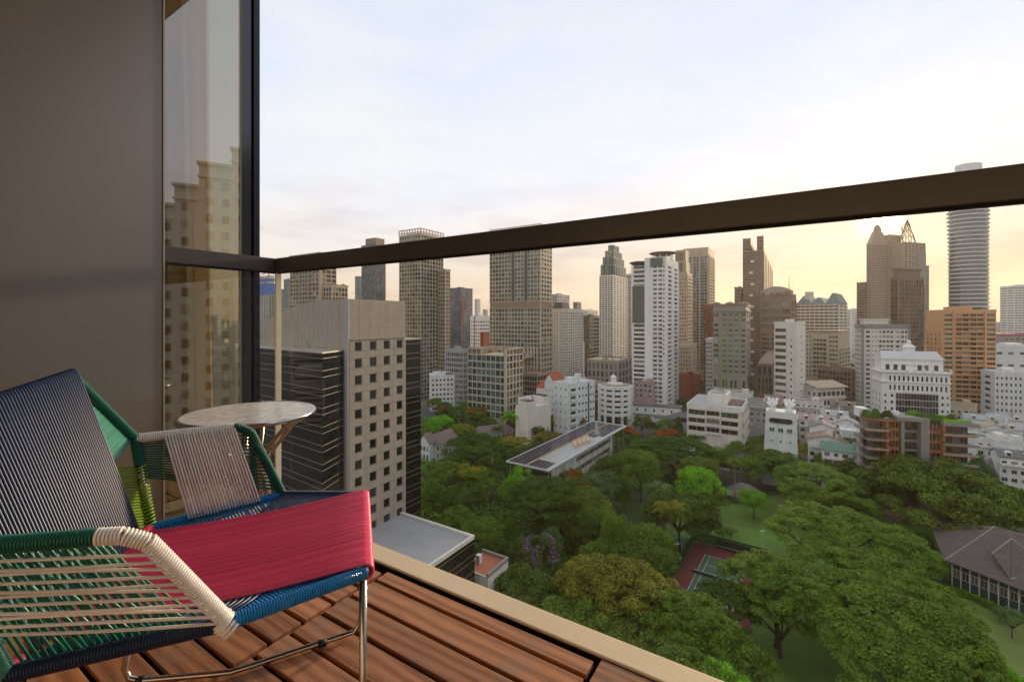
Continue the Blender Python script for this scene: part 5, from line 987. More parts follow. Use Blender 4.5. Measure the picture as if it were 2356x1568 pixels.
TREES = [
 (1012, 893, 12, 13, 'round', 'dark', 'dark tree in front of the small white apartment block with the pergola'),
 (1029, 899, 12, 13, 'round', 'olive', 'bright orange flame tree, farthest left of the flowering trees', 'flame', .75),
 (1072, 905, 12, 17, 'round', 'dark', 'dark spreading tree just right of the farthest orange flame tree'),
 (1001, 916, 11, 14, 'umb', 'olive', 'dull olive tree touching the glass wing, below the pergola building'),
 (1043, 930, 13, 10, 'wisp', 'mid', 'upright green tree left of the big red flame tree'),
 (1022, 934, 10, 11, 'umb', 'olive', 'rusty reddish tree between the glass wing and the upright green tree', 'flame', .3),
 (1087, 909, 15, 9, 'wisp', 'dark', 'leftmost wispy dark casuarina at the foot of the cream gridded block'),
 (1107, 913, 15, 9, 'wisp', 'grey', 'middle wispy casuarina at the foot of the cream gridded block'),
 (1131, 911, 15, 10, 'wisp', 'dark', 'rightmost wispy casuarina at the foot of the cream gridded block'),
 (1180, 918, 10, 11, 'round', 'dark', 'very dark round tree touching the beige villa'),
 (1097, 936, 12, 19, 'umb', 'olive', 'big red flowering flame tree in the middle of the far grove', 'flame', .8),
 (1148, 926, 12, 22, 'umb', 'dark', 'broad dark tree behind the long brown roofed house'),
 (1068, 924, 12, 15, 'round', 'mid', 'green tree behind the big red flame tree'),
 (1015, 955, 14, 19, 'round', 'lime', 'bright lime green tree beside the glass wing, above the brown roofed villa'),
 (1066, 976, 11, 16, 'umb', 'gold', 'yellowish low tree between the two brown roofed houses'),
 (1121, 960, 10, 16, 'round', 'olive', 'olive tree behind the long brown roof'),
 (1210, 944, 13, 21, 'umb', 'dark', 'dark broad tree below the beige villa'),
 (1238, 951, 12, 9, 'round', 'olive', 'small tree with a deep red flowering top below the red roofed house', 'flame', .7),
 (1262, 935, 12, 15, 'round', 'mid', 'green tree at the foot of the pale blue apartment block', 'flame', .12),
 (1283, 955, 12, 17, 'umb', 'olive', 'olive tree left of the pinkish flame tree'),
 (1323, 954, 13, 15, 'umb', 'olive', 'pinkish orange flame tree behind the solar roof', 'flame', .65),
 (1303, 946, 13, 12, 'round', 'mid', 'bright green tree right at the corner of the pale blue apartment block'),
 (1258, 992, 12, 19, 'round', 'olive', 'brownish palm like thicket left of the solar roof'),
 (1225, 975, 11, 14, 'round', 'dark', 'dark tree between the long brown roof and the solar roof'),
 (1188, 1005, 9, 17, 'umb', 'gold', 'rusty topped low tree in front of the long brown roofed house'),
 (1088, 1003, 16, 32, 'umbig', 'dark', 'very wide dark umbrella tree in front of the brown roofed villa'),
 (1185, 1030, 12, 18, 'round', 'dark', 'dark tree hidden under the near end of the solar roof'),
 (1031, 1066, 13, 18, 'umb', 'olive', 'olive tree next to the glass wing, left of the yellow flowering tree'),
 (1078, 1068, 13, 15, 'round', 'mid', 'yellow flowering tree left of the leafless grey branched tree', 'yellow', .4),
 (1130, 1072, 17, 15, 'sparse', 'olive', 'nearly leafless pale branched tree left of the solar building'),
 (1197, 1078, 14, 20, 'wisp', 'lime', 'feathery bright green tree at the near end of the solar building'),
 (996, 1105, 12, 16, 'wisp', 'mid', 'soft green tree against the glass wing, lowest on that edge'),
 (1258, 1105, 18, 29, 'umbig', 'dark', 'huge dark domed tree in front of the solar building'),
 (1338, 1124, 15, 20, 'umb', 'olive', 'olive tree right of the huge dark domed tree'),
 (1322, 1080, 11, 13, 'umb', 'olive', 'orange flame tree beside the louvred side of the solar building', 'flame', .7),
 (1384, 1086, 14, 17, 'round', 'grey', 'rounded pale green tree right of the flame tree by the solar building'),
 (1340, 1108, 12, 12, 'umb', 'olive', 'low tree with scattered orange flowers above the olive tree', 'flame', .25),
 (1436, 1095, 13, 9, 'wisp', 'mid', 'narrow green tree between the rounded pale tree and the railway like path'),
 (1474, 1032, 20, 19, 'round', 'mid', 'tall rounded bright tree right of the solar building'),
 (1410, 1047, 15, 16, 'round', 'dark', 'dark tree leaning on the right side of the solar building'),
 (1548, 1008, 18, 36, 'umbig', 'dark', 'wide dark umbrella tree below the orange flowering patch'),
 (1608, 1052, 15, 18, 'umb', 'olive', 'olive umbrella tree behind the bright lime tree'),
 (1611, 1074, 18, 20, 'round', 'lime', 'big bright lime green tree left of the lawn'),
 (1444, 983, 11, 13, 'umb', 'olive', 'small orange flame tree right of the far end of the solar roof', 'flame', .7),
 (1537, 988, 12, 19, 'umb', 'olive', 'widest orange flame tree, in front of the long white school block', 'flame', .8),
 (1477, 953, 14, 12, 'round', 'olive', 'brown green tree in front of the grey roofs of the long white block'),
 (1437, 958, 12, 14, 'sparse', 'olive', 'thin grey branched tree at the far end of the solar roof'),
 (1530, 962, 12, 13, 'round', 'mid', 'green tree in front of the right end of the long white block'),
 (1559, 956, 15, 8, 'wisp', 'dark', 'small dark conifer left of the white stepped office'),
 (1601, 983, 16, 20, 'round', 'dark', 'large dark tree in front of the white stepped office'),
 (1505, 1003, 12, 16, 'round', 'mid', 'green tree below the brown green tree and left of the widest flame tree'),
 (1564, 1132, 18, 24, 'round', 'dark', 'dark dense tree above the coconut palm'),
 (1420, 1180, 18, 15, 'wisp', 'mid', 'feathery bright green tall tree in the middle of the park'),
 (1493, 1211, 14, 17, 'round', 'mid', 'leafy green tree right of the feathery tall tree'),
 (1177, 1190, 11, 7, 'wisp', 'mid', 'small upright light green tree left of the purple flowering tree'),
 (1106, 1192, 12, 16, 'round', 'mid', 'mid green tree above the annex roof corner'),
 (1272, 1212, 13, 10, 'wisp', 'grey', 'pale blue green feathery tree behind the purple flowering tree'),
 (1228, 1232, 15, 16, 'round', 'dark', 'tree with purple blossom over its crown, right of the annex', 'purple', .30),
 (1136, 1238, 12, 12, 'round', 'dark', 'dark tree between the annex and the purple flowering tree'),
 (1292, 1160, 14, 17, 'round', 'dark', 'dark tree right of and below the huge domed tree'),
 (1372, 1155, 14, 16, 'round', 'olive', 'dull green tree left of the feathery tall tree'),
 (1417, 1296, 19, 26, 'umbig', 'gold', 'gold tipped wide umbrella tree left of the tennis court'),
 (1452, 1256, 14, 22, 'umb', 'dark', 'dark curly tree behind the gold tipped umbrella tree'),
 (1375, 1245, 13, 12, 'round', 'mid', 'mid green tree behind the left end of the gold tipped tree'),
 (1112, 1306, 12, 16, 'umb', 'dark', 'dark tree along the kerb edge just right of the terracotta terrace'),
 (1215, 1322, 14, 20, 'umb', 'dark', 'dark spreading tree above the kerb, left of the gold tipped tree'),
 (1330, 1390, 15, 20, 'umb', 'mid', 'green tree below the gold tipped tree, close to the kerb'),
 (1455, 1400, 15, 20, 'umb', 'olive', 'olive tree below the right part of the gold tipped tree'),
 (1568, 1370, 17, 20, 'umbig', 'mid', 'fresh green umbrella tree under the near corner of the tennis court'),
 (1430, 1480, 14, 18, 'umb', 'mid', 'green tree low in the picture above the cream kerb'),
 (1560, 1500, 15, 17, 'umb', 'mid', 'nearest tree at the bottom centre edge above the kerb'),
 (1660, 1460, 14, 17, 'umb', 'mid', 'green tree at the bottom edge left of the dark lawn'),
 (1660, 1540, 14, 13, 'umb', 'lime', 'light green treetop touching the bottom edge of the picture'),
 (1668, 1352, 14, 15, 'umb', 'dark', 'darker tree between the court corner and the big round crown'),
 (1793, 985, 10, 10, 'round', 'dark', 'dark little tree against the foot of the white tower with horn chimneys'),
 (1746, 952, 13, 11, 'round', 'dark', 'dark tree left of the white tower with horn chimneys'),
 (1855, 955, 13, 15, 'round', 'dark', 'dark tree right of the white tower, before the townhouses'),
 (1846, 990, 12, 14, 'round', 'mid', 'bright small tree right of the white tower, lower than the dark one'),
 (1720, 1002, 13, 17, 'round', 'mid', 'green tree left of the white tower, in front of its base'),
 (1655, 1030, 14, 15, 'round', 'olive', 'brownish tree between the lime tree and the white stepped office'),
 (1964, 1004, 20, 18, 'wisp', 'grey', 'large grey green casuarina left of the terraced apartments'),
 (1776, 1024, 16, 27, 'umb', 'olive', 'olive umbrella tree below the white tower with horn chimneys'),
 (1858, 1022, 13, 17, 'umb', 'gold', 'yellow green tree right of the olive umbrella tree'),
 (1906, 1042, 14, 14, 'round', 'mid', 'bright bushy tree left of the casuarina'),
 (1946, 1055, 14, 18, 'umb', 'olive', 'olive tree under the casuarina'),
 (1872, 1073, 18, 31, 'umbig', 'mid', 'large green spreading tree above the curved garden path'),
 (1992, 1146, 11, 13, 'round', 'mid', 'small rounded tree right of the large spreading tree'),
 (1932, 1130, 11, 10, 'round', 'mid', 'little lawn tree with a visible trunk under the large spreading tree'),
 (1735, 1127, 10, 11.5, 'round', 'lime', 'lone bright green tree standing on the lawn'),
 (2165, 1066, 22, 52, 'umbig', 'olive', 'enormous wide rain tree in front of the terraced apartments', None, 1.7),
 (1722, 1050, 14, 17, 'round', 'mid', 'round green tree on the lane below the stepped office'),
 (1790, 1062, 12, 14, 'round', 'dark', 'dark bush like tree below the horned white tower'),
 (1668, 990, 14, 17, 'round', 'dark', 'dark tree in front of the right half of the white stepped office'),
 (1700, 1018, 13, 15, 'umb', 'mid', 'green umbrella tree between the stepped office and the white tower'),
 (1815, 1000, 12, 12, 'round', 'mid', 'small green tree at the right foot of the horned white tower'),
 (1765, 1000, 12, 12, 'round', 'olive', 'olive tree at the left foot of the horned white tower'),
 (1640, 1120, 12, 12, 'round', 'olive', 'dull tree left of the shingled pavilion'),
 (1850, 1120, 14, 17, 'umb', 'mid', 'green crown below the large spreading tree'),
 (1960, 1100, 13, 15, 'round', 'dark', 'dark crown left of the enormous rain tree'),
 (2230, 1150, 10, 12, 'round', 'dark', 'dark bushy tree under the right side of the enormous rain tree'),
 (2090, 1036, 14, 19, 'wisp', 'lime', 'feathery bright green tree at the foot of the concrete stair tower'),
 (2258, 1040, 15, 12, 'wisp', 'grey', 'grey green casuarina right of the terraced apartments'),
 (2266, 978, 15, 17, 'round', 'dark', 'dark tree between the terraced apartments and the right hand townhouses'),
 (2305, 1028, 12, 22, 'round', 'mid', 'green tree mass below the right hand townhouses'),
 (2352, 1050, 10, 14, 'round', 'lime', 'bright tree cut by the right edge of the picture'),
 (1935, 1180, 20, 33, 'umbig', 'mid', 'huge rain tree with rusty tips right of the tennis court'),
 (1985, 1275, 18, 29, 'umbig', 'mid', 'bright green rain tree in front of the huge one'),
 (1788, 1294, 18, 23, 'umbig', 'mid', 'rounded rain tree covering the near end of the tennis court'),
 (1795, 1345, 15, 14, 'umb', 'mid', 'green crown filling the gap right of the tree over the tennis court'),
 (2085, 1372, 19, 31, 'umbig', 'mid', 'big rain tree at the bottom right beside the pale lawn'),
 (2120, 1490, 18, 24, 'umbig', 'mid', 'nearest crown at the bottom right corner of the dark lawn'),
 (2248, 1492, 14, 14, 'umb', 'lime', 'bright low crown on the slope of the pale lawn'),
 (2165, 1362, 9, 9, 'round', 'grey', 'pale grey green bushy tree on the lawn beside the curved hedge'),
 (2010, 1220, 9, 8, 'round', 'dark', 'dark shrub like tree by the small garden pavilion'),
 (2085, 1230, 10, 13, 'round', 'dark', 'dark thicket left of the large hipped roof'),
 (2120, 1268, 8, 13, 'round', 'mid', 'green bushes along the left end of the large hipped roof house'),
 (1600, 872, 14, 13, 'round', 'dark', 'dark tree behind the long white block, right of the tall white tower'),
 (1625, 888, 13, 16, 'round', 'dark', 'dark tree left of the foot of the green striped hotel'),
 (1592, 925, 11, 10, 'round', 'dark', 'dark tree beside the grey warehouse roof'),
 (1374, 918, 13, 11, 'round', 'dark', 'dark tree between the pale blue block and the round white building'),
 (1459, 880, 14, 12, 'round', 'dark', 'dark tree right of the round white building'),
 (1357, 937, 10, 12, 'round', 'dark', 'low dark tree left of the long white block'),
 (1958, 868, 14, 12, 'round', 'dark', 'dark tree in the lane left of the grey edged white block'),
 (1972, 905, 12, 15, 'round', 'dark', 'dark round tree at the foot of the grey edged white block'),
 (1948, 930, 12, 12, 'round', 'dark', 'dark tree behind the brown pitched roof'),
 (2340, 945, 10, 10, 'round', 'dark', 'dark tree beside the white building on the right edge'),
 (1620, 1180, 11, 14, 'round', 'dark', 'dark tree at the far corner of the tennis court'),
 (1512, 1150, 12, 14, 'round', 'dark', 'dark tree around the shaggy fan palm'),
 (1340, 1190, 12, 13, 'round', 'dark', 'dark tree left of the feathery tall tree, above the purple one'),
 (1060, 1120, 12, 18, 'round', 'dark', 'dark tree below the leafless tree, next to the glass wing'),
 (1050, 1170, 11, 16, 'round', 'mid', 'green tree above the annex roof, beside the glass wing'),
]
def vegetation():
    for r in TREES:
        fl = r[7] if len(r) > 7 else None; T(r[0], r[1], r[2], r[3], r[4], r[5], r[6], fl, share=r[8] if len(r) > 8 else .3, flat=r[8] if (len(r) > 8 and not fl) else 1.0)
    palm(1175, 954, 15, 12, 'tall pale green palm standing over the long brown roof', 'lime')
    palm(1144, 984, 10, 7, 'small dark fan palm in front of the long brown roof', 'dark', fan=True)
    palm(1545, 1163, 16, 10, 'coconut palm with drooping fronds left of the floodlight mast', 'gold', n=20)
    palm(1511, 1118, 13, 9, 'shaggy grey green fan palm above the coconut palm', 'grey', n=20, fan=True)
    palm(2018, 1116, 10, 10, 'left one of two dark fan palms by the garden wall', 'dark', fan=True)
    palm(2046, 1120, 10, 10, 'right one of two dark fan palms by the garden wall', 'dark', fan=True)
    palm(1690, 1060, 16, 6, 'tall thin palm beside the shingled pavilion', 'olive', n=12)
    palm(1695, 1485, 6, 6, 'low rosette palm in the shade of the dark lawn', 'grey', n=14)
    for (x, y, h, D, lf, fl, lb, hs) in ((1680, 1212, 4, 5, 'grey', None, 'rounded shrub alone on the lawn behind the tennis court', 1), (2197, 1288, 5.2, 10, 'cream', None, 'cream leaved rounded shrub against the hipped roof house', 1), (2248, 1306, 5.0, 6, 'mid', 'yellow', 'yellow flowering shrub right of the cream shrub', 1), (2282, 1325, 4.6, 6, 'cream', None, 'pale shrub at the right end of the shrub row', 1), (2300, 1395, 3.5, 4, 'dark', None, 'small dark shrub at the end of the curved hedge', 1)):
        e = plant_tree(x, y, h, D, 'small' if D < 5.5 else 'round', lf, lb, fl, name='shrub', share=.6); e['category'] = 'shrub'
    # staked young tree on the lawn
    e = plant_tree(2330, 1404, 6.0, 6.5, 'umb', 'grey', 'young flat topped tree held by stakes on the pale lawn', name='staked_tree', flat=.6)
    mb = MB(); [mb.tube([(1.5*math.cos(a), 1.5*math.sin(a), 0), (.1*math.cos(a), .1*math.sin(a), 2.6)], .06, 5) for a in (0, 2.1, 4.2)]; mb.tube([(.9*math.cos(a), .9*math.sin(a), 1.0) for a in (0, 2.1, 4.2, 6.3)], .05, 5); mb.build('stakes', WM['pink'], e)
    # understorey between the trees
    global rs
    rs = np.random.RandomState(5); N = 70000
    X = rs.uniform(-75, 75, N*2); Y = rs.uniform(55, 300, N*2)
    k = (X > -75 + (Y-55)*.02) & (X < 28 + np.maximum(0, (Y - 60))*.0 + np.where(Y > 178, 60, 0)) & ~((X > 20) & (Y < 150)); X, Y = X[k][:N], Y[k][:N]
    Zb = 2.2 + 2.2*np.sin(X*.21 + np.sin(Y*.13)*2)*np.cos(Y*.17) + 1.2*np.sin(X*.7)*np.sin(Y*.6)
    c = np.stack([X, Y, GZ + np.maximum(.2, Zb*rs.uniform(.55, 1.0, len(X)))], 1); nn = unit(np.stack([rs.normal(0, .6, len(X)), rs.normal(0, .6, len(X)), np.ones(len(X))], 1))
    tag(link('undergrowth', quadmesh('undergrowth', leafquads(c, nn, .55, .7), [LM['mid']])), kind='stuff')
def hedge(pts, w, h, leaf, label, name='hedge'):
    global rs
    rs = np.random.RandomState(len(pts)*3 + int(pts[0][0])); V = []; core = MB(); e = empty(name, (pts[0][0], pts[0][1], GZ)); tag(e, label, 'hedge'); o = Vector((pts[0][0], pts[0][1], 0))
    for a, b in zip(pts, pts[1:]):
        a = Vector((a[0], a[1], 0)) - o; b = Vector((b[0], b[1], 0)) - o; d = (b-a).normalized(); n = Vector((-d.y, d.x, 0)) * w/2; core.prism([tuple((a-n)[:2]), tuple((b-n)[:2]), tuple((b+n)[:2]), tuple((a+n)[:2])], 0, h*.96)
        L_ = (b-a).length; K = int(L_ * (2*h + w) * 14); u = rs.rand(K, 1); s = rs.rand(K)*(2*h + w); base = np.array(a)[None]*(1-u) + np.array(b)[None]*u; nn_ = np.array(n)/(w/2); off = np.where(s < h, -w/2, np.where(s < h + w, s - h - w/2, w/2)); zz = np.where(s < h, s, np.where(s < h + w, h, 2*h + w - s)); c = base + off[:, None]*nn_[None] + np.stack([0*zz, 0*zz, zz], 1) + rs.normal(0, .05, (K, 3))
        V.append(leafquads(c, unit(rs.normal(size=(K, 3))), .16, .7))
    core.build('hedge_core', LM['dark'], e); link('foliage', quadmesh('foliage', np.concatenate(V), [LM[leaf]]), e)
# ------------------------------------------------------------------ low buildings of the park and the lanes
M_white = WM['white']; M_dkw = GM['dark']
def win_at(e, x, y, z, w, h, side='R', glass='dark', frame=None, kind=0):
    link('window', winmesh(glass, frame or M_frame, kind), e, (x, y, z), (0, 0, 0) if side == 'R' else (0, 0, -math.pi/2), (w, .12, h))
M_shingle = mat('roof_shingles', (.115, .085, .075), .85, 0, .28, .6, .5, 9, stretch=(1, 1, 5)); M_greyroof = mat('grey_sheet_roof', (.15, .15, .15), .7, 0, .1, .3); M_thatch = mat('weathered_shingle', (.20, .17, .15), .95, 0, .5, 1.2, .6, 6)
M_redroof = mat('orange_red_tiles', (.42, .10, .05), .8, 0, .15, 1.5, .4, 10); M_brownroof = mat('brown_roof_tiles', (.19, .13, .12), .8, 0, .1, .5, .3, 10)
def gable(e, x0, x1, y0, y1, z, h, m, along='x', ov=.6, name='roof', th=.25):
    mb = MB(); x0 -= ov; x1 += ov; y0 -= ov; y1 += ov
    if along == 'x': ym = (y0+y1)/2; mb.slab([(x0, y0, z), (x1, y0, z), (x1, ym, z+h), (x0, ym, z+h)], th); mb.slab([(x1, y1, z), (x0, y1, z), (x0, ym, z+h), (x1, ym, z+h)], th)
    else: xm = (x0+x1)/2; mb.slab([(x0, y1, z), (x0, y0, z), (xm, y0, z+h), (xm, y1, z+h)], th); mb.slab([(x1, y0, z), (x1, y1, z), (xm, y1, z+h), (xm, y0, z+h)], th)
    r = mb.build(name, m, e)
    gm_ = MB()
    if along == 'x':
        for x in (x0+ov, x1-ov): gm_.slab([(x, y0+ov, z-.05), (x, y1-ov, z-.05), (x, (y0+y1)/2, z+h*.86)], .2)
    else:
        for y in (y0+ov, y1-ov): gm_.slab([(x0+ov, y, z-.05), (x1-ov, y, z-.05), ((x0+x1)/2, y, z+h*.86)], .2)
    gm_.build('gable_wall', WM['white'], e); return r
def solar_building():
    zr = -57.0; pA, pB, pC, pD = (G(x, y, zr) for x, y in ((1166.6, 1059.3), (1359, 970), (1432.6, 981), (1249.5, 1081.2)))
    u = (pB - pA); Lx = 84.0; u.normalize(); v = Vector((u.y, -u.x, 0)); Wd = 19.0
    e = empty('solar_building', (pA.x, pA.y, GZ), math.atan2(u.y, u.x)); tag(e, 'long low building with a roof of solar panels, louvred walls and slender posts', 'building')
    # local: x along u, y = left of u -> roof extends to -y
    zt = zr - GZ
    mb = MB(); mb.box(0, Lx, -Wd, 0, zt - .45, zt - .12); mb.build('roof', mat('zinc_roof', (.50, .49, .48), .35, .5, .06, .5), e)
    mb = MB(); mb.box(-.25, Lx + .25, -Wd - .25, -Wd, zt - .6, zt - .02); mb.box(-.25, Lx + .25, 0, .25, zt - .6, zt - .02); mb.box(-.25, 0, -Wd, 0, zt - .6, zt - .02); mb.box(Lx, Lx + .25, -Wd, 0, zt - .6, zt - .02); mb.build('eaves_gutter', WM['bluewhite'], e)
    M_pv = mat('solar_cells', (.020, .022, .045), .12, .2, .15, .6, spec=.9, island=.3); M_al = mat('aluminium', (.6, .6, .6), .3, .8)
    mb = MB(); mb.m = 1; mb.box(0, 1, 0, 1, -.5, 0); mb.m = 0; g = .03
    for i in range(2):
        for j in range(3): mb.box(g + i*.485, g + i*.485 + .455, g + j*.323, g + j*.323 + .295, 0, .25)
    pv = mesh('solar_panel', mb.v, mb.f, [M_pv, M_al], False, mb.mi)
    px, py = 2.05, 2.02
    def pan(i0, i1, yA, rows):
        for i in range(i0, i1):
            for j in range(rows): link('solar_panel', pv, e, (.4 + i*px, yA - (j+1)*py, zt), None, (px - .06, py - .06, .10))
    pan(0, 40, -.3, 4)
    pan(0, 4, -9.6, 4); pan(27, 40, -9.6, 4)
    mb = MB(); mb.box(.3, Lx - .5, -9.3, -8.6, zt - .1, zt + .06); mb.build('walkway', mat('yellow_walkway', (.40, .27, .09), .7), e)
    mb = MB()
    for k in range(4, 18): mb.box(8.9 + (k-4)*2.9, 8.98 + (k-4)*2.9, -Wd + .6, -9.8, zt - .12, zt - .03)
    mb.build('roof_seams', WM['grey'], e)
    bl = mat('pink_blanket_rolls', (.72, .46, .30), .8, 0, .1, 3)
    for k in range(4): mb = MB(); x = 39 + k*3.4; mb.tube([(x, -10.6 - k*.7, zt + .35), (x - 6.5, -14.6 - k*.35, zt + .3)], .75, 10); mb.build('canvas_roll', bl, e, True)
    mb = MB(); mb.box(53, 57, -14.5, -11, zt - .1, zt + .3); mb.build('roof_hatch', WM['darkgrey'], e); mb = MB(); [mb.tube([(53 + q, -11, zt), (53 + q, -11, zt + 2)], .07, 4) for q in (0, 2, 4)]; mb.tube([(53, -11, zt + 2), (57, -11, zt + 2)], .07, 4); mb.build('hatch_rail', WM['grey'], e)
    mb = MB(); mb.box(6.5, Lx - 14, -Wd + 2.2, -2.5, 0, zt - .46); mb.build('wall', WM['warmwhite'], e)
    mb = MB(); mb.box(2.2, 6.5, -Wd + 2.6, -3, 6.2, 9.4); mb.build('dark_gallery', GM['black'], e)
    for k in range(13): mb = MB(); x = .8 + k*6.7; mb.tube([(x, -Wd + .5, 0), (x, -Wd + .5, zt - .45)], .14, 6); mb.build('post', WM['grey'], e)
    for y in (-1, -9.5): mb = MB(); mb.tube([(.8, y, 0), (.8, y, zt - .45)], .14, 6); mb.build('post', WM['grey'], e)
    for j in range(5): mb = MB(); mb.box(1.6, 14, -Wd + 1.4, -Wd + 1.8, 2.2 + j*1.15, 2.9 + j*1.15); mb.box(1.6, 1.9, -Wd + 1.8, -2, 2.2 + j*1.15, 2.9 + j*1.15); mb.build('louvre', WM['bluewhite'], e)
    for j in range(3): mb = MB(); mb.box(15, 27, -Wd + 1.5, -Wd + 1.8, 8.6 + j*1.1, 9.1 + j*1.1); mb.build('louvre', WM['bluewhite'], e)
    for j in range(2):
        for k in range(19): win_at(e, 29 + k*2.05, -Wd + 2.15, 3.6 + j*4.3, 1.6, 1.9, 'R', 'slate', kind=1)
def lowrise():
    solar_building()
    # brown roofed villa with turret, left
    p = G(1003, 1062); e = empty('villa', (p.x, p.y, GZ), R(-57)); e.rotation_euler = (0, 0, R(58)); tag(e, 'ornate white villa with steep brown roof beside the glass wing, behind the umbrella tree', 'house')
    mb = MB(); mb.box(0, 16, 0, 9, 0, 8.2); mb.build('wall', WM['offwhite'], e); gable(e, 0, 16, 0, 9, 8.2, 4.2, M_brownroof, 'x', .8)
    mb = MB(); mb.box(-3.5, .02, 1, 8, 0, 9.5); mb.build('bay', WM['bluewhite'], e); gable(e, -3.5, .4, 1, 8, 9.5, 4.4, M_brownroof, 'y' if False else 'x', .7, 'bay_roof')
    for j in range(2):
        for k in range(3): win_at(e, -3.55, 2.4 + 2.0*k, 1.6 + 4*j, 1.1, 2.3, 'L', 'dark', M_framew, 1)
    for j in range(2):
        for k in range(6): win_at(e, 1.5 + 2.4*k, -.04, 1.6 + 3.6*j, 1.1, 2.0, 'R', 'dark', M_framew, 1)
    # long brown roof house
    p = G(1096, 1022); e = empty('villa', (p.x, p.y, GZ), R(30)); tag(e, 'long white house with plain brown roof under the tall palm', 'house')
    mb = MB(); mb.box(0, 24, 0, 9, 0, 5.2); mb.build('wall', WM['offwhite'], e); mb = MB(); mb.prism([(-1.2, -1.2), (25.2, -1.2), (25.2, 10.2), (-1.2, 10.2)], 5.2, 8.6, [(4, 4.4), (20, 4.4), (20, 4.6), (4, 4.6)]); mb.build('roof', M_brownroof, e)
    for k in range(9): win_at(e, 1.6 + 2.6*k, -.05, 1.2, 1.3, 2.4, 'R', 'dark', M_framew, 1)
    # red roofed house
    b = Bld('apartment_building', 'white house tower with orange red pitched roofs and porthole windows', 'building', 1234, 1277, 1298, 878, 285, A0, 'white'); b.body(z1=b.H - 5); W_ = b.wL
    b.box('tower', b.wall, -1.2, b.wR*.9, W_*.02, W_*.50, 0, b.H); b.e['label'] = 'white house tower with orange red pitched roofs and porthole windows'
    gable(b.e, -1.2, b.wR*.9, W_*.02, W_*.50, b.H, 5.4, M_redroof, 'x', .5); gable(b.e, .5, b.wR*.9, W_*.52, W_*.98, b.H - 5, 3.6, M_redroof, 'y', .4); gable(b.e, b.wR*.9, b.wR + 4, 0, W_*.4, b.H - 5, 3.6, M_redroof, 'y', .3)
    for j in range(6):
        for u in (.10, .26, .42): win_at(b.e, -1.25, W_*u, 3.5 + j*4.0, .7, .7, 'L', 'black')
    for j in range(5): win_at(b.e, -.05, W_*.75, 2.5 + j*3.7, 4.2, 1.8, 'L', 'dark', None, 2); m2 = MB(); m2.box(-1.4, 0, W_*.56, W_*.96, 2.2 + j*3.7, 3.1 + j*3.7); m2.build('balcony', b.wall, b.e)
    b.done()
    # pale blue block
    b = Bld('apartment_building', 'pale blue white six storey apartment block with bay balconies', 'building', 1274, 1308, 1368, 886, 252, 52, 'bluewhite'); b.body(); W_ = b.wR
    b.face('L', 1, b.H - .5, 3, 7, .22, .28, .15, glass='dark'); b.face('R', 1, b.H - .5, 3, 7, .5, .3, .2, W_*.34, W_*.72, glass='dark', kind=1); b.face('R', 1, b.H - .5, 2, 7, .5, .3, .2, W_*.78, W_, glass='dark', kind=1)
    for j in range(7): m2 = MB(); z = 1 + j*(b.H - 1.5)/7; m2.box(W_*.06, W_*.28, -1.5, 0, z, z + 1.1); m2.build('balcony', b.wall, b.e); win_at(b.e, W_*.17, -.06, z + 1.15, W_*.18, 1.6, 'R', 'dark', None, 2)
    b.box('glass_stair', GM['slate'], W_*.73, W_*.77, -.4, 0, 0, b.H); b.parapet(1.0); b.box('stair_housing', b.wall, W_*.2, W_*.42, 2, b.wL*.6, b.H, b.H + 3.6); b.box('water_tank', b.wall, W_*.5, W_*.62, 3, 6, b.H, b.H + 5.2); b.roofbits(3, 9); b.done()
    # beige villa
    b = Bld('house', 'flat roofed beige modern villa with solar panels on its roofs', 'house', 1186, 1214, 1267, 925, 243, 50, 'beige'); b.wall = WM['warmwhite']; b.body(z1=b.H - 3); W_ = b.wR
    b.box('upper_storey', b.wall, 0, W_*.35, 0, b.wL*.8, b.H - 3.01, b.H); b.box('upper_storey', b.wall, W_*.74, W_, 1, b.wL, b.H - 3.01, b.H + 1.5); b.box('upper_storey', b.wall, W_*.1, W_*.6, b.wL*.8, b.wL, b.H - 3.01, b.H + 1.8)
    for (x0, x1, y0, y1, z) in ((.02, .33, .05, .7, 0), (.76, .98, .1, .9, 1.5), (.12, .58, .82, .98, 1.8)): b.box('solar_array', M_blackglass, W_*x0, W_*x1, b.wL*y0, b.wL*y1, b.H + z + .1, b.H + z + .3)
    for (u, z, w, h) in ((.42, 2.5, 1.6, 1.1), (.55, 6.2, 2.6, 2.0), (.68, 5.8, 1.4, 2.6), (.86, 6.0, .9, 2.2), (.2, 5.5, .8, 2.4), (.3, 2.0, 1.2, 2)): win_at(b.e, W_*u, -.05, z, w, h, 'R', 'dark')
    b.box('pool_screen', GM['blue'], W_*.45, W_*.7, -.6, -.4, 3.2, 4.4); b.done()
    # round white building
    t = 285; p = P(1415, t); r = 36/F*t; e = empty('round_building', (p.x, p.y, GZ)); tag(e, 'round white building with curved ribbon windows and a ring roof', 'building'); H = (HY - 884)/F*t - GZ; n = 48
    ci = lambda r: [(r*math.cos(2*math.pi*i/n), r*math.sin(2*math.pi*i/n)) for i in range(n)]
    mb = MB(); mb.prism(ci(r*.97), 0, H - .2); mb.build('wall', M_dkw, e)
    for j in range(6): z = H - 3.3*j; mb = MB(); mb.prism(ci(r), z - 3.3*.62 + (.9 if j == 0 else 0) - (1.0 if j == 0 else 0), z); mb.build('wall_band', WM['white'], e)
    mb = MB()
    for k in range(12):
        a = 2*math.pi*k/12 + .2; x, y = r*1.0*math.cos(a), r*math.sin(a); mb.prism([(x + 1.1*math.cos(a + q), y + 1.1*math.sin(a + q)) for q in (.7, 2.4, 3.9, 5.5)], 0, H - .1)
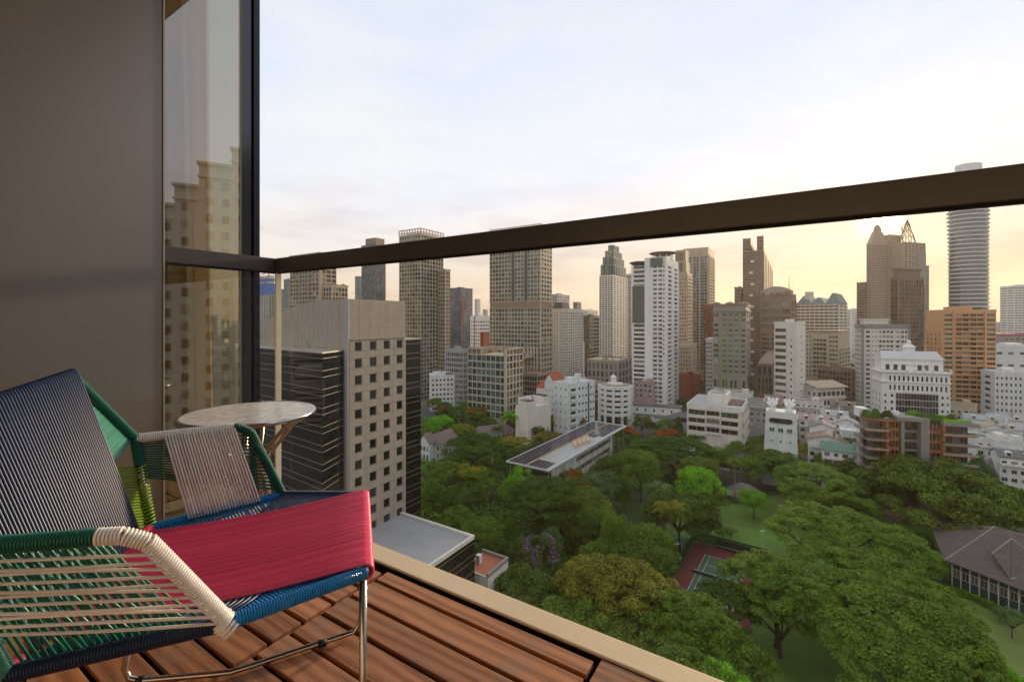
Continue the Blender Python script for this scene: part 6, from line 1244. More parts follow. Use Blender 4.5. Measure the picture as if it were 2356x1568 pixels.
    mb.build('pier', WM['white'], e); mb = MB(); mb.prism(ci(r*.94), H - .01, H + .35); mb.build('roof', mat('rusty_roof_deck', (.34, .25, .19), .9, 0, .2, .4), e); mb = MB(); mb.prism(ci(r*.5), H + .35, H + 1.0); mb.build('skylight', WM['offwhite'], e); mb = MB(); mb.box(-1.6, 1.6, r*.3, r*.6, H, H + 4.2); mb.prism([(-2, r*.28), (2, r*.28), (2, r*.62), (-2, r*.62)], H + 4.2, H + 6, [(-.1, r*.44), (.1, r*.44), (.1, r*.46), (-.1, r*.46)]); mb.build('roof_hut', WM['offwhite'], e)
    simple('frame_building', 'unfinished pinkish building behind the pale blue block', 'building', 1296, 1330, 1386, 884, 305, 60, 'pink', 3.6, (3, 6), .8, .55, 'dark', d=.4, bits=2)
    # long white low block
    p = G(1378, 968); q = G(1566, 985); d = (q - p); ang = math.atan2(d.y, d.x); L_ = d.length; e = empty('school_block', (p.x, p.y, GZ), ang); tag(e, 'long white two storey block with flat grey roofs in front of the tall white tower', 'building')
    mb = MB(); mb.box(0, L_, 6, 16, 0, 11.5); mb.build('wall', WM['white'], e); mb = MB(); mb.box(-.5, L_ + .5, 5.5, 16.5, 11.5, 12.0); mb.build('roof', M_greyroof, e)
    mb = MB(); mb.box(-2, L_*.42, -1, 5.98, 0, 6.0); mb.box(L_*.42, L_*.70, 3, 5.98, 0, 6.0); mb.box(L_*.70, L_*.94, -2, 5.98, 0, 6.0); mb.build('lower_wall', WM['white'], e)
    mb = MB(); mb.box(-2.6, L_*.42 + .3, -1.7, 5.5, 6.0, 6.45); mb.box(L_*.42 + .3, L_*.70 - .3, 2.3, 5.5, 6.0, 6.4); mb.box(L_*.70 - .3, L_*.94 + .5, -2.7, 5.5, 6.0, 6.5); mb.build('lower_roof', M_greyroof, e)
    for k in range(9): win_at(e, L_*(.05 + .105*k), 5.94, 8.0, .9, 1.9, 'R', 'black')
    for k in range(12): win_at(e, L_*(.02 + .035*k), -1.05, 1.5, 1.0, 2.6, 'R', 'black')
    # warehouse
    p = P(1590, 262); e = empty('warehouse', (p.x - 14, p.y, GZ), R(-20)); tag(e, 'grey warehouse with an arched roof right of the tall white tower foot', 'warehouse')
    mb = MB(); mb.box(0, 19, 0, 16, 0, 9.5); mb.build('wall', WM['grey'], e); mb = MB(); n = 10
    for i in range(n): x0, x1 = 19*i/n - .3, 19*(i+1)/n + .3; mb.slab([(x0, -.5, 9.5 + 3*math.sin(math.pi*i/n)), (x1, -.5, 9.5 + 3*math.sin(math.pi*(i+1)/n)), (x1, 16.5, 9.5 + 3*math.sin(math.pi*(i+1)/n)), (x0, 16.5, 9.5 + 3*math.sin(math.pi*i/n))], .3)
    mb.build('roof', WM['darkgrey'], e)
    # white stepped office
    b = Bld('office_building', 'white five storey office with ribbon windows, stepped base and rooftop plant room', 'building', 1581, 1706, 1719, 944, 205, A0, 'warmwhite'); b.body(z0=7.0); W_ = b.wL; H = b.H
    b.box('wall', b.wall, -3, b.wR + 2, -1.2, W_ + 2, -1, 7.0)
    fl = 3.9; 
    for j in range(3):
        z0 = H - 1.0 - fl*(j+1) + .4
        for (u0, u1) in ((.06, .36), (.66, .97)): b.face('L', z0, z0 + 3.4, 2 if j else 3, 1, .99, .62 if j else .72, .35, W_*u0, W_*u1, glass='teal' if j == 0 else 'black', kind=2 if j == 0 else 0, grid=False)
        b.face('L', z0, z0 + 3.4, 1, 1, .98, .72, .1, W_*.385, W_*.635, glass='dark', kind=2, grid=False); m2 = MB(); m2.box(-1.0, 0, W_*.385, W_*.635, z0 - .2, z0 + .75); m2.build('balcony', b.wall, b.e)
        m2 = MB(); m2.box(-.45, 0, 0, W_, z0 + 2.95, z0 + fl + .25); m2.build('spandrel', b.wall, b.e)
    for u in (0, .365, .635, .98): b.box('pier', b.wall, -.7, 0, W_*u, W_*(u + .02), 7, H)
    for j in range(2):
        m2 = MB(); m2.box(-3.05, -2.9, W_*.03, W_*.97 , 1.0 + 3.2*j, 3.0 + 3.2*j); m2.build('ribbon_window', GM['black'], b.e)
    b.box('terrace_parapet', b.wall, -3.2, -2.8, -1.4, W_ + 2.2, 6.9, 8.1); b.face('R', 7, H - .5, 3, 4, .8, .6, .4, glass='dark', balc=1.2)
    b.parapet(1.1, over=.2); b.box('roof_coating', mat('pale_blue_roof_coat', (.40, .43, .46), .6, 0, .15, .3), .2, b.wR - .2, .2, W_ - .2, H, H + .06); b.box('plant_room', b.wall, b.wR*.35, b.wR*.85, W_*.30, W_*.68, H, H + 5); b.box('plant_room_top', WM['grey'], b.wR*.4, b.wR*.8, W_*.35, W_*.63, H + 5, H + 5.8); b.box('rusty_deck', mat('rusty_deck', (.16, .10, .08), .9, 0, .4, .8), b.wR*.35, b.wR*.9, W_*.03, W_*.29, H + .06, H + .5)
    rnd = random.Random(2)
    for k in range(7): x = b.wR*rnd.uniform(.38, .75); y = W_*rnd.uniform(.34, .6); b.box('air_unit', WM['grey'], x, x + 1, y, y + 1.2, H + 5.8, H + 6.8)
    b.done()
    # white tower with horn chimneys
    t = 188; pC = P(1790, t); e = empty('horned_building', (pC.x - 5.4, pC.y, GZ), R(-32)); tag(e, 'small white tower with horn shaped chimneys, an oval louvre and mint windows', 'building'); H = (HY - 944)/F*t - GZ; w = 11.2
    mb = MB(); mb.prism([(-1.0, -1.0), (w + 1.0, -1.0), (w + 1.0, 9), (-1.0, 9)], 0, H, [(.2, 0), (w - .2, 0), (w - .2, 8), (.2, 8)]); mb.build('wall', WM['bluewhite'], e)
    mb = MB(); n = 12; pts = [(w*.5 + 3.2 + .95*math.cos(a), 0, H - 3.6 + .95*math.sin(a)) for a in [(-math.pi/2 + math.pi*i/n) for i in range(n+1)]] + [(w*.5 - 3.2 + .95*math.cos(a), 0, H - 3.6 + .95*math.sin(a)) for a in [(math.pi/2 + math.pi*i/n) for i in range(n+1)]]
    mb.slab([(p_[0], -.26, p_[2]) for p_ in pts], -.4); mb.build('oval_louvre', GM['black'], e); mb = MB()
    for k in range(8): x = w*.5 - 3.0 + k*.86; mb.box(x - .11, x + .11, -.42, -.24, H - 4.5, H - 2.7)
    mb.build('louvre_fins', WM['bluewhite'], e); mint = mat('mint_shutter', (.16, .36, .32), .5)
    for u in (.22, .5, .78):
        for s_ in (-.5, .5): win_at(e, w*u + s_*.95, -.42, H - 8.3, .8, 1.7, 'R', 'teal', M_framew); 
    for u in (.2, .5, .8): win_at(e, w*u, -.62, H - 12.4, .55, .6, 'R', 'black')
    for u in (.2, .5): win_at(e, w*u, -.85, H - 16.6, .55, .6, 'R', 'black')
    for (cx_, cy_) in ((2.4, 1.8), (8.8, 1.8), (2.6, 6.2), (8.6, 6.2)):
        mb = MB(); mb.tube([(cx_, cy_, H - .2), (cx_, cy_, H + 1.6)], [1.5, .9], 12)
        for dx in (-1.7, 1.7) + ((0,) if cy_ > 4 else ()): mb.tube([(cx_, cy_, H + .8), (cx_ + dx, cy_ - .3, H + (3.6 if cy_ < 4 else 4.6))], [.85, .52], 12)
        mb.build('horn_chimney', WM['white'], e, True)
    # terraced orange and concrete apartments
    t = 168; b = Bld('apartment_building', 'terraced apartment building in orange brick and raw concrete with planted balconies', 'building', 1978, 1990, 2236, 965, t, 108, 'concrete'); W_ = b.wR; H = b.H; org = WM['orange']; fl = 3.5; nf = 7
    org = mat('orange_brick', (.36, .125, .05), .85, 0, .15, .8)
    b.body(m=WM['brown'], y0=2.2)
    segs = ((.0, .22, 0), (.22, .33, 1), (.345, .375, 2), (.375, .52, 3), (.52, .60, 2), (.60, .72, 1), (.72, 1.0, 0))
    for (u0, u1, ty) in segs:
        x0, x1 = W_*u0, W_*u1
        if ty == 2: b.box('concrete_stair_tower' if u1 - u0 > .05 else 'concrete_pier', WM['concrete'], x0, x1, -.8 if u1-u0 < .05 else -1.5, 8, -1, H + (1.0 if u1-u0 < .05 else .6)); continue
        for j in range(nf):
            z = H - fl*(j+1)
            if ty == 1:
                m2 = MB(); m2.box(x0, x1, -.1, 2.2, z - .1, z + 1.1); m2.build('brick_band', org, b.e)
                k_ = 2
                for k in range(k_ + 1): win_at(b.e, x0 + (x1-x0)*(k + .5)/3, 1.0, z + 1.2, (x1-x0)/3.4, 2.1, 'R', 'slate' if j % 3 else 'dark', M_framew if j % 3 == 1 else M_frame, 1)
                if k_: m2 = MB(); [m2.box(x0 + (x1-x0)*k/3 - .12, x0 + (x1-x0)*k/3 + .12, -.08, 2.2, z + 1.1, z + fl - .1) for k in range(4)]; m2.build('brick_pier', org, b.e)
            else:
                d_ = 1.8 if ty == 0 else -.6
                m2 = MB(); m2.box(x0, x1 + (1.2 if u1 == 1.0 else 0), -d_, 2.2, z - .16, z + .10); m2.box(x0, x1 + (1.2 if u1 == 1.0 else 0), -d_ - .02, -d_ + .16, z + .1, z + .55); m2.build('balcony', WM['concrete'] if j % 2 or ty == 3 else WM['pink'], b.e)
                if ty == 0: m2 = MB(); m2.box(x0, x1, -d_ - .10, -d_ - .03, z - .34, z - .10); m2.build('orange_edge', org, b.e); m2 = MB(); m2.box(x0 if u0 > .5 else x1 - .8, (x0 + .9) if u0 > .5 else x1, -1.2, 2.2, z + .1, z + fl - .35); m2.build('brick_pier', org, b.e)
                nn_ = 4
                for k in range(nn_): win_at(b.e, x0 + (x1-x0)*(k + .5)/nn_, 2.15, z + .2, (x1-x0)/nn_*.92, 2.6, 'R', 'slate' if (k + j) % 3 == 0 and ty == 0 else 'bronze', None, 1)
                rnd = random.Random(j*9 + int(u0*50))
                for k in range(4 if ty == 0 else 6):
                    D_ = rnd.uniform(1.2, 2.2); link('balcony_plant', crownmesh('small', k % 2, 'mid' if rnd.random() < .5 else 'dark'), b.e, (x0 + (x1-x0)*rnd.random(), -d_ + .6, z + .7), (0, 0, rnd.uniform(0, 6)), (D_/20, .9/20, 1.0/18))
    b.box('roof_slab', WM['concrete'], W_*.30, W_*.60, -1.4, 9, H + .6, H + 2.0); b.box('roof_edge', WM['concrete'], W_*.72, W_ + 1.2, -1.9, 2, H - .2, H + 1.2); b.box('roof_edge', org, 0, W_*.33, -.2, 2, H - .1, H + .5)
    b.box('rooftop_room', WM['white'], W_*.0, W_*.1, 5, 10, H, H + 3.4); b.box('water_tank', WM['white'], W_*.33, W_*.38, 3, 5, H + 2, H + 3.2)
    rnd = random.Random(77)
    for k in range(26):
        u = rnd.choice([rnd.uniform(.03, .3), rnd.uniform(.5, .9), rnd.uniform(.55, .8)]); D_ = rnd.uniform(3, 6.5); hh = rnd.uniform(1.6, 4.2); link('roof_plant', crownmesh('small' if k % 2 else 'round', k % 2, rnd.choice(['mid', 'dark', 'lime', 'mid'])), b.e, (W_*u, rnd.uniform(1, 6), H + hh*.4), (0, 0, rnd.uniform(0, 6)), (D_/20, D_/20, hh/15))
    m2 = MB(); m2.box(W_*.74, W_*.98, -1.2, 0, H + 1.2, H + 1.9); m2.build('yellow_hedge', LM['lime'], b.e)
    for j in range(5): m2 = MB(); z = H - fl*(j+1); m2.box(-1.8, 0, 1, b.wL, z - .1, z + .9); m2.build('balcony', WM['concrete'], b.e)
    b.done()
    # small houses in the lanes: (x, y top, depth, width, deep, height to eaves derived, wall, roof, form, label)
    rows = [
     (1812, 962, 215, 8, 9, 'white', M_greyroof, 'flat', 'white flat roofed house directly left of the horned white tower'),
     (1840, 948, 225, 12, 9, 'offwhite', M_greyroof, 'gx', 'white townhouse row end with dark dormers, right of the horned tower'),
     (1872, 955, 218, 12, 8, 'warmwhite', WM['pink'], 'gx', 'townhouse with pinkish roof and dormer in the white row'),
     (1893, 972, 205, 10, 9, 'white', M_greyroof, 'gy', 'white townhouse with grey corrugated gable in the row'),
     (1920, 945, 228, 11, 8, 'white', WM['sheet'], 'gx', 'white roofed townhouse behind the grey gable one'),
     (1948, 962, 212, 9, 8, 'white', WM['sheet'], 'gy', 'white townhouse with a gable, right end of the row'),
     (1905, 1000, 190, 14, 10, 'white', WM['brown'], 'gy', 'big white house with wide brown gable and veranda, before the row'),
     (1966, 995, 190, 9, 9, 'bluewhite', WM['white'], 'flat', 'pale blue house with white flat roof beside the terraced apartments'),
     (1945, 1030, 178, 15, 8, 'white', mat('green_sheet_roof', (.10, .20, .15), .6, 0, .1, .6), 'shed', 'white workshop with green and tan sheet roof behind the casuarina'),
     (1940, 924, 250, 11, 9, 'concrete', WM['brown'], 'gx', 'house with steep dark brown roof behind the townhouse row'),
     (1752, 925, 240, 12, 10, 'grey', M_greyroof, 'flat', 'grey flat roofed block between the stepped office and the horned tower'),
     (1780, 915, 255, 9, 8, 'pink', M_greyroof, 'flat', 'pinkish narrow house behind the horned tower'),
     (1862, 925, 262, 14, 9, 'offwhite', M_greyroof, 'flat', 'off white block below the white and black balcony building'),
     (2260, 978, 215, 11, 9, 'white', WM['sheet'], 'gy', 'white townhouse with round window, first right of the terraces'),
     (2292, 975, 212, 11, 9, 'offwhite', WM['tan'], 'gy', 'townhouse with a tan curved gable in the right hand row'),
     (2322, 990, 205, 11, 9, 'white', WM['sheet'], 'gy', 'white gabled townhouse with blue glass in the right hand row'),
     (2350, 978, 212, 12, 9, 'offwhite', WM['sheet'], 'gx', 'pale townhouse with shed roofs at the right edge'),
     (2290, 1012, 192, 12, 10, 'white', M_greyroof, 'flat', 'white house with roof garden in front of the right hand row'),
     (2330, 1018, 186, 11, 9, 'bluewhite', WM['tan'], 'flat', 'mint tinted house with roof terrace at the right edge'),
     (2345, 1040, 178, 11, 9, 'white', M_greyroof, 'gx', 'white house with grey roof, nearest of the right hand houses'),
     (1700, 905, 270, 14, 10, 'offwhite', M_greyroof, 'flat', 'low pale annex at the foot of the green striped hotel'),
     (1480, 880, 300, 12, 10, 'pink', M_greyroof, 'flat', 'pinkish brick annex left of the tall white tower'),
     (2215, 930, 262, 12, 8, 'beige', M_greyroof, 'flat', 'small beige block below the orange tower podium'),
     (2262, 955, 240, 14, 8, 'white', WM['sheet'], 'gx', 'white house row end under the orange tower'),
     (2318, 955, 240, 14, 8, 'warmwhite', WM['sheet'], 'gx', 'white houses with terrace below the rust windowed building')]
    rnd = random.Random(31)
    for (x, yt, t, w, dp, wl, rf, form, lb) in rows:
        p = P(x, t); e = empty('house', (p.x, p.y, GZ), R(-32)); tag(e, lb, 'house'); hh = (HY - yt)/F*t - GZ; rise = 0 if form == 'flat' else (2.4 if form != 'shed' else 1.6); H = hh - rise
        mb = MB(); mb.box(-w/2, w/2, 0, dp, 0, H); mb.build('wall', WM[wl], e)
        if form == 'flat':
            mb = MB(); mb.box(-w/2 - .15, w/2 + .15, -.15, .1, H - .3, H + .8); mb.box(-w/2 - .15, -w/2 + .1, .1, dp, H - .3, H + .8); mb.box(w/2 - .1, w/2 + .15, .1, dp, H - .3, H + .8); mb.box(-w/2 + .1, w/2 - .1, dp - .2, dp, H, H + .8); mb.build('parapet', WM[wl], e); mb = MB(); mb.box(-w/2 + .1, w/2 - .1, .1, dp - .2, H, H + .06); mb.build('roof', rf, e); mb = MB(); mb.box(w*.1, w*.35, dp*.4, dp*.8, H, H + 2.2); mb.build('roof_hut', WM[wl], e)
        elif form == 'shed': mb = MB(); mb.slab([(-w/2 - .5, -.6, H), (w/2 + .5, -.6, H), (w/2 + .5, dp + .4, H + rise), (-w/2 - .5, dp + .4, H + rise)], .2); mb.build('roof', rf, e)
        else: gable(e, -w/2, w/2, 0, dp, H, rise, rf, 'x' if form == 'gx' else 'y', .5)
        nw = max(2, int(w / 2.6)); nfl = max(1, int(H / 3.3))
        for j in range(max(0, nfl - 3), nfl):
            for k in range(nw): win_at(e, -w/2 + w*(k + .5)/nw, -.05, j*3.3 + 1.0, rnd.uniform(1.1, 1.9), 1.5, 'R', rnd.choice(['dark', 'black', 'slate']), rnd.choice([M_frame, M_framew]), 1)
        if form != 'flat' or rnd.random() < .6: mb = MB(); mb.box(-w/2 + .3, w/2 - .3, -1.1, -.05, H - 3.5, H - 2.6); mb.build('balcony', WM[wl], e)
        tx, ty = rnd.uniform(-w*.35, w*.35), rnd.uniform(dp*.3, dp*.8); mb = MB(); mb.tube([(tx, ty, H), (tx, ty, H + rise + 1.5)], .55, 10); mb.build('water_tank', WM[rnd.choice(['sheet', 'bluewhite', 'concrete'])], e); mb = MB(); mb.tube([(-tx, ty, H), (-tx, ty, H + rise + 3.2)], .05, 4); mb.tube([(-tx - .6, ty, H + rise + 2.9), (-tx + .6, ty, H + rise + 2.9)], .04, 4); mb.build('aerial', WM['grey'], e)
        for q_ in range(2): mb = MB(); ax = rnd.uniform(-w*.45, w*.4); az = rnd.uniform(1.5, H - .8); mb.box(ax, ax + .8, -.5, -.05, az, az + .6); mb.build('air_unit', WM['offwhite'], e)
        if form == 'gx': 
            for k in (-.25, .25): mb = MB(); mb.box(w*k - .9, w*k + .9, .3, 2.5, H + .2, H + 2.0); mb.build('dormer', WM[wl], e); win_at(e, w*k, .26, H + .5, 1.2, 1.1, 'R', 'black')
    # shingled pavilion
    p = G(1712, 1150); e = empty('pavilion', (p.x, p.y, GZ), R(-30)); tag(e, 'garden pavilion with a mottled old shingle hip roof among palms', 'pavilion')
    mb = MB(); mb.box(-4.2, 4.2, -3.2, 3.2, 0, 2.6); mb.build('wall', WM['concrete'], e); mb = MB(); mb.prism([(-6.2, -5.2), (6.2, -5.2), (6.2, 5.2), (-6.2, 5.2)], 2.6, 6.6, [(-1.5, -.05), (1.5, -.05), (1.5, .05), (-1.5, .05)]); mb.build('roof', M_thatch, e)
    p = G(2045, 1195); e = empty('garden_shelter', (p.x, p.y, GZ), R(-32)); tag(e, 'tiny garden shelter with a flat tan roof by the path lights', 'shelter')
    mb = MB(); mb.box(-3.6, 3.6, -1.8, 1.8, 2.5, 2.8); mb.build('roof', WM['pink'], e); mb = MB(); mb.box(-3.2, 3.2, -1.4, 1.4, 0, 2.5); mb.build('wall', WM['brown'], e)
    p = G(2318, 1118); e = empty('hall_roof_house', (p.x, p.y, GZ), R(-25)); tag(e, 'house with a grey green mossy hip roof behind the enormous rain tree', 'house')
    mb = MB(); mb.prism([(-13, -8), (13, -8), (13, 8), (-13, 8)], 4, 11, [(-5, -.1), (5, -.1), (5, .1), (-5, .1)]); mb.build('roof', M_thatch, e); mb = MB(); mb.box(-11, 11, -6.5, 6.5, 0, 4); mb.build('wall', WM['concrete'], e)
    # large hipped roof house, bottom right
    z_e = -62.6; z_r = -57.5
    r0 = G(2288, 1213, z_r); r1 = G(2420, 1250, z_r); a = G(2143, 1215, z_e); bb = G(2174, 1290, z_e); c = G(2330, 1350, z_e)
    e = empty('clubhouse', (0, 0, GZ)); tag(e, 'large old timber house with dark shingled hip roofs, white ridges and green trim', 'house')
    Z = lambda q: (q.x, q.y, q.z - GZ); mb = MB(); br_ = r0 + (r0 - bb) * .8; br_.z = z_e; far = G(2480, 1260, z_e); cc = c + (c - bb) * 1.0; cc.z = z_e
    mb.slab([Z(bb), Z(cc), Z(r1), Z(r0)], -.3); mb.slab([Z(a), Z(bb), Z(r0)], -.3); mb.slab([Z(a), Z(r0), Z(r1), Z(G(2500, 1225, z_e))], .3); mb.build('roof', M_shingle, e)
    mb = MB(); pz = Vector((0, 0, .28 - GZ))
    for (q0, q1) in ((r0, r1), (r0, bb), (r0, a)): mb.tube([tuple(q0 + pz), tuple(q1 + pz)], .16, 6)
    mb.build('ridge_tiles', WM['concrete'], e)
    mb = MB(); ins = lambda q, s: (q.x + s[0], q.y + s[1]); dd = (cc - bb).normalized(); nn = Vector((-dd.y, dd.x, 0)); nn = nn if nn.y > 0 else -nn
    w0, w1 = bb + nn*1.2 + dd*1.0, cc + nn*1.2; mb.prism([(w0.x, w0.y), (w1.x, w1.y), ((w1 + nn*9).x, (w1 + nn*9).y), ((w0 + nn*9).x, (w0 + nn*9).y)], 0, z_e - GZ - .1); mb.build('wall', mat('dark_green_timber', (.02, .055, .055), .6), e)
    L2 = (w1 - w0).length; ang2 = math.atan2((w1 - w0).y, (w1 - w0).x); we = empty('window_row', (w0.x, w0.y, 0), ang2); we.parent = e
    nw = int(L2 / 1.7)
    for k in range(nw):
        link('window', winmesh('bronze', M_framew, 1), we, (.9 + 1.7*k, -.1, 3.9), None, (1.35, .16, 2.1))
        mb = MB(); mb.box(1.7*k - .08, 1.7*k + .08, -.22, 0, 0, 7.2); mb.build('timber_post', WM['offwhite'], we)
    # front porch gable
    q0 = G(2327, 1241, -57.3); qa = G(2282, 1275, -59.4); qb = G(2324, 1334, -61.9); 
    mb = MB(); q1 = G(2430, 1318, -61.6); mb.slab([Z(qa), Z(qb), Z(q0)], -.3); mb.slab([Z(qb), Z(q1), Z(q0)], -.3); mb.build('porch_roof', M_shingle, e); mb = MB()
    for (s0, s1) in ((q0, qa), (q0, q1), (qb, q1)): mb.tube([tuple(s0 + pz), tuple(s1 + pz)], .16, 6)
    mb.build('porch_ridge', WM['concrete'], e); mb = MB(); k0, k1 = qb + Vector((.8, 1, 0)), q1 + Vector((0, 1.5, 0)); mb.prism([(k0.x, k0.y), (k1.x, k1.y), (k1.x, k1.y + 6), (k0.x, k0.y + 6)], 0, 6.4); mb.build('porch_wall', bpy.data.materials['dark_green_timber'], e)
    mb = MB()
    for k in range(5): s = k0.lerp(k1, k/4.0); mb.box(s.x - .15, s.x + .15, s.y - .35, s.y - .05, 0, 6.3)
    mb.build('porch_posts', WM['offwhite'], e)
def court_and_garden():
    P1 = G(1622, 1276); e1 = Vector((.82, -.572, 0)).normalized(); e2 = Vector((-e1.y * -1, -e1.x, 0)); e2 = Vector((e1.y, -e1.x, 0))
    ang = math.atan2(e1.y, e1.x); e = empty('tennis_court', (P1.x, P1.y, GZ), ang); tag(e, 'green and brick red tennis court with white lines, half hidden by trees', 'tennis court')
    # local x along baseline, -y toward the net
    def pl(name, m, x0, x1, y0, y1, z): mb = MB(); mb.box(x0, x1, y0, y1, z - .1, z); return mb.build(name, m, e)
    pl('surround', mat('red_court', (.20, .050, .045), .9, 0, .12, .4), -4.2, 15.2, -30, 6.6, .20); pl('playing_surface', mat('green_court', (.085, .17, .10), .9, 0, .08, .4), 0, 10.97, -23.77, 0, .206)
    ml = mat('white_line_paint', (.7, .7, .66), .8)
    for (x0, x1, y0, y1) in ((0, 10.97, -.12, 0), (0, 10.97, -23.77, -23.65), (0, .12, -23.65, -.12), (10.85, 10.97, -23.65, -.12), (1.37, 1.49, -23.65, -.12), (9.48, 9.6, -23.65, -.12), (1.49, 9.48, -5.55, -5.43), (1.49, 9.48, -18.3, -18.18), (5.43, 5.55, -18.18, -5.55)): pl('court_line', ml, x0, x1, y0, y1, .212)
    mb = MB(); mb.box(-.9, 11.9, -11.92, -11.88, .22, 1.15); mb.build('net', mat('net_mesh', (.05, .09, .06), .9), e); mb = MB(); mb.box(-.9, 11.9, -11.95, -11.85, 1.15, 1.22); mb.build('net_band', ml, e)
    for x in (-.9, 11.9): mb = MB(); mb.tube([(x, -11.9, .2), (x, -11.9, 1.3)], .06, 8); mb.build('net_post', WM['red'], e)
    gf = mat('green_mesh_fence', (.035, .12, .07), .7); M_gm = glassmat('fence_netting', (.62, .75, .66), .2, body=(.03, .12, .07), bodyf=.45)
    f = empty('court_fence', (P1.x, P1.y, GZ), ang); tag(f, 'green mesh fence on thin posts around the back of the tennis court', 'fence')
    for k in range(12): mb = MB(); y = 6.8 - k*3.1; mb.tube([(-4.5, y, 0), (-4.5, y, 3.4)], .05, 6); mb.build('fence_post', gf, f)
    for k in range(7): mb = MB(); x = -4.5 + k*3.3; mb.tube([(x, 6.9, 0), (x, 6.9, 3.4)], .05, 6); mb.build('fence_post', gf, f)
    for z in (.3, 1.8, 3.35): mb = MB(); mb.tube([(-4.5, -28, z), (-4.5, 6.9, z)], .04, 5); mb.tube([(-4.5, 6.9, z), (15.5, 6.9, z)], .04, 5); mb.build('fence_rail', gf, f)
    for (a) in ((-4.51, -4.49, -28, 6.9, .2, 3.3), (-4.5, 15.5, 6.89, 6.91, .2, 3.3)): mb = MB(); mb.box(*a); mb.build('mesh_panel', M_gm, f)
    w = empty('practice_wall', (P1.x, P1.y, GZ), ang); tag(w, 'dark green practice wall with a white net line behind the baseline', 'wall')
    mb = MB(); mb.box(2.2, 13.2, 5.9, 6.2, 0, 3.0); mb.build('board', mat('dark_green_board', (.012, .040, .018), .8), w); mb = MB(); mb.box(2.2, 13.2, 5.86, 5.9, 1.05, 1.15); mb.box(7.6, 7.7, 5.86, 5.9, .2, 1.05); mb.build('white_line', ml, w)
    for (x, yb, h, lb) in ((1581, 1253, 9.2, 'tall floodlight mast behind the left fence of the court'), (1537, 1305, 9.0, 'floodlight mast in front of the coconut palm'), (1754, 1276, 7.0, 'floodlight mast right of the practice wall'), (1556, 1318, 8.0, 'floodlight mast nearest the left court fence')):
        p = G(x, yb); m_ = empty('floodlight_mast', p); tag(m_, lb, 'lamp post'); mb = MB(); mb.tube([(0, 0, 0), (0, 0, h)], [.09, .06], 8); mb.build('pole', WM['bluewhite'] if x != 1556 else gf, m_)
        for s in (-1, 1): mb = MB(); mb.box(s*.35 - .25, s*.35 + .25, -.25, .15, h - .05, h + .25); mb.build('lamp_head', WM['white'], m_)
        mb = MB(); mb.box(-.5, .5, -.05, .05, h - .12, h - .05); mb.build('crossarm', WM['bluewhite'], m_)
    p = G(1550, 1262); e = empty('court_hut', (p.x, p.y, GZ), ang); tag(e, 'small hut with a green sheet roof under the coconut palm', 'hut'); mb = MB(); mb.slab([(-3.5, -3, 3.6), (3.5, -3, 3.6), (3.5, 3, 3.0), (-3.5, 3, 3.0)], .15); mb.build('roof', mat('green_hut_roof', (.10, .27, .12), .6), e)
    for x, y in ((-3, -2.6), (3, -2.6), (3, 2.6), (-3, 2.6)): mb = MB(); mb.tube([(x, y, 0), (x, y, 3.2)], .08, 6); mb.build('post', WM['bluewhite'], e)
    hedge([G(1720, 1300), G(1762, 1302)], 2.2, 2.6, 'mid', 'clipped box hedge right of the practice wall')
    hedge([G(2108, 1352), G(2170, 1358), G(2240, 1380), G(2310, 1416)], 1.8, 1.6, 'lime', 'long curved clipped hedge along the pale lawn')
    hedge([G(2010, 1212), G(2050, 1222), G(2080, 1226)], 1.6, 1.8, 'mid', 'short clipped hedge by the garden shelter')
    hedge([G(2120, 1232), G(2136, 1262)], 3.2, 1.2, 'mid', 'low flat hedge block left of the large hipped roof')
    hedge([G(2060, 1172), G(2200, 1190), G(2356, 1210)], 1.5, 1.3, 'lime', 'thin straight hedge along the garden wall behind the rain tree trunk')
    # garden wall, street wall
    a_, b_ = G(1850, 1172), G(2420, 1205); d = b_ - a_; e = empty('garden_wall', a_, math.atan2(d.y, d.x)); tag(e, 'long low garden wall with dark fence bays beyond the lawn', 'wall'); L_ = d.length
    mb = MB(); mb.box(0, L_, 2, 2.3, 0, 2.2); mb.build('wall', WM['brown'], e)
    for k in range(24): mb = MB(); mb.box(L_*k/24, L_*k/24 + .4, 1.9, 2.4, 0, 2.7); mb.build('pier', WM['concrete'], e)
    for i, (x, y) in enumerate(((2041.5, 1175), (2079, 1182), (2108, 1186.5), (2121, 1190))):
        p = G(x, y); e = empty('path_light', p); tag(e, ['leftmost glowing path light by the fan palms', 'second glowing path light from the left on the lawn edge', 'third glowing path light, close to the rain tree', 'rightmost glowing path light under the rain tree'][i], 'garden light', 'glowing path lights')
        mb = MB(); mb.tube([(0, 0, 0), (0, 0, .5)], .05, 6); mb.build('post', WM['darkgrey'], e); mb = MB(); mb.box(-.14, .14, -.14, .14, .5, .78); mb.build('lamp', mat('warm_lamp', (1, .5, .2), .5, emit=((1, .45, .12), 6)), e)
    p = G(2222, 1368); e = empty('garden_spotlight', p); tag(e, 'pair of white garden spotlights on the curved hedge strip', 'garden light')
    mb = MB(); mb.tube([(0, 0, 0), (0, 0, 2.4)], .06, 6); mb.build('pole', WM['white'], e); mb = MB(); mb.tube([(0, 0, 2.4), (-.6, -.2, 2.5)], .14, 8); mb.build('lamp_head', WM['white'], e); mb = MB(); mb.tube([(1.0, 0, 1.7), (1.4, -.4, 1.8)], .22, 8); mb.build('lamp_head', WM['white'], e)
    p = G(2002, 1166); e = empty('parked_car', (p.x, p.y, GZ + .1), R(-8)); tag(e, 'white car on the street between the casuarina and the rain tree', 'car')
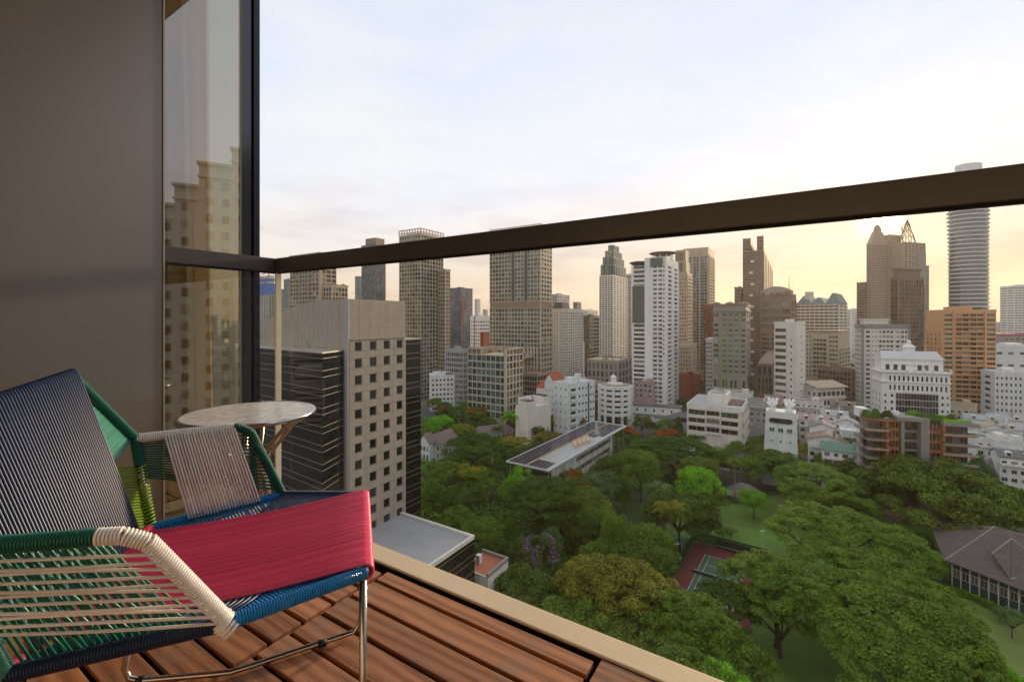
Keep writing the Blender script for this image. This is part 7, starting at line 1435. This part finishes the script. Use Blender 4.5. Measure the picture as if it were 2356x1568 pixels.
    mb = MB(); mb.prism([(-2.1, -.85), (2.1, -.85), (2.1, .85), (-2.1, .85)], .35, .85, [(-2.05, -.8), (2.05, -.8), (2.05, .8), (-2.05, .8)]); mb.build('body', WM['white'], e); mb = MB(); mb.prism([(-1.3, -.78), (1.1, -.78), (1.1, .78), (-1.3, .78)], .85, 1.4, [(-.9, -.65), (.6, -.65), (.6, .65), (-.9, .65)]); mb.build('cabin', GM['black'], e)
    for x in (-1.3, 1.3):
        for y in (-.85, .85): mb = MB(); mb.tube([(x, y - .1, .33), (x, y + .1, .33)], .33, 12); mb.build('wheel', M_clip, e)
    def pole(x, yb, h, lb):
        p = G(x, yb); e = empty('utility_pole', p); tag(e, lb, 'pole'); mb = MB(); mb.tube([(0, 0, 0), (0, 0, h)], [.16, .11], 7); mb.build('pole', WM['brown'], e); mb = MB(); mb.box(-.9, .9, -.06, .06, h - 1, h - .85); mb.build('crossarm', WM['brown'], e)
    pole(2307, 1108, 10, 'wooden utility pole before the right hand houses')
def far_city():
    rnd = random.Random(99); m = MB(); w = MB(); cols = ['grey', 'offwhite', 'concrete', 'beige', 'bluewhite']
    mb = [MB() for _ in cols]; wb = MB()
    for k in range(420):
        t = rnd.uniform(520, 3600) if k > 150 else rnd.uniform(420, 900); x = rnd.uniform(480, 2700); p = P(x, t); h = rnd.choice([rnd.uniform(8, 22), rnd.uniform(12, 40), rnd.uniform(8, 18)]) if t < 1500 else rnd.uniform(15, 62); s = rnd.uniform(9, 26)*(1 + t/2500); d = rnd.uniform(9, 24); a = mb[k % len(cols)]
        if t > 1400 and rnd.random() < .10: h = rnd.uniform(70, 105)
        a.box(p.x - s/2, p.x + s/2, p.y, p.y + d, GZ, GZ + h)
        for j in range(int(h/3.6)): wb.box(p.x - s*.46, p.x + s*.46, p.y - .15, p.y, GZ + 1.5 + 3.6*j, GZ + 3.0 + 3.6*j)
    for k in range(90):          # the rest of the city, beside and behind the balcony
        az = rnd.uniform(1.15, 5.2); t = rnd.uniform(170, 1300); h = rnd.uniform(15, 60) if k % 3 else rnd.uniform(60, 130); s = rnd.uniform(18, 40); x, y = t*math.sin(az), t*math.cos(az)
        if abs(x - 130) < 60 and abs(y) < 110: continue
        a = mb[k % len(cols)]; a.box(x - s/2, x + s/2, y - s/2, y + s/2, GZ, GZ + h)
        for j in range(int(h/3.6)): wb.box(x - s*.5 - .1, x + s*.5 + .1, y - s*.5 - .1, y + s*.5 + .1, GZ + 1.5 + 3.6*j, GZ + 3.0 + 3.6*j)
    e = empty('distant_city', (0, 0, 0)); tag(e, kind='stuff')
    for a, c in zip(mb, cols): tag(a.build('distant_blocks', WM[c], e), kind='stuff')
    tag(wb.build('distant_window_bands', GM['dark'], e), kind='stuff')
    global rs
    rs = np.random.RandomState(8); C_ = []
    for k in range(230):
        t = rnd.uniform(215, 640); x = rnd.uniform(950, 2500); p = P(x, t)
        if t < 260 and x < 1600: continue
        K = 110; dd = unit(rs.normal(size=(K, 3))); dd[:, 2] = np.abs(dd[:, 2]); r = rnd.uniform(3.5, 6.5); C_.append(np.array([[p.x, p.y, GZ + rnd.uniform(3, 6)]]) + dd * r * np.array([[1, 1, .8]]))
    c = np.concatenate(C_); tag(link('street_greenery', quadmesh('street_greenery', leafquads(c, unit(rs.normal(size=c.shape) + np.array([[0, 0, .7]])), 1.1, .7), [LM['dark']])), kind='stuff')
skyline(); lowrise(); court_and_garden(); vegetation(); far_city()
def haze():
    m = bpy.data.materials.new('city_haze'); m.use_nodes = True; nt = m.node_tree; nt.nodes.clear(); o = nt.nodes.new('ShaderNodeOutputMaterial'); v = nt.nodes.new('ShaderNodeVolumePrincipled')
    v.inputs['Color'].default_value = (.97, .86, .72, 1); v.inputs['Density'].default_value = .00008; v.inputs['Anisotropy'].default_value = .45; nt.links.new(v.outputs[0], o.inputs['Volume'])
    mb = MB(); mb.box(-5000, 5000, -1500, 6500, -73, 330); tag(mb.build('haze', m), kind='stuff')
haze()
S.cycles.max_bounces = 8; S.cycles.transparent_max_bounces = 16; S.cycles.volume_bounces = 0; S.cycles.sample_clamp_indirect = 6.0
